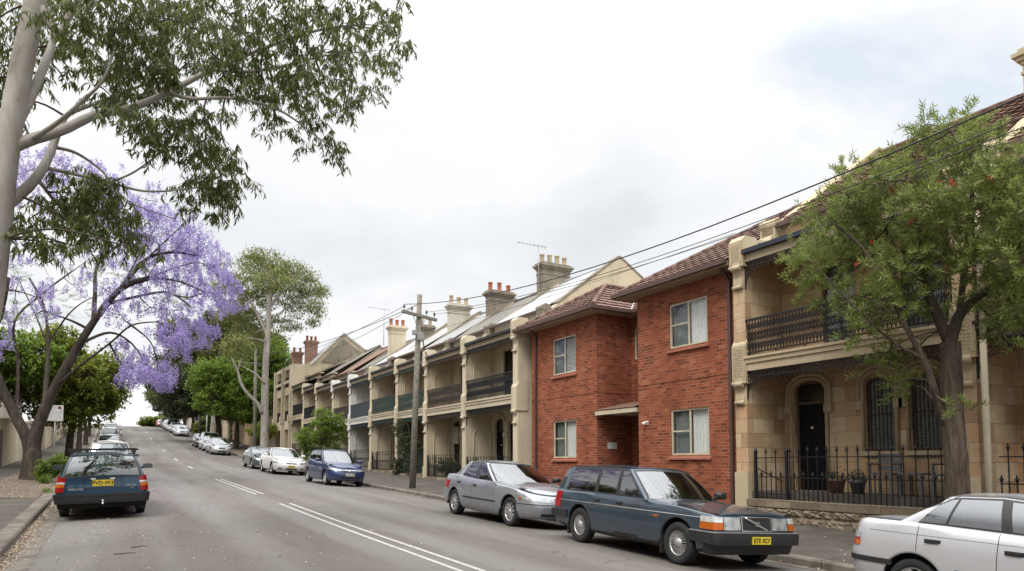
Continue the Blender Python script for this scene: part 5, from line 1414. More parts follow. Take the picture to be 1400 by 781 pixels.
mb = MB(); mb.box(ex-.12,ex-.012,11.96,16.52,ez-.10,ez+.02); mb.box(ex-.012,15.0,16.42,16.52,ez-.10,ez+.02); mb.box(ex-.12,ex-.012,17.49,22.6,lz-.10,lz+.02); mb.box(ex-.012,14.95,17.49,17.60,lz-.10,lz+.02); mb.box(14.94,15.05,15.99,17.60,lz-.10,lz+.02); mb.build('gutter', M['gutter_brown'], B)
mb = MB(); mb.bar((15.05,17.59,lz+.06),(17.6,20.1,A_[2]+.05),.05,.01); mb.build('valley_flashing', M['galv'], rf)
# paling gate beside the flats
G = thing('paling_gate', 'narrow brown paling gate between the brick flats and the cream terrace', 'gate', (14.3,22.4,-1.0))
mb = MB()
for k in range(5): mb.box(14.28,14.30,22.10+k*.10,22.19+k*.10,-1.0,.70+.012*(k%2))
mb.box(14.30,14.33,22.1,22.6,-.6,-.5); mb.box(14.30,14.33,22.1,22.6,.4,.5); mb.build('board_panel', M['paling'], G)

# the cream row
fins = [22.65,27.1,31.4,35.4,39.7,43.9,47.9,52.4,56.4,60.35]
ez_ = [5.17,5.15,5.22,5.33,5.30,5.34,5.58,5.95,6.45]
spec = [dict(wall='cream_render', roof='white_iron_roof', vroof='white_iron_roof', iron='iron_black', south=True, side='cream_render', chim=[(17.5,19.35,4.55+22.73,7.6,9.62,'grey_cement',4,'pot_buff',.7)]),
        dict(wall='sand_render', roof='slate_roof', vroof='pale_iron_roof', iron='iron_brown', chim=[(17.0,18.65,31.58,7.4,9.15,'grey_cement',3,'pot_red',.66)]),
        dict(wall='sand_render', roof='grey_iron_roof', vroof='slate_roof', iron='iron_green', chim=[(16.6,18.1,35.58,7.2,9.2,'pale_render',3,'pot_buff',.62)]),
        dict(wall='bare_stone', trim='cream_trim', roof='pale_iron_roof', vroof='grey_iron_roof', iron='iron_green', fin='cream_render', side='cream_render', chim=[(16.6,17.7,39.9,7.2,8.7,'grey_cement',2,'pot_buff',.6)]),
        dict(wall='white_render', trim='white_render', roof='white_iron_roof', vroof='white_iron_roof', iron='iron_navy', solid=True, chim=[(16.1,17.5,44.1,7.1,9.35,'cream_render',3,'pot_red',.6)]),
        dict(wall='peach_render', trim='white_render', roof='slate_roof', vroof='white_iron_roof', iron='iron_brown', fin='white_render', side='cream_render'),
        dict(wall='cream_render', roof='rust_roof', vroof='slate_roof', iron='iron_brown', side='cream_render'),
        dict(wall='sand_render', roof='slate_roof', vroof='grey_iron_roof', iron='iron_black', side='cream_render'),
        dict(wall='cream_render', roof='slate_roof', vroof='slate_roof', iron='iron_black', side='sand_render', trim='sand_render', ridge_z=9.3)]
labs = ['cream terrace house with tall four-pot chimney next to the red brick flats','sand coloured terrace house with meter box and three red chimney pots','terrace house with green lace balcony and a dark creeper, behind the power pole',
        'dark unpainted terrace house with dim green balcony, between pale party walls','white painted terrace house with a solid navy balcony front','terrace house with brown balcony rail left of the white painted one','terrace house with rust coloured roof above the small street tree','terrace with plain cream balcony rail second from the gabled house','last terrace of the row, stepped up beside the taller gabled house']
for k in range(9):
    y0, y1 = fins[k]+.18, fins[k+1]-.18; S = spec[k]; zg = ground(13.4,(y0+y1)/2)
    if k > 0: y0 = fins[k]+.18
    S.update(door=[(y1-.95,y1-.12)], win=[(y1-2.25,y1-1.4)], up=[(y1-1.75,y1-.9),(y0+.5,y0+1.4)], sill=.35, lt=.0131, cell=.125)
    S.setdefault('ridge_z', 8.62+(ez_[k]-5.17)); S.setdefault('ridge_x', 18.6)
    S['doormat'] = ['door_black','timber_dark','door_navy','door_black','timber_dark','door_black','timber_dark','door_black','door_black'][k]
    t = terrace(labs[k], y0, y1, zg, zg+.18, ez_[k]-2.52, ez_[k], S)
    if k == 1:
        mb = MB(); mb.box(XW-.18,XW-.005,y0+2.95,y0+3.65,zg+1.75,zg+2.6); mb.build('meter_box', M['meter_box'], t)
    fence(['black iron spear fence of the cream terrace by the flats','black iron spear fence of the sand coloured terrace','dark green fence below the creeper','low dark fence of the unpainted terrace','grey fence of the white terrace','dark fence left of the white terrace','dark fence behind the small street tree','dark fence second from the gabled house','dark fence of the last terrace'][k],
          y0, y1, zg, zg+.14, zg+1.25, 'iron_black' if k != 2 else 'iron_green', 'iron front fences', 'rough_stone', False, (y1-.95,y1-.12), .12)

# taller gabled house beyond the row
H_ = thing('gabled_house', 'tall cream house with a grey gable and red chimney pots beyond the terrace row', 'house', (14.5,61.5,.4))
y0, y1 = 60.75, 67.5
mb = MB()
BAYS = [(61.1,63.7,.5,2.9),(61.1,63.7,3.7,6.0),(61.1,63.7,6.7,8.3),(64.4,67.0,.5,2.9),(64.4,67.0,3.7,6.0),(64.4,67.0,6.7,8.3)]
wall(mb,FX(XF_+.1),y0,y1,-.2,8.6,BAYS,1.2)
wall(mb,FY(y0),XF_+.1,22,-.2,8.6,[],.1)
mb.extrude([(15.2,60.78,8.6),(18.0,60.78,11.6),(21.4,60.78,9.3),(21.4,60.78,8.6)],(0,.4,0)); mb.box(15.2,21.4,61.18,67.4,8.6,9.0); mb.poly([(XF_+.1,y1,-.2),(22,y1,-.2),(22,y1,8.6),(XF_+.1,y1,8.6)])
mb.build('wall', M['sand_render'], H_)
mb = MB(); mb.extrude([(16.0,60.74,8.9),(18.0,60.74,11.2),(20.9,60.74,9.2),(20.9,60.74,8.9)],(0,-.03,0)); mb.build('gable', M['grey_cement'], H_)
mb = MB(); mb.bar((15.1,60.72,8.62),(18.0,60.72,11.72),.3,.1); mb.bar((18.0,60.72,11.72),(21.5,60.72,9.35),.3,.1); mb.build('bargeboard', M['white_render'], H_)
mb = MB(); mb.poly([(15.2,61.0,8.65),(15.2,67.6,8.65),(18.0,67.6,11.62),(18.0,61.0,11.62)]); mb.poly([(18.0,61.0,11.62),(18.0,67.6,11.62),(21.4,67.6,9.32),(21.4,61.0,9.32)]); rf = mb.build('roof', M['white_iron_roof'], H_)
mb = MB()
for u0,u1,z,zz in BAYS:
    if z > 1: lace(mb,FX(XF_+.13),u0,u1,z,z+.9,.3,.035)
mb.build('balustrade', M['iron_black'], H_)
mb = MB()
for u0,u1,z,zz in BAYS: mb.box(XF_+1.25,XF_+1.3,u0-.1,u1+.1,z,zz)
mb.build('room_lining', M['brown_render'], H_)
mb = MB()
for y in (60.9,64.05,67.3): mb.box(XF_-.15,XF_+.1,y-.16,y+.16,-.2,8.5); mb.box(XF_-.25,XF_+.1,y-.24,y+.24,3.5,4.1)
mb.box(XF_-.05,XF_+.12,y0,y1,7.0,7.25); mb.build('pilaster', M['cream_trim'], H_)
chimney(rf,15.3,16.6,64.0,8.8,11.3,'pink_brick',3,'pot_red',.8); chimney(rf,14.5,15.6,65.6,8.6,10.4,'pink_brick',2,'pot_red',.8)
# walls and fences further up the right side
def garden_wall(label, x, y0, y1, h, mat, group='street walls'):
    mb = MB(); ys = frange(y0,y1,2.0)
    for a,b in zip(ys,ys[1:]):
        z = max(ground(x,a),ground(x,b)); mb.box(x,x+.28,a,b-.004,ground(x,a)-.4,z+h); mb.box(x-.05,x+.33,a,b-.004,z+h,z+h+.08)
    o = mb.build('garden_wall', M[mat], None); return tag(o,label,'wall',group)
garden_wall('cream garden wall right of the tall gum trunk', 13.4, 66.7, 74, 1.9, 'sand_render')
garden_wall('peach garden wall behind the three parked cars', 13.3, 74.2, 92, 2.1, 'peach_render')
garden_wall('tan garden wall far up the right side near the crest', 12.9, 93, 118, 1.9, 'cream_render')
garden_wall('pale garden wall at the crest on the right', 12.8, 119, 150, 1.8, 'pale_render')
def block_house(name,label,x0,x1,y0,y1,z0,z1,mat,roof,side):
    T = thing(name,label,'house',(x0,(y0+y1)/2,z0),'houses half hidden by trees')
    mb = MB(); ops = []
    n = max(1,int((y1-y0)/3.2))
    for k in range(n):
        u = y0+(y1-y0)*(k+.5)/n
        for zz in (z0+1.0,z0+3.9): ops.append((u-.55,u+.55,zz,zz+1.6))
    fx = x1 if side == 'L' else x0
    P = (lambda u,d,z: (x1-d,u,z)) if side == 'L' else FX(x0)
    wall(mb,P,y0,y1,z0-.5,z1,ops,.15); mb.poly([(x0,y0,z0-.5),(x1,y0,z0-.5),(x1,y0,z1),(x0,y0,z1)]); mb.poly([(x0,y1,z0-.5),(x1,y1,z0-.5),(x1,y1,z1),(x0,y1,z1)])
    mb.build('wall', M[mat], T)
    for o in ops: window(T,P,*o,'cream_frame',((.5,0,1),),(),.1,.06,[(.1,.9,'curtain','drape')])
    mb = MB(); xm = (x0+x1)/2; h = (x1-x0)*.27
    mb.extrude([(x0-.4,y0-.3,z1-.1),(xm,y0-.3,z1+h),(x1+.4,y0-.3,z1-.1)],(0,y1-y0+.6,0)); mb.build('roof', M[roof], T); return T
block_house('terrace_house','pale house half hidden behind trees on the right far up the street',15,24,70,80,1.2,7.2,'sand_render','slate_roof','R')
block_house('terrace_house','peach house behind the trees on the right near the crest',15,24,84,97,2.4,8.0,'peach_render','rust_roof','R')
# left side of the street
garden_wall('cream rendered wall at the left edge behind the jacaranda', -5.1, 36.0, 50.0, 2.35, 'sand_render')
garden_wall('pale rendered wall further up the left side', -4.95, 51.0, 66.0, 2.2, 'pale_render')
garden_wall('brownish wall far up the left side', -4.8, 67.0, 100.0, 1.8, 'cream_render')
block_house('terrace_house','cream house behind the left wall, mostly hidden by the jacaranda',-15,-6.2,33,46,-.6,5.6,'cream_render','rust_roof','L')
block_house('terrace_house','pale house on the left behind the green street trees',-15,-6.0,52,66,.2,6.4,'pale_render','slate_roof','L')
mb = MB(); 
for k in range(8): mb.box(-4.84,-4.80,43.0+k*.14,43.13+k*.14,-.35,1.65)
o = mb.build('timber_gate', M['timber_brown'], None); tag(o,'brown timber gate in the cream wall at the left edge','gate')

block_house('terrace_house','unseen cream house across from the sandstone house, added for reflections',-16,-7.5,2,13,-1.4,6.0,'pale_render','slate_roof','L')  # three out-of-view houses, added so car glass and windows reflect them
block_house('terrace_house','unseen sand coloured house across from the brick flats, added for reflections',-16,-7.5,14,27,-1.1,6.2,'cream_render','rust_roof','L')
block_house('terrace_house','unseen peach house on the left behind the camera, added for reflections',-16,-7.5,-14,1,-1.8,5.8,'peach_render','grey_iron_roof','L')

# ------------------------------------------------------------------ trees
EUC = [(-1.38,13.6,7.5,0.98,0.55,60),(-0.45,10.89,6.18,0.61,0.41,55),(-1.59,13.12,6.3,0.52,0.52,40),(-1.68,13.25,5.73,0.47,0.47,25),(0.26,10.79,6.36,0.74,0.42,70),(0.16,11.72,6.22,0.68,0.51,70),(1.02,13.17,7.8,0.79,0.66,70),(0.79,12.84,6.75,0.76,0.57,65),(-0.08,12.74,6.25,0.73,0.48,50),(-0.83,13.12,6.91,0.48,0.36,35),(1.61,12.1,7.39,0.75,0.56,55),(1.42,11.37,6.31,0.52,0.47,30),(2.25,11.08,7.15,0.71,0.48,55),(2.8,10.9,6.73,0.72,0.54,65),(3.5,11.2,7.51,0.57,0.51,45),(4.6,13.2,8.46,0.49,0.58,35),(3.76,12.92,7.53,0.65,0.58,45),(3.04,12.86,7.0,0.63,0.49,40),(2.25,12.84,6.62,0.67,0.47,35),(1.71,11.14,6.64,0.47,0.47,30),(3.47,11.47,6.25,0.39,0.28,14),(3.2,12.36,6.31,0.47,0.34,20),(3.51,12.65,5.9,0.36,0.25,14),(3.16,12.99,6.0,0.14,0.14,4),(2.49,13.06,6.37,0.41,0.28,12),(2.22,10.84,6.04,0.46,0.35,30),(1.78,12.3,6.5,0.51,0.38,25),(0.51,12.48,5.85,0.73,0.43,45),(0.93,12.02,5.26,0.6,0.33,38),(1.21,11.1,5.06,0.39,0.34,25),(0.61,11.93,4.96,0.41,0.29,22),(0.13,10.85,4.84,0.42,0.26,22),(1.58,13.22,5.3,0.47,0.47,35),(1.39,13.02,4.65,0.39,0.39,26),(1.57,12.13,4.55,0.32,0.42,24),(1.64,11.44,4.65,0.19,0.19,8),(1.21,13.14,4.99,0.39,0.33,18),(-0.51,12.2,4.12,0.51,0.34,40),(-0.12,13.07,4.25,0.49,0.37,38),(-0.82,12.97,3.96,0.53,0.35,36),(-0.39,12.02,3.51,0.44,0.28,30),(-0.91,11.76,3.18,0.37,0.23,20),(0.1,12.28,3.61,0.35,0.26,18),(-0.21,11.81,4.1,0.39,0.24,22),(0.37,11.05,3.03,0.19,0.15,5),(-0.27,11.45,3.04,0.21,0.17,8),(-1.28,12.88,3.67,0.23,0.23,8),(-1.92,13.38,6.94,0.59,0.59,30),(-2.04,13.17,5.83,0.46,0.68,20),(1.4,12.35,7.93,1.52,0.25,50),(2.91,11.39,7.88,1.01,0.23,35),(-0.22,12.1,7.26,1.38,0.29,50),(4.29,11.92,8.47,0.49,0.35,22),(4.38,11.56,7.87,0.3,0.34,12)]
JAC = [(-2.5,31.08,11.39,1.26,0.78,60),(-3.41,33.58,11.23,1.19,0.89,40),(-1.3,30.85,11.13,1.14,0.71,40),(-0.33,32.37,11.6,0.91,0.76,25),(-2.07,34.59,10.9,0.94,0.79,22),(-0.26,29.45,9.0,0.97,0.83,45),(0.7,29.19,9.24,1.12,0.84,60),(1.64,30.26,9.15,1.18,0.88,65),(0.57,33.7,9.16,1.44,0.9,60),(2.09,32.74,8.82,1.43,0.89,70),(2.86,30.32,8.76,1.05,0.84,50),(1.07,30.92,7.44,1.33,0.65,45),(2.33,29.94,7.08,1.17,0.73,55),(3.46,31.74,8.12,1.11,0.95,55),(3.72,29.07,6.78,0.73,0.88,45),(4.74,33.26,7.4,0.47,0.54,16),(3.64,34.53,7.25,1.2,0.75,45),(2.6,34.91,7.03,1.19,0.75,40),(3.78,33.5,9.44,0.67,0.67,18),(3.25,34.94,6.07,1.2,0.86,60),(1.8,28.92,4.74,0.84,0.61,45),(3.4,30.65,5.38,0.55,0.55,22),(2.66,34.98,5.09,0.85,0.48,25),(-0.78,33.76,8.8,1.25,0.78,20),(-2.41,31.43,7.93,1.13,0.7,12),(-1.58,34.84,7.67,1.43,0.79,16),(-3.17,32.77,6.7,1.01,0.72,14),(-3.73,34.03,5.69,0.74,0.53,16),(-2.28,30.68,5.66,0.82,0.38,10),(-0.18,30.03,6.48,1.12,0.56,18),(-3.54,31.64,4.17,0.55,0.39,8),(0.21,29.67,5.61,0.83,0.45,14),(1.25,31.24,6.32,0.9,0.54,20),(1.02,34.96,4.69,0.83,0.53,20),(1.57,30.92,3.66,0.89,0.53,45),(0.87,28.86,3.1,0.71,0.41,40),(1.74,29.09,3.07,0.5,0.31,22),(0.64,29.89,3.71,0.56,0.39,16),(0.28,33.82,5.12,0.57,0.44,10),(-2.61,31.12,6.55,0.69,0.28,6),(2.31,30.66,10.0,0.6,0.6,14),(1.05,29.42,10.1,0.85,0.57,18),(4.64,35.08,8.91,0.64,0.57,14)]
JACG = [(-2.62,29.58,5.28,0.92,0.42,10),(-1.55,34.89,6.88,1.27,0.51,10),(-3.31,31.54,7.26,0.69,0.39,6),(0.28,30.25,7.46,0.86,0.46,8),(2.17,29.36,6.35,0.57,0.4,6),(-0.89,29.33,6.93,0.81,0.38,6)]
JSTEM = [[(-2.51,32,-0.78),(-2.51,32,0.34),(-2.44,32,1.18),(-2.05,31.7,2.45),(-1.45,31.5,3.9),(-0.69,31.2,5.51),(0.19,31,6.89),(1.19,30.6,7.38)],[(-2.63,32.3,-0.73),(-2.68,32.3,0.62),(-3.15,32.4,1.75),(-3.65,32.5,2.87),(-4.18,32.6,4.54),(-3.83,32.7,5.73),(-3.68,33,7.27)],[(0.19,31,6.89),(1.05,31,8.21),(1.94,30.5,8.51),(2.87,30.3,8.45)],[(-0.69,31.2,5.51),(-0.68,31.3,6.7),(-0.6,31.4,7.91),(0.39,31.6,9.17)],[(-1.9,31.7,2.89),(-1.05,30.5,3.66),(-0.12,30,4.51),(0.58,29.6,5.21),(1.44,29.4,5.41)],[(-2.23,31.9,2.04),(-2.24,32.5,3.24),(-2.26,33,4.77),(-2.47,33.2,6.28),(-3.01,33.4,7.45)],[(-0.17,31.1,6.28),(0.85,31.6,6.8),(1.94,32,7.18),(2.86,32,6.66)],[(1.19,30.6,7.38),(2.2,30,7.23),(3.11,29.6,6.81)],[(-3.15,32.4,1.75),(-3.24,33.3,3.84),(-3.45,33.6,5.65),(-2.55,34,7.04),(-1.56,34,8.11)],[(-1.11,31.4,4.63),(-0.14,32.5,5.34),(0.68,33,5.03),(1.4,33.2,4.01)],[(0.19,31,6.89),(0.85,31.6,8.64),(1.4,32,9.93),(1.8,32.4,11.09)],[(1.05,31,8.21),(1.73,30.4,8.96),(2.27,30,9.54)],[(1.19,30.6,7.38),(2.12,31,8.03),(3.12,31.4,8.47),(3.88,31.6,8.05)],[(0.58,29.6,5.21),(1.25,29.8,4.66),(1.52,30.1,3.85)],[(1.44,29.4,5.41),(2.08,29.3,5.0),(2.48,29.4,4.53)],[(-0.6,31.4,7.91),(-1.16,31.8,8.82),(-1.54,32.1,9.8),(-1.69,32.3,10.92)],[(-0.6,31.4,7.91),(-0.25,31,8.98),(-0.01,30.8,9.91)],[(-2.31,33,4.77),(-2.82,33.4,6.13),(-3.44,33.8,7.49)],[(-2.26,33,4.77),(-1.63,32.6,5.9),(-1.04,32.2,6.49),(-0.39,32,6.82)],[(1.94,30.5,8.51),(2.51,30.8,9.3),(2.98,31.2,9.91)],[(1.94,32,7.18),(2.7,32.3,7.12),(3.57,32.6,7.52),(4.24,32.8,7.25)],[(-0.12,30,4.51),(0.3,30.5,3.76),(0.63,31,3.2)]]
ESTEM = [[(-1.42,12,4.51),(-1.15,12,4.72),(-0.76,12,4.97),(-0.35,12,5.31),(0.13,11.9,5.51),(0.63,11.8,5.86),(1.25,11.7,6.37),(1.84,11.6,6.78),(2.7,11.5,7.35),(3.46,11.5,7.74)],[(-1.4,12,4.68),(-1.2,12.1,5.33),(-1.04,12.3,6.04),(-0.96,12.5,6.58),(-1.0,12.6,7.04),(-1.12,12.7,7.54)],[(-1.53,12,3.57),(-1.31,12.1,3.84),(-1.09,12.3,4.26),(-0.95,12.5,4.71),(-0.85,12.7,5.23),(-0.72,12.9,5.65),(-0.18,13.2,6.19),(0.47,13.4,6.8)],[(-1.16,12,6.86),(-0.85,11.9,6.4),(-0.72,11.9,6.73),(-0.5,11.8,7.15)],[(-0.95,12.5,4.53),(-0.63,12.6,4.55),(-0.13,12.7,4.55),(0.4,12.8,4.55),(1.07,12.9,4.77),(1.56,13,5.02)],[(-0.13,12.7,4.55),(0.22,12.5,4.74),(0.63,12.3,5.12),(0.94,12.2,5.34)],[(-0.88,12.6,4.92),(-0.6,12.8,4.97),(-0.24,13,4.82),(0.14,13,4.4),(0.87,13.1,4.25)],[(0.63,11.8,5.86),(0.93,11.6,5.74),(1.56,11.5,5.87),(2.23,11.4,5.82),(2.81,11.3,5.49),(3.12,11.3,5.31)],[(1.25,11.7,6.37),(1.74,11.3,6.27),(2.36,11,6.43),(2.9,10.8,6.65),(3.6,10.7,6.88)],[(-1.15,12,4.72),(-0.82,11.6,4.87),(-0.51,11.3,5.14),(-0.25,11.1,5.44),(-0.09,11,5.98)],[(-1.03,12.4,4.25),(-0.77,12.8,4.03),(-0.47,13.0,3.97),(-0.12,13.1,4.07)]]
ETRUNK = [(-1.93,12,-0.97),(-1.81,12,-0.08),(-1.68,12,1.14),(-1.56,12,2.19),(-1.48,12,3.15),(-1.42,12,4.35),(-1.32,12,5.47),(-1.21,12,6.39),(-1.11,12,7.33),(-1.01,12,8.3)]
BOT = [(11.23,7.51,4.41,0.64,0.48,60),(10.99,7.89,3.59,0.35,0.3,26),(11.98,8.76,4.18,0.3,0.3,12),(11.45,7.21,4.87,0.53,0.4,46),(13.09,8.48,6.0,0.34,0.34,14),(11.17,6.51,4.72,0.5,0.42,46),(12.06,6.5,5.37,0.52,0.44,44),(12.6,6.27,5.74,0.47,0.42,36),(11.8,6.16,5.75,0.2,0.25,8),(13.07,6.12,6.13,0.26,0.29,10),(11.95,5.4,5.09,0.47,0.4,44),(11.43,4.84,4.28,0.39,0.39,46),(11.8,5.79,4.65,0.58,0.43,56),(10.98,5.83,3.96,0.56,0.42,60),(11.83,6.92,4.2,0.55,0.47,54),(11.45,5.31,3.88,0.55,0.41,60),(12.86,5.36,4.04,0.44,0.44,50),(12.73,7.91,4.07,0.61,0.49,50),(12.0,7.89,4.17,0.48,0.39,36),(10.97,6.2,3.17,0.5,0.38,48),(11.46,5.77,3.31,0.49,0.38,44),(11.43,5.13,3.08,0.45,0.36,44),(11.36,4.67,2.9,0.32,0.34,36),(11.41,7.18,2.95,0.42,0.36,30),(12.81,7.63,2.79,0.48,0.4,28),(11.21,6.24,2.66,0.41,0.34,26),(11.01,7.02,2.29,0.28,0.3,14),(12.94,7.59,2.15,0.45,0.31,18),(12.14,7.47,1.79,0.24,0.22,8),(13.08,7.25,1.97,0.33,0.33,14),(11.79,5.01,2.48,0.38,0.38,36),(12.88,5.45,2.09,0.34,0.41,26),(12.34,5.45,2.76,0.33,0.26,18),(12.64,6.96,1.36,0.27,0.24,10),(12.54,6.06,2.53,0.33,0.25,10),(11.99,6.92,1.39,0.18,0.23,8),(11.1,5.47,0.78,0.13,0.11,6),(11.36,4.41,3.68,0.42,0.63,40),(12.82,5.16,4.89,0.36,0.41,26),(12.88,8.5,3.49,0.27,0.3,10),(12.93,9.59,4.63,0.26,0.26,14),(11.64,8.29,3.4,0.26,0.26,16),(12.35,8.44,3.14,0.24,0.21,12),(12.66,8.68,4.58,0.39,0.36,24)]
BFL = [(11.2,4.94,4.24),(11.2,5.67,4.39),(11.2,5.47,4.35),(11.2,6.12,3.93),(11.2,6.8,3.78),(11.2,7.07,3.48),(11.2,6.41,4.54)]
BSTEM = [[(12,6.01,-1.17),(12,5.98,-0.57),(12,5.98,0.14),(12,6.0,0.75),(12,5.99,1.48),(12,6.0,1.99)],[(12,6.0,1.99),(11.8,6.04,2.32),(11.6,6.12,2.87),(11.5,6.16,3.54),(11.4,6.17,4.27),(11.4,6.08,4.99)],[(12,6.0,1.99),(12.2,5.93,2.47),(12.3,5.71,2.71),(12.4,5.45,2.95),(12.6,5.23,3.34),(12.7,5.14,4.06)],[(12,6.0,0.39),(11.8,6.1,0.87),(11.6,6.09,1.28),(11.5,6.17,1.71),(11.4,6.42,2.35),(11.2,6.59,2.98),(11.1,6.9,3.68),(11,7.29,4.17)],[(12.2,5.93,2.47),(12.2,5.83,3.19),(12.1,5.68,4.0),(12.0,5.54,4.79),(12,5.85,5.54)],[(11.5,6.17,1.71),(11.3,6.5,1.98),(11.1,6.81,2.39),(10.8,7.54,3.41)],[(11.6,6.12,2.87),(11.9,6.78,3.78),(12,7.22,4.74),(12.1,7.62,5.46)]]
TG = [(13.43,60.91,16.75,2.32,1.29,60),(11.16,62.01,17.34,2.57,1.16,55),(14.87,60.18,15.27,1.29,1.29,30),(9.52,60.99,15.38,1.87,1.5,40),(12.59,61.19,15.19,2.31,1.41,40),(14.81,58.52,12.98,0.88,1.38,20),(14.53,62.71,14.43,1.47,1.07,22),(10.77,62.92,14.35,1.94,1.3,30),(7.58,57.28,14.26,1.27,1.16,22),(13.02,63.01,12.64,1.98,1.32,26),(10.21,62.96,12.34,1.8,1.42,40),(8.42,61.08,13.06,1.36,1.11,26),(8.48,57.09,9.35,1.39,1.16,36),(10.79,62.55,10.38,1.41,1.16,26),(10.35,57.62,17.14,1.8,0.6,16),(16.58,63.0,16.11,0.54,0.82,8),(7.48,61.07,16.37,0.86,0.61,8),(11.17,57.19,15.03,2.39,0.84,30)]
TGSTEM = [[(11.21,59.8,1.22),(11.14,59.8,4.42),(11.14,59.9,8.14),(11.28,60,10.67),(11.35,60,13.19),(11.59,60.2,15.16)],[(11.28,60,10.67),(10.5,60.5,12.56),(9.68,60.7,14.07),(8.94,61,14.99)],[(11.35,60,13.19),(12.25,59.5,14.46),(13.56,59.2,15.52),(14.58,59,14.97)],[(11.26,60,11.6),(12.28,61,12.85),(13.87,61.2,14.05)],[(11.59,60.2,15.16),(11.18,60.4,16.43),(10.9,60.6,17.39)]]
TGDEAD = [[(10.88,59.6,4.09),(10.51,59.6,4.87),(9.69,59.6,5.68),(9.21,59.6,6.45),(8.91,59.6,7.46),(8.49,59.6,8.4),(8.31,59.6,8.69)],[(8.91,59.6,7.46),(9.06,59.6,8.26),(9.22,59.6,8.76)],[(11.06,59.6,6.55),(10.34,59.6,7.31),(9.64,59.6,7.69),(8.95,59.6,8.07)]]
def rv(r): 
    while True:
        v = Vector((r.uniform(-1,1),r.uniform(-1,1),r.uniform(-1,1)))
        if .02 < v.length < 1: return v
def leaf2(mb, p, d, nrm, L, w, curl=.12):
    """lance leaf: two quads folded along its length"""
    s = d.cross(nrm)
    if s.length < 1e-4: s = d.orthogonal()
    s.normalize(); nn = s.cross(d).normalized()
    b = len(mb.v); m = p+d*(L*.45)+nn*(L*curl*.4); e = p+d*L-nn*(L*curl)
    mb.v += [tuple(p-s*w*.12), tuple(p+s*w*.12), tuple(m+s*w*.5), tuple(m-s*w*.5), tuple(e)]
    mb.f += [(b,b+1,b+2,b+3),(b+3,b+2,b+4)]; mb.m += [0,0]; mb.sm += [False,False]
def leaf1(mb, p, d, s, L, w):
    b = len(mb.v)
    mb.v += [tuple(p), tuple(p+d*L*.5+s*w*.5), tuple(p+d*L), tuple(p+d*L*.5-s*w*.5)]
    mb.f.append((b,b+1,b+2,b+3)); mb.m.append(0); mb.sm.append(False)
def smooth_path(pts, n=5):
    pts = [Vector(p) for p in pts]; out = []
    for i in range(len(pts)-1):
        p0 = pts[max(i-1,0)]; p1 = pts[i]; p2 = pts[i+1]; p3 = pts[min(i+2,len(pts)-1)]
        for k in range(n):
            t = k/n
            out.append(.5*((2*p1)+(p2-p0)*t+(2*p0-5*p1+4*p2-p3)*t*t+(3*p1-p0-3*p2+p3)*t**3))
    out.append(pts[-1]); return out
def limb(mb, pts, r0, r1, n=8, sub=4, m=0, nodes=None, wob=0, r=rnd):
    q = smooth_path(pts, sub); N = len(q)
    rad = [(r0+(r1-r0)*(i/(N-1))**.85)*(1+r.uniform(-wob,wob)) for i in range(N)]
    mb.tube(q, rad, n, m)
    if nodes is not None: nodes.extend((p,a) for p,a in zip(q,rad))
    return q
def twig_to(mb, c, nodes, r, rmax=.03, up=.0, n=5, keep=None):
    """thin branch from the closest skeleton point to c"""
    best = min(nodes, key=lambda q: (q[0]-c).length-(.25*q[1]))
    a = best[0]; L = (c-a).length
    if L < .05: return
    mid = a.lerp(c,.5)+Vector((r.uniform(-.12,.12),r.uniform(-.12,.12),r.uniform(-.05,.15)+up))*L
    q = smooth_path([a,mid,c],4); r0 = min(rmax,best[1]*.7)
    mb.tube(q,[r0+(r0*.35-r0)*i/(len(q)-1) for i in range(len(q))],n,0)
    if keep is not None: keep.extend((p,r0*.6) for p in q[2:])

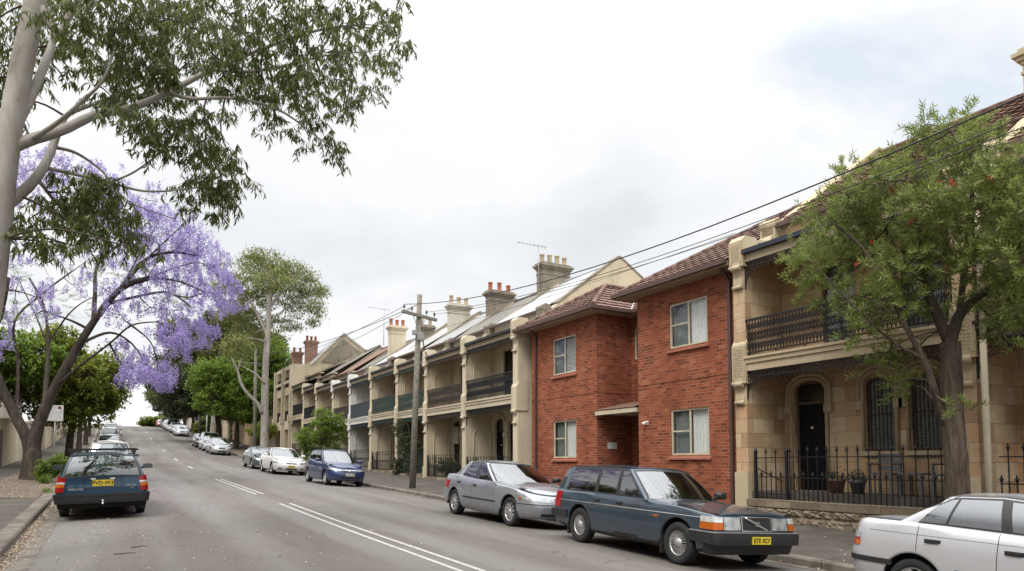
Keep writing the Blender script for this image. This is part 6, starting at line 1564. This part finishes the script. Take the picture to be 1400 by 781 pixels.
def gum_tree():
    r = random.Random(11)
    T = thing('gum_tree', 'large smooth-barked gum tree with drooping leaves overhanging the left foreground', 'tree', (-2.05,12,ground(-2.05,12)))
    mb = MB(); nodes = []
    base = [(-2.03,12,ground(-2.05,12)-.2)]+ETRUNK
    q = smooth_path(base,4); N = len(q); mb.tube(q,[.215*(1+.35*max(0,1-i/6))*(1-.45*i/(N-1))*(1+r.uniform(-.03,.03)) for i in range(N)],18); nodes += [(p,.15) for p in q[N//2:]]
    R0 = [.095,.085,.10,.08,.032,.02,.03,.035,.035,.04,.03]; R1 = [.018,.03,.02,.03,.010,.008,.008,.008,.008,.012,.008]
    for s,a,b in zip(ESTEM,R0,R1): limb(mb,s,a,b,10,5,0,nodes,.04,r)
    mb.build('trunk', M['euc_bark'], T, uv=False)
    tw = MB(); lf = MB()
    for (x,y,z,rx,rz,n) in EUC:
        c = Vector((x,y,z)); keep = []
        twig_to(tw,c,nodes,r,.022,.02,5,keep); keep.append((c,.01))
        for k in range(max(1,int(n*1.05))):
            v = rv(r); p = c+Vector((v.x*rx*1.05,v.y*rx*1.0,v.z*rz*1.05))
            if k % 5 == 0: twig_to(tw,p,keep,r,.007,.05,4)
            # a hanging spray: short twig that arches over, leaves dangling from it
            az = r.uniform(0,6.283); out = Vector((math.cos(az),math.sin(az),r.uniform(-.35,.35))); q0 = p; L = r.uniform(.18,.38)
            pts = [q0, q0+out*L*.5+Vector((0,0,.03)), q0+out*L*.85-Vector((0,0,L*.35))]
            tw.tube(pts,[.004,.003,.002],3,0,True,False)
            m_ = r.randint(12,20)
            for i in range(m_):
                t = (i+.5)/m_; bp = pts[0].lerp(pts[1],t*2) if t < .5 else pts[1].lerp(pts[2],t*2-1)
                d = Vector((r.gauss(0,.38),r.gauss(0,.38),-1.0+r.uniform(-.1,.45))).normalized()
                leaf2(lf,bp,d,Vector((r.uniform(-1,1),r.uniform(-1,1),.2)),r.uniform(.11,.18),r.uniform(.021,.034),r.uniform(-.1,.22))
    tw.build('twigs', M['twig'], T, uv=False); lf.build('crown', M['euc_leaf'], T, uv=False)
gum_tree()

def jacaranda():
    r = random.Random(5)
    T = thing('jacaranda', 'spreading jacaranda in purple blossom with forked dark trunk on the left kerb', 'tree', (-2.5,32,ground(-2.5,32)))
    mb = MB(); nodes = []
    R0 = [.31,.26,.09,.10,.065,.10,.075,.065,.07,.07]+[.042]*12; R1 = [.09,.10,.035,.04,.022,.04,.028,.026,.028,.024]+[.014]*12
    for i,(s,a,b) in enumerate(zip(JSTEM,R0,R1)):
        if i < 2: s = [(s[0][0],s[0][1],ground(-2.5,32)-.15)]+[tuple(p) for p in s[1:]]
        q = smooth_path(s,5); N = len(q)
        mb.bark(q,[(a+(b-a)*(k/(N-1))**.7)*(1+(.5*max(0,1-k/4) if i < 2 else 0))*(1+r.uniform(-.06,.06)) for k in range(N)],i+1,.05,20,5); nodes += [(p,a+(b-a)*k/(N-1)) for k,p in enumerate(q)][3 if i < 2 else 0:]
    br = MB(); fl = MB(); gl = MB()
    for (x,y,z,rx,rz,n) in sorted(JAC,key=lambda c:min((Vector(c[:3])-q[0]).length for q in nodes)):
        c = Vector((x,y,z)); keep = []
        twig_to(br,c,nodes,r,.065,-.04,5,keep); nodes += keep[1:]
        loc = keep+[(c,.02)]
        for k in range(int(n*.55)+3):
            v = rv(r); p = c+Vector((v.x*rx,v.y*rx*1.2,v.z*rz)); twig_to(br,p,loc,r,.026,-.05,4,loc if k < 12 else None)
            if k % 2: twig_to(br,c+Vector((r.gauss(0,1),r.gauss(0,1),r.gauss(0,.6)))*rx,loc,r,.022,-.05,4,loc if k < 10 else None)
            # upright loose panicle of bells
            for j in range(r.randint(2,3)):
                pc = p+rv(r)*.20
                for i in range(36):
                    h = r.random(); o = Vector((r.gauss(0,.06)*(1.25-h),r.gauss(0,.06)*(1.25-h),(h-.4)*.36))
                    d = rv(r).normalized(); s = d.orthogonal().normalized(); leaf1(fl,pc+o,d,s,r.uniform(.045,.08),r.uniform(.035,.06))
    for (x,y,z,rx,rz,n) in JACG:
        for k in range(n*3):
            v = rv(r); p = Vector((x+v.x*rx,y+v.y*rx,z+v.z*rz)); d0 = Vector((r.uniform(-1,1),r.uniform(-1,1),r.uniform(-.3,.2))).normalized(); s0 = d0.orthogonal().normalized()
            for i in range(12): leaf1(gl,p+d0*.03*i,(s0*(1 if i%2 else -1)+d0*.4).normalized(),d0,.10,.035)
    mb.build('trunk', M['jac_bark'], T, uv=False); br.build('branches', M['jac_bark'], T, uv=False); fl.build('blossom', M['jac_flower'], T, uv=False); gl.build('foliage', M['jac_leaf'], T, uv=False)
jacaranda()

def bottlebrush():
    r = random.Random(8)
    T = thing('bottlebrush_tree', 'bottlebrush tree with furrowed trunk and a few red flowers on the right footpath', 'tree', (12,6,ground(12,6)))
    mb = MB(); nodes = []
    R0 = [.19,.105,.10,.075,.055,.03,.045]; R1 = [.145,.03,.04,.02,.02,.012,.015]
    for i,(s,a,b) in enumerate(zip(BSTEM,R0,R1)):
        s = [tuple(p) for p in s]
        if i == 0: s = [(s[0][0],s[0][1],ground(12,6)-.15)]+s[1:]
        q = smooth_path(s,14 if i == 0 else 7); N = len(q)
        mb.bark(q,[(a+(b-a)*(k/(N-1))**.8)*(1+(.35*max(0,1-k/14) if i == 0 else 0)) for k in range(N)],i+3,.10 if i == 0 else .07,48 if i == 0 else 22,11 if i == 0 else 7); 
        if i: nodes += [(p,a+(b-a)*k/(N-1)) for k,p in enumerate(q)]
    mb.build('trunk', M['rough_bark'], T, uv=False)
    tw = MB(); lf = MB()
    for (x,y,z,rx,rz,n) in BOT:
        c = Vector((x,y,z)); keep = []
        twig_to(tw,c,nodes,r,.02,.0,5,keep); loc = keep+[(c,.01)]
        for k in range(int(n*(1.3 if z > 2.2 else .95))):
            v = rv(r); p = c+Vector((v.x*rx*.84,v.y*rx*.84,v.z*rz*.84))
            if k % 4 == 0: twig_to(tw,p,loc,r,.007,.0,4)
            od = (p-c).normalized() if (p-c).length > .05 else Vector((0,0,1))
            d = (od*.55+Vector((r.gauss(0,.45),r.gauss(0,.45),.35+r.gauss(0,.35)))).normalized(); L = r.uniform(.16,.34)
            bend = Vector((0,0,-r.uniform(0,.10)))
            tw.tube([p,p+d*L*.5+bend*.3,p+d*L+bend],[.004,.003,.0015],3,0,True,False)
            for i in range(24):
                t = (i+1)/24; b = p+d*L*t+bend*t*t; a = i*2.4; e = d.orthogonal().normalized(); f = d.cross(e)
                o = (e*math.cos(a)+f*math.sin(a)+d*r.uniform(.5,1.1)).normalized()
                leaf1(lf,b,o,o.cross(d).normalized() if o.cross(d).length > .01 else e,r.uniform(.08,.14),r.uniform(.018,.028))
    tw.build('twigs', M['twig'], T, uv=False); lf.build('crown', M['bottle_leaf'], T, uv=False)
    for p in BFL:
        fb = MB(); c = Vector(p); ax = Vector((r.gauss(0,.4),r.gauss(0,.4),.6)).normalized()
        for i in range(160):
            t = r.uniform(-.06,.06); a = r.uniform(0,6.28); e = ax.orthogonal().normalized(); f = ax.cross(e); o = (e*math.cos(a)+f*math.sin(a)+ax*r.uniform(-.1,.3)).normalized()
            leaf1(fb,c+ax*t,o,ax,.04,.004)
        fb.build('flower', M['red_flower'], T, uv=False)
bottlebrush()

def tall_gum():
    r = random.Random(21)
    T = thing('gum_tree', 'tall pale-trunked gum tree with a dead white limb on the right side of the street', 'tree', (10.9,59.8,ground(10.9,59.8)))
    mb = MB(); nodes = []
    for i,(s,a,b) in enumerate(zip(TGSTEM,[.36,.14,.14,.10,.12],[.16,.06,.05,.04,.05])):
        s = [tuple(p) for p in s]
        if i == 0: s = [(s[0][0],s[0][1],ground(10.9,59.8)-.2)]+s[1:]
        limb(mb,s,a,b,12,5,0,nodes,.04,r)
    nodes = nodes[14:]
    mb.build('trunk', M['grey_bark'], T, uv=False)
    db = MB()
    for s,a in zip(TGDEAD,(.17,.06,.10)): limb(db,s,a,a*.35,8,4,0,None,.05,r)
    db.build('dead_limb', M['grey_bark'], T, uv=False)
    br = MB(); lf = MB()
    for (x,y,z,rx,rz,n) in TG:
        c = Vector((x,y,z)); keep = []; twig_to(br,c,nodes,r,.07,.0,5,keep); loc = keep+[(c,.03)]
        for k in range(int(n*1.9)):
            v = rv(r); v = v*(v.length**-.25); p = c+Vector((v.x*rx*.88,v.y*rx*.88,v.z*rz*.85-.1*rz))
            if k % 3 == 0: twig_to(br,p,loc,r,.02,.0,4)
            for j in range(19):
                q = p+Vector((r.gauss(0,.30),r.gauss(0,.30),r.gauss(0,.13))); d = Vector((r.gauss(0,.6),r.gauss(0,.6),-.7)).normalized(); leaf1(lf,q,d,d.orthogonal().normalized(),r.uniform(.22,.36),r.uniform(.07,.12))
    br.build('branches', M['grey_bark'], T, uv=False); lf.build('crown', M['far_euc_leaf'], T, uv=False)
tall_gum()

def leafy_tree(name, label, base, top, trunk_r, cl, leaf, bark, seed, size=.26, dens=1., group=None, droop=.2, spread=.5):
    """cl: crown lobes (x,y,z,rx,rz); leaves gathered in clumps over each lobe with gaps between"""
    r = random.Random(seed); bx_, by_ = base; z0 = ground(bx_,by_)
    T = thing(name, label, 'tree', (bx_,by_,z0), group)
    mb = MB(); nodes = []; cx = sum(c[0] for c in cl)/len(cl); cyy = sum(c[1] for c in cl)/len(cl)
    q = [(bx_,by_,z0-.2),(bx_+.05,by_,z0+(top-z0)*.3),((bx_*2+cx)/3+.1,(by_*2+cyy)/3,z0+(top-z0)*.65),((bx_+cx)/2,(by_+cyy)/2,top)]
    limb(mb,q,trunk_r,trunk_r*.4,10,5,0,nodes,.06,r); mb.build('trunk', M[bark], T, uv=False); nodes = nodes[len(nodes)//3:]
    br = MB(); lf = MB()
    for (x,y,z,rx,rz) in cl:
        c = Vector((x,y,z)); keep = []; twig_to(br,c,nodes,r,trunk_r*.45,.05,6,keep); nodes2 = keep+[(c,.04)]
        n = int(34*dens*max(.6,(rx*rx*rz)**.45))
        for k in range(n):
            v = rv(r).normalized()*(r.uniform(.35,1.05)**.5); p = c+Vector((v.x*rx,v.y*rx,v.z*rz))
            if k % 2 == 0: twig_to(br,p,nodes2,r,.035,.0,4)
            cs = r.uniform(.28,.6)*spread*2*min(1.2,max(.5,rx/1.6))
            for j in range(int(26*r.uniform(.6,1.3))):
                o = Vector((r.gauss(0,.42),r.gauss(0,.42),r.gauss(0,.26)))*cs
                d = (rv(r).normalized()+Vector((0,0,-droop))).normalized(); L = size*r.uniform(.65,1.2)
                s = d.cross(Vector((r.uniform(-.5,.5),r.uniform(-.5,.5),1))); s = s.normalized() if s.length > .01 else d.orthogonal().normalized()
                leaf1(lf,p+o,d,s,L,L*.5)
    br.build('branches', M[bark], T, uv=False); lf.build('crown', M[leaf], T, uv=False); return T
G1 = 'street trees on the right'; G2 = 'street trees on the left'
def lobes(c, R, H, n, seed, k=.55):
    r = random.Random(seed); out = [(c[0],c[1],c[2],R*.62,H*.62)]
    for i in range(n):
        a = 6.283*i/n+r.uniform(-.4,.4); e = r.uniform(-.8,.95); ce = math.sqrt(max(0,1-e*e))
        out.append((c[0]+R*.68*math.cos(a)*ce, c[1]+R*.68*math.sin(a)*ce, c[2]+H*.68*e, R*k*r.uniform(.75,1.15), H*k*r.uniform(.65,1.0)))
    return out
leafy_tree('street_tree','small round bushy tree with bright leaves behind the blue hatchback',(11.25,40.8),1.6,.09,lobes((11.25,40.8,1.35),1.72,1.65,9,2,.46)+[(11.0,40.9,2.75,.6,.55),(9.95,40.7,1.15,.5,.6)],'bright_leaf','rough_bark',3,.15,1.5,G1)
leafy_tree('street_tree','bright green tree behind the tall gum trunk',(12.9,73),7.5,.2,lobes((13.2,73,7.6),3.6,4.4,10,5),'bright_leaf','rough_bark',4,.3,1.3,G1)
leafy_tree('street_tree','bright green street tree above the three parked cars',(11.0,73.5),7,.30,lobes((10.9,73.5,7.2),3.8,3.9,11,6),'bright_leaf','rough_bark',5,.32,1.2,G1)
leafy_tree('street_tree','dark grey-green tree with thick trunk halfway up the right side',(10.9,86),8.5,.42,lobes((9.2,86,8.4),4.6,3.6,12,7),'dark_leaf','rough_bark',6,.34,1.25,G1)
leafy_tree('gum_tree','olive gum tree rising above the dark tree on the right',(11.6,97),16,.4,lobes((10.2,97,15.6),5.6,4.6,12,8,.42)+[(6.5,97,12.5,2.4,1.6),(14,97,13,3,2)],'olive_leaf','grey_bark',7,.36,1.2,G1)
leafy_tree('gum_tree','olive gum tree behind the tall pale gum',(14.5,82),15,.35,lobes((12.6,82,13.6),4.6,4.6,11,9,.45),'olive_leaf','grey_bark',8,.36,1.1,G1)
leafy_tree('street_tree','olive tree far up the right side beside the distant row of cars',(10.6,112),11,.3,lobes((8.8,112,10.6),4.4,3.0,10,10),'olive_leaf','rough_bark',9,.38,1.1,G1)
leafy_tree('street_tree','last tree on the right before the crest',(10.8,128),11.5,.3,lobes((9.4,128,11.3),4.2,3.2,10,11),'dark_leaf','rough_bark',10,.4,1.,G1)
for i,(x,y,rr,h,lab) in enumerate([(6.9,146,2.2,1.5,'rounded green bush at the crest of the street'),(10.0,150,3.2,2.6,'tall dark bush at the crest behind the rounded one'),(12.5,104,2.6,2.4,'green shrub against the tan wall far up the right side')]):
    z = ground(x,y); leafy_tree('bush',lab,(x,y),z+h*.7,.12,lobes((x,y,z+h*.7),rr,h,8,20+i,.5),'green_leaf' if i != 1 else 'dark_leaf','rough_bark',30+i,.34,1.1,'bushes up the street')
leafy_tree('street_tree','dense green street tree right behind the jacaranda',(-1.95,45),4.6,.24,lobes((-1.95,45,4.7),2.5,2.9,12,12)+[(-2.6,44.5,3.0,1.5,1.3),(-.2,45,3.9,1.1,1.2)],'green_leaf','rough_bark',11,.24,1.5,G2)
leafy_tree('street_tree','yellow-green tree behind the left wall and the jacaranda stems',(-6.2,44),4.6,.24,lobes((-5.2,43.5,4.9),2.6,2.4,9,13),'bright_leaf','rough_bark',12,.26,1.2,G2)
leafy_tree('street_tree','second green street tree up the left kerb',(-2.0,60),4.6,.22,lobes((-2.3,60,5.3),2.2,2.4,10,14),'green_leaf','rough_bark',13,.28,1.3,G2)
leafy_tree('street_tree','dark third street tree up the left kerb',(-2.0,76),5.6,.22,lobes((-2.6,76,6.6),2.2,2.3,10,15),'dark_leaf','rough_bark',14,.32,1.2,G2)
leafy_tree('street_tree','furthest green street tree on the left kerb',(-2.1,92),7.0,.22,lobes((-2.8,92,8.0),2.2,2.3,10,16),'green_leaf','rough_bark',15,.36,1.1,G2)
leafy_tree('street_tree','tall green tree over the left wall at the left edge',(-7.5,36),6.4,.25,lobes((-7.6,36,6.2),2.6,2.6,9,17),'olive_leaf','rough_bark',16,.24,1.2,G2)
for i,(x,y,rr,h,lab) in enumerate([(15.5,99,3.6,3.2,'leafy garden tree behind the tan wall on the right'),(16,113,3.8,3.2,'second garden tree behind the tan wall on the right'),(15.5,128,3.8,3.0,'garden tree behind the pale wall near the crest'),(15,144,3.6,2.8,'furthest garden tree on the right at the crest'),(15.5,90,3.2,3.0,'garden tree behind the peach wall on the right')]):
    z = ground(x,y); leafy_tree('garden_tree',lab,(x,y),z+2.6,.2,lobes((x,y,z+3.2),rr,h,10,50+i,.5),['green_leaf','olive_leaf','dark_leaf'][i%3],'rough_bark',60+i,.38,1.1,'garden trees on the right')
leafy_tree('street_tree','unseen leafy street tree across from the pale silver sedan, added for reflections',(-3.6,3.5),4.2,.2,lobes((-4.3,3.5,5.0),3.1,3.4,11,81),'green_leaf','rough_bark',81,.24,1.0,G2)  # added out of view, crown raised to darken reflections in car windows
leafy_tree('street_tree','unseen leafy street tree on the left behind the camera, added for reflections',(-2.6,-5.5),3.2,.2,lobes((-2.9,-5.5,3.2),2.6,2.6,10,82),'olive_leaf','rough_bark',82,.24,1.0,G2)  # also out of view, added for car glass to reflect
leafy_tree('bush','green hedge over the garden wall beside the gabled house',(12.3,66.5),2.6,.1,[(12.4,65.6,2.9,1.2,.6),(12.5,67.4,3.1,1.3,.7),(12.5,69.2,3.0,1.2,.7)],'green_leaf','rough_bark',17,.22,1.6,'bushes up the street')
leafy_tree('creeper','dark green creeper climbing the front of the terrace behind the power pole',(13.6,33.6),2.0,.05,[(13.55,33.0,.2,.5,.9),(13.5,34.2,1.0,.55,.8),(13.5,34.6,1.9,.5,.5),(13.5,33.5,.9,.5,.7),(13.5,34.9,-.2,.4,.6)],'dark_leaf','twig',18,.13,2.2,None)
leafy_tree('shrub','dark shrub behind the iron fence of the sand coloured terrace',(14.2,30.2),.0,.03,[(14.1,30.2,-.2,.5,.4),(14.1,29.6,-.3,.4,.35)],'dark_leaf','twig',19,.11,2.,'shrubs behind the fences')
leafy_tree('shrub','low shrub behind the iron fence of the cream terrace by the flats',(14.2,25.6),-.2,.03,[(14.1,25.6,-.4,.5,.35),(14.1,24.9,-.45,.4,.3)],'dark_leaf','twig',20,.11,2.,'shrubs behind the fences')
leafy_tree('sapling','leafy green suckers at the foot of the jacaranda trunk',(-1.85,30.6),.1,.015,[(-1.8,30.6,-.15,.42,.40),(-1.55,30.4,.0,.30,.32),(-2.05,30.9,-.4,.3,.22)],'bright_leaf','twig',21,.12,1.6,None,.3,.42)
# tufts of grass by the kerb
def tuft(label, x, y, n, h, seed):
    r = random.Random(seed); mb = MB(); z = ground(x,y)
    for i in range(n):
        a = r.uniform(0,6.28); d = Vector((math.cos(a)*r.uniform(.1,.7),math.sin(a)*r.uniform(.1,.7),1)).normalized(); leaf2(mb,Vector((x+r.gauss(0,.07),y+r.gauss(0,.07),z)),d,Vector((math.sin(a),-math.cos(a),.1)),h*r.uniform(.5,1.1),.014,.25)
    o = mb.build('grass_tuft', M['bright_leaf'], None, uv=False); tag(o,label,'grass','grass tufts on the left verge')
tuft('large grass tuft beside the jacaranda roots',-1.95,29.5,160,.42,1); tuft('small green weed growing in the left footpath joint',-1.95,15.2,40,.14,2); tuft('thin grass tuft along the left kerb behind the wagon',-1.55,24.5,60,.22,3)

# ------------------------------------------------------------------ pole, wires, aerials, sign, small things
PX, PYY = 10.3, 25.2
pz = ground(PX,PYY)
pole = thing('power_pole','weathered timber power pole with crossarm standing on the footpath before the terraces','pole',(PX,PYY,pz))
PT = Vector((10.3,24.6,6.55))
mb = MB(); mb.tube([(PX,PYY,pz-.3),(PX,(PYY*.5+24.6*.5),(pz+6.55)/2),tuple(PT)],[.135,.115,.10],14); mb.build('post', M['pole_wood'], pole)
mb = MB(); a = Vector((9.5,24.42,5.78)); b = Vector((11.08,24.72,5.65)); mb.bar(a,b,.10,.11); ca = mb.build('crossarm', M['pole_wood'], pole)
ins = []
for t in (.06,.28,.70,.93):
    p = a.lerp(b,t); mb = MB(); mb.lathe([(.012,0),(.012,.10),(.045,.11),(.05,.15),(.03,.17),(.045,.19),(.03,.23),(.001,.24)],tuple(p+Vector((0,0,.05))),'z',10); mb.build('insulator', M['insulator'], ca); ins.append(p+Vector((0,0,.22)))
mb = MB(); mb.bar(tuple(a.lerp(b,.30)),(10.3,24.68,5.15),.02); mb.bar(tuple(a.lerp(b,.72)),(10.3,24.68,5.15),.02); mb.build('brace', M['galv'], pole)
mb = MB(); mb.box(10.17,10.43,24.42,24.52,4.75,5.05); mb.box(10.02,10.18,24.52,24.68,4.95,5.12); mb.build('service_bracket', M['galv'], pole)
mb = MB(); mb.box(10.22,10.30,PYY-.165,PYY-.14,.35,.75); mb.build('pole_tag', M['sign_back'], pole)
def cable(label, a, b, sag, r=.012, group='overhead cables'):
    a, b = Vector(a), Vector(b); n = 28
    pts = [a.lerp(b,k/n)-Vector((0,0,4*sag*(k/n)*(1-k/n))) for k in range(n+1)]
    mb = MB(); mb.tube(pts, r, 6); o = mb.build('overhead_cable', M['wire'], None, uv=False); tag(o,label,'cable',group)
NP = (10.3,-9.0)
cable('thick black overhead cable, lowest-hung of the wires crossing the top right sky', ins[0]+Vector((.0,-.1,.05)), (9.25,-9,5.95), 1.66, .0125)
cable('thin overhead wire just below the thick cable on the right', ins[2], (10.5,-9,6.0), 1.36, .008)
cable('thin overhead wire second below the thick cable on the right', ins[3], (11.1,-9,5.95), 1.22, .008)
cable('service wire from the pole to the top of the sandstone party wall', (10.35,24.5,5.0), (13.45,11.7,5.78), .12, .006)
far = (10.5,60.6)
cable('overhead wire running uphill from the top of the power pole', (10.3,24.7,6.2), (10.4,60.6,9.2), .55, .014)
cable('overhead wire running uphill from the left end of the crossarm', ins[0], (9.4,60.5,8.4), .7, .010)
cable('overhead wire running uphill from the middle of the crossarm', ins[1], (10.9,60.6,8.4), .75, .010)
cable('twisted service cable from the pole down to the terrace roof edge', (10.36,24.62,5.7), (13.5,31.3,5.35), .35, .018)
cable('thin service cable from the pole down to the terrace parapet', (10.36,24.62,5.0), (13.55,31.0,5.2), .25, .010)
p2 = thing('power_pole','grey power pole standing beside the trunk of the tall gum','pole',(10.55,60.6,ground(10.5,60.6)))
mb = MB(); mb.tube([(10.55,60.6,ground(10.5,60.6)-.2),(10.45,60.6,9.6)],[.17,.12],10); mb.build('post', M['pole_wood'], p2)
mb = MB(); mb.bar((9.1,60.5,8.35),(11.6,60.7,8.35),.11,.12); mb.build('crossarm', M['pole_wood'], p2)
p3 = thing('power_pole','distant power pole beside the row of cars below the crest','pole',(10.4,101,ground(10.4,101)))
mb = MB(); mb.tube([(10.4,101,ground(10.4,101)-.2),(10.4,101,10.4)],[.17,.13],10); mb.build('post', M['pole_wood'], p3)
mb = MB(); mb.bar((9.3,101,9.6),(11.5,101,9.6),.11,.12); mb.build('crossarm', M['pole_wood'], p3)
p4 = thing('lamp_post','pale post far up the street beside the dark tree','pole',(10.3,92,ground(10.3,92)))
mb = MB(); mb.tube([(10.3,92,ground(10.3,92)-.1),(10.3,92,7.2)],[.10,.07],8); mb.build('post', M['sign_back'], p4)
mb = MB(); mb.tube([(10.3,92,7.2),(10.0,92,7.5),(9.2,92,7.55)],[.05,.045,.06],8); mb.build('lamp_arm', M['sign_back'], p4)
# television aerials
def aerial(label, x, y, z0, z1, sz, seed):
    T = thing('tv_aerial',label,'aerial',(x,y,z0),'television aerials')
    mb = MB(); mb.tube([(x,y,z0),(x,y,z1)],.022,6); mb.build('mast', M['galv'], T)
    mb = MB(); d = Vector((-.8,.35,.12)).normalized(); c = Vector((x,y,z1-.05)); e = Vector((d.y,-d.x,0)).normalized()
    mb.tube([c-d*sz*.35,c+d*sz*.9],.014,5)
    for k in range(8): q = c+d*(sz*(-.3+.16*k)); w_ = sz*(.26-.018*k); mb.tube([q-e*w_,q+e*w_],.008,4)
    mb.build('antenna', M['galv'], T)
aerial('tv aerial on a tall mast left of the four-pot chimney',17.42,27.05,8.3,10.4,1.15,1)
aerial('tv aerial above the terrace roofs left of the red pot chimney',17.3,48.1,8.6,11.4,1.3,2)
# parking sign
S_ = thing('street_sign','white parking sign on a thin grey post behind the jacaranda trunk','sign',(-1.98,34,ground(-1.98,34)))
mb = MB(); mb.tube([(-1.98,34,ground(-1.98,34)-.1),(-1.98,34,2.3)],.03,8); mb.build('post', M['galv'], S_)
mb = MB(); mb.box(-2.28,-1.70,33.945,33.96,1.70,2.36); pl = mb.build('plate', M['sign_back'], S_)
mb = MB(); mb.lathe([(.001,0),(.06,0),(.06,.004)],(-1.84,33.94,2.26),'y',18); mb.build('symbol', M['sign_red'], pl)
place_text('sign_lettering','P',.10,'text_black',pl,(-1.84-WORLD(pl).x,33.933-WORLD(pl).y,2.26-WORLD(pl).z),(R(90),0,0),.003)
# things in the front yard of the sandstone house
def pot(label,x,y,z,r,h,mat,seed):
    T = thing('plant_pot',label,'plant pot',(x,y,z),'pots behind the fence')
    mb = MB(); mb.lathe([(.001,0),(r*.7,0),(r*.95,h*.8),(r*1.06,h*.82),(r*1.08,h),(r*.92,h),(r*.88,h*.85),(.001,h*.82)],(x,y,z),'z',18); mb.build('pot', M[mat], T)
    rr = random.Random(seed); lf = MB()
    for i in range(170):
        p = Vector((x+rr.gauss(0,r*.6),y+rr.gauss(0,r*.6),z+h+abs(rr.gauss(0,r*.6)))); d = rv(rr).normalized(); leaf1(lf,p,d,d.orthogonal().normalized(),.08,.035)
    lf.build('plant', M['dark_leaf'], T, uv=False)
pot('terracotta pot with a dark leafy plant behind the iron fence',14.2,9.62,-.70,.19,.33,'terracotta',1); pot('dark pot with a leafy plant beside the terracotta pot',14.25,9.15,-.70,.17,.30,'lead',2)
def chair(label,x,y,z,rot):
    T = thing('garden_chair',label,'chair',(x,y,z),'garden chairs behind the fence'); c, s = math.cos(rot), math.sin(rot)
    tr = lambda a,b,h: (x+a*c-b*s,y+a*s+b*c,z+h)
    def slab(nm,a0,a1,b0,b1,h0,h1):
        mb = MB(); mb.extrude([tr(a0,b0,h0),tr(a1,b0,h0),tr(a1,b1,h0),tr(a0,b1,h0)],(0,0,h1-h0)); mb.build(nm,M['lead'],T)
    slab('seat',-.24,.24,-.24,.24,.42,.46)
    for k in range(3): slab('back_slat',.20,.24,-.24,.24,.52+.13*k,.62+.13*k)
    for a in (-.22,.22):
        for b in (-.22,.22): slab('leg',a-.022,a+.022,b-.022,b+.022,0,.90 if a > 0 else .66)
    for b in (-.24,.24): slab('armrest',-.24,.24,b-.025,b+.025,.64,.67)
chair('slate grey garden chair under the left window of the sandstone house',14.3,8.55,-.70,.1); chair('slate grey garden chair under the right window, next to the trunk',14.35,7.25,-.70,-.1)
T = thing('side_table','low dark table between the grey garden chairs','table',(14.3,7.9,-.70))
mb = MB(); mb.box(14.05,14.55,7.65,8.15,-.26,-.22); mb.build('tabletop', M['lead'], T)
for a in (14.08,14.52):
    for b in (7.68,8.12): mb = MB(); mb.box(a-.02,a+.02,b-.02,b+.02,-.70,-.26); mb.build('leg', M['lead'], T)
# fallen leaves and petals
def litter(name, n, fx, mat, seed, s0=.03, s1=.07):
    r = random.Random(seed); mb = MB()
    for i in range(n):
        x, y = fx(r); z = (road(x,y) if XL < x < XR else ground(x,y))+.012+r.uniform(0,.012)
        a = r.uniform(0,6.28); d = Vector((math.cos(a),math.sin(a),r.uniform(-.15,.25))).normalized(); leaf2(mb,Vector((x,y,z)),d,Vector((r.uniform(-.3,.3),r.uniform(-.3,.3),1)),r.uniform(s0,s1),r.uniform(.012,.028),.2)
    o = mb.build(name, M[mat], None, uv=False); tag(o,kind='stuff')
litter('fallen_leaves',2600,lambda r:(XL+abs(r.gauss(.02,.10)),r.uniform(9,24)),'dry_leaf',1,.05,.11)
litter('fallen_leaves',2600,lambda r:(r.uniform(-3.4,-1.35),r.uniform(22.5,40)),'dry_leaf',2,.05,.12)
litter('fallen_leaves',800,lambda r:(min(6,-1+abs(r.gauss(0,2.4))),r.uniform(7,30)),'dry_leaf',3,.03,.08)
litter('fallen_petals',900,lambda r:(r.uniform(.6,2.4)+r.gauss(0,.5),r.uniform(17,36)),'jac_flower',4,.03,.05)
litter('fallen_leaves',500,lambda r:(XR-abs(r.gauss(.02,.09)),r.uniform(2,26)),'dry_leaf',5,.04,.09)
litter('fallen_leaves',350,lambda r:(r.uniform(9.9,13.2),r.uniform(3,14)),'dry_leaf',6,.04,.08)
# twigs on the road
for x,y,a,l,lab in ((.35,12.6,.4,.26,'short dry twig lying on the road, upper of two'),(.10,12.0,.1,.30,'thin curved dry twig lying on the road, lower of two')):
    mb = MB(); d = Vector((math.cos(a),math.sin(a),0)); p = Vector((x,y,road(x,y)+.015)); mb.tube([p,p+d*l*.5+Vector((-d.y,d.x,0))*.03,p+d*l],[.008,.007,.004],5); o = mb.build('twig', M['twig'], None, uv=False); tag(o,lab,'twig','twigs on the road')
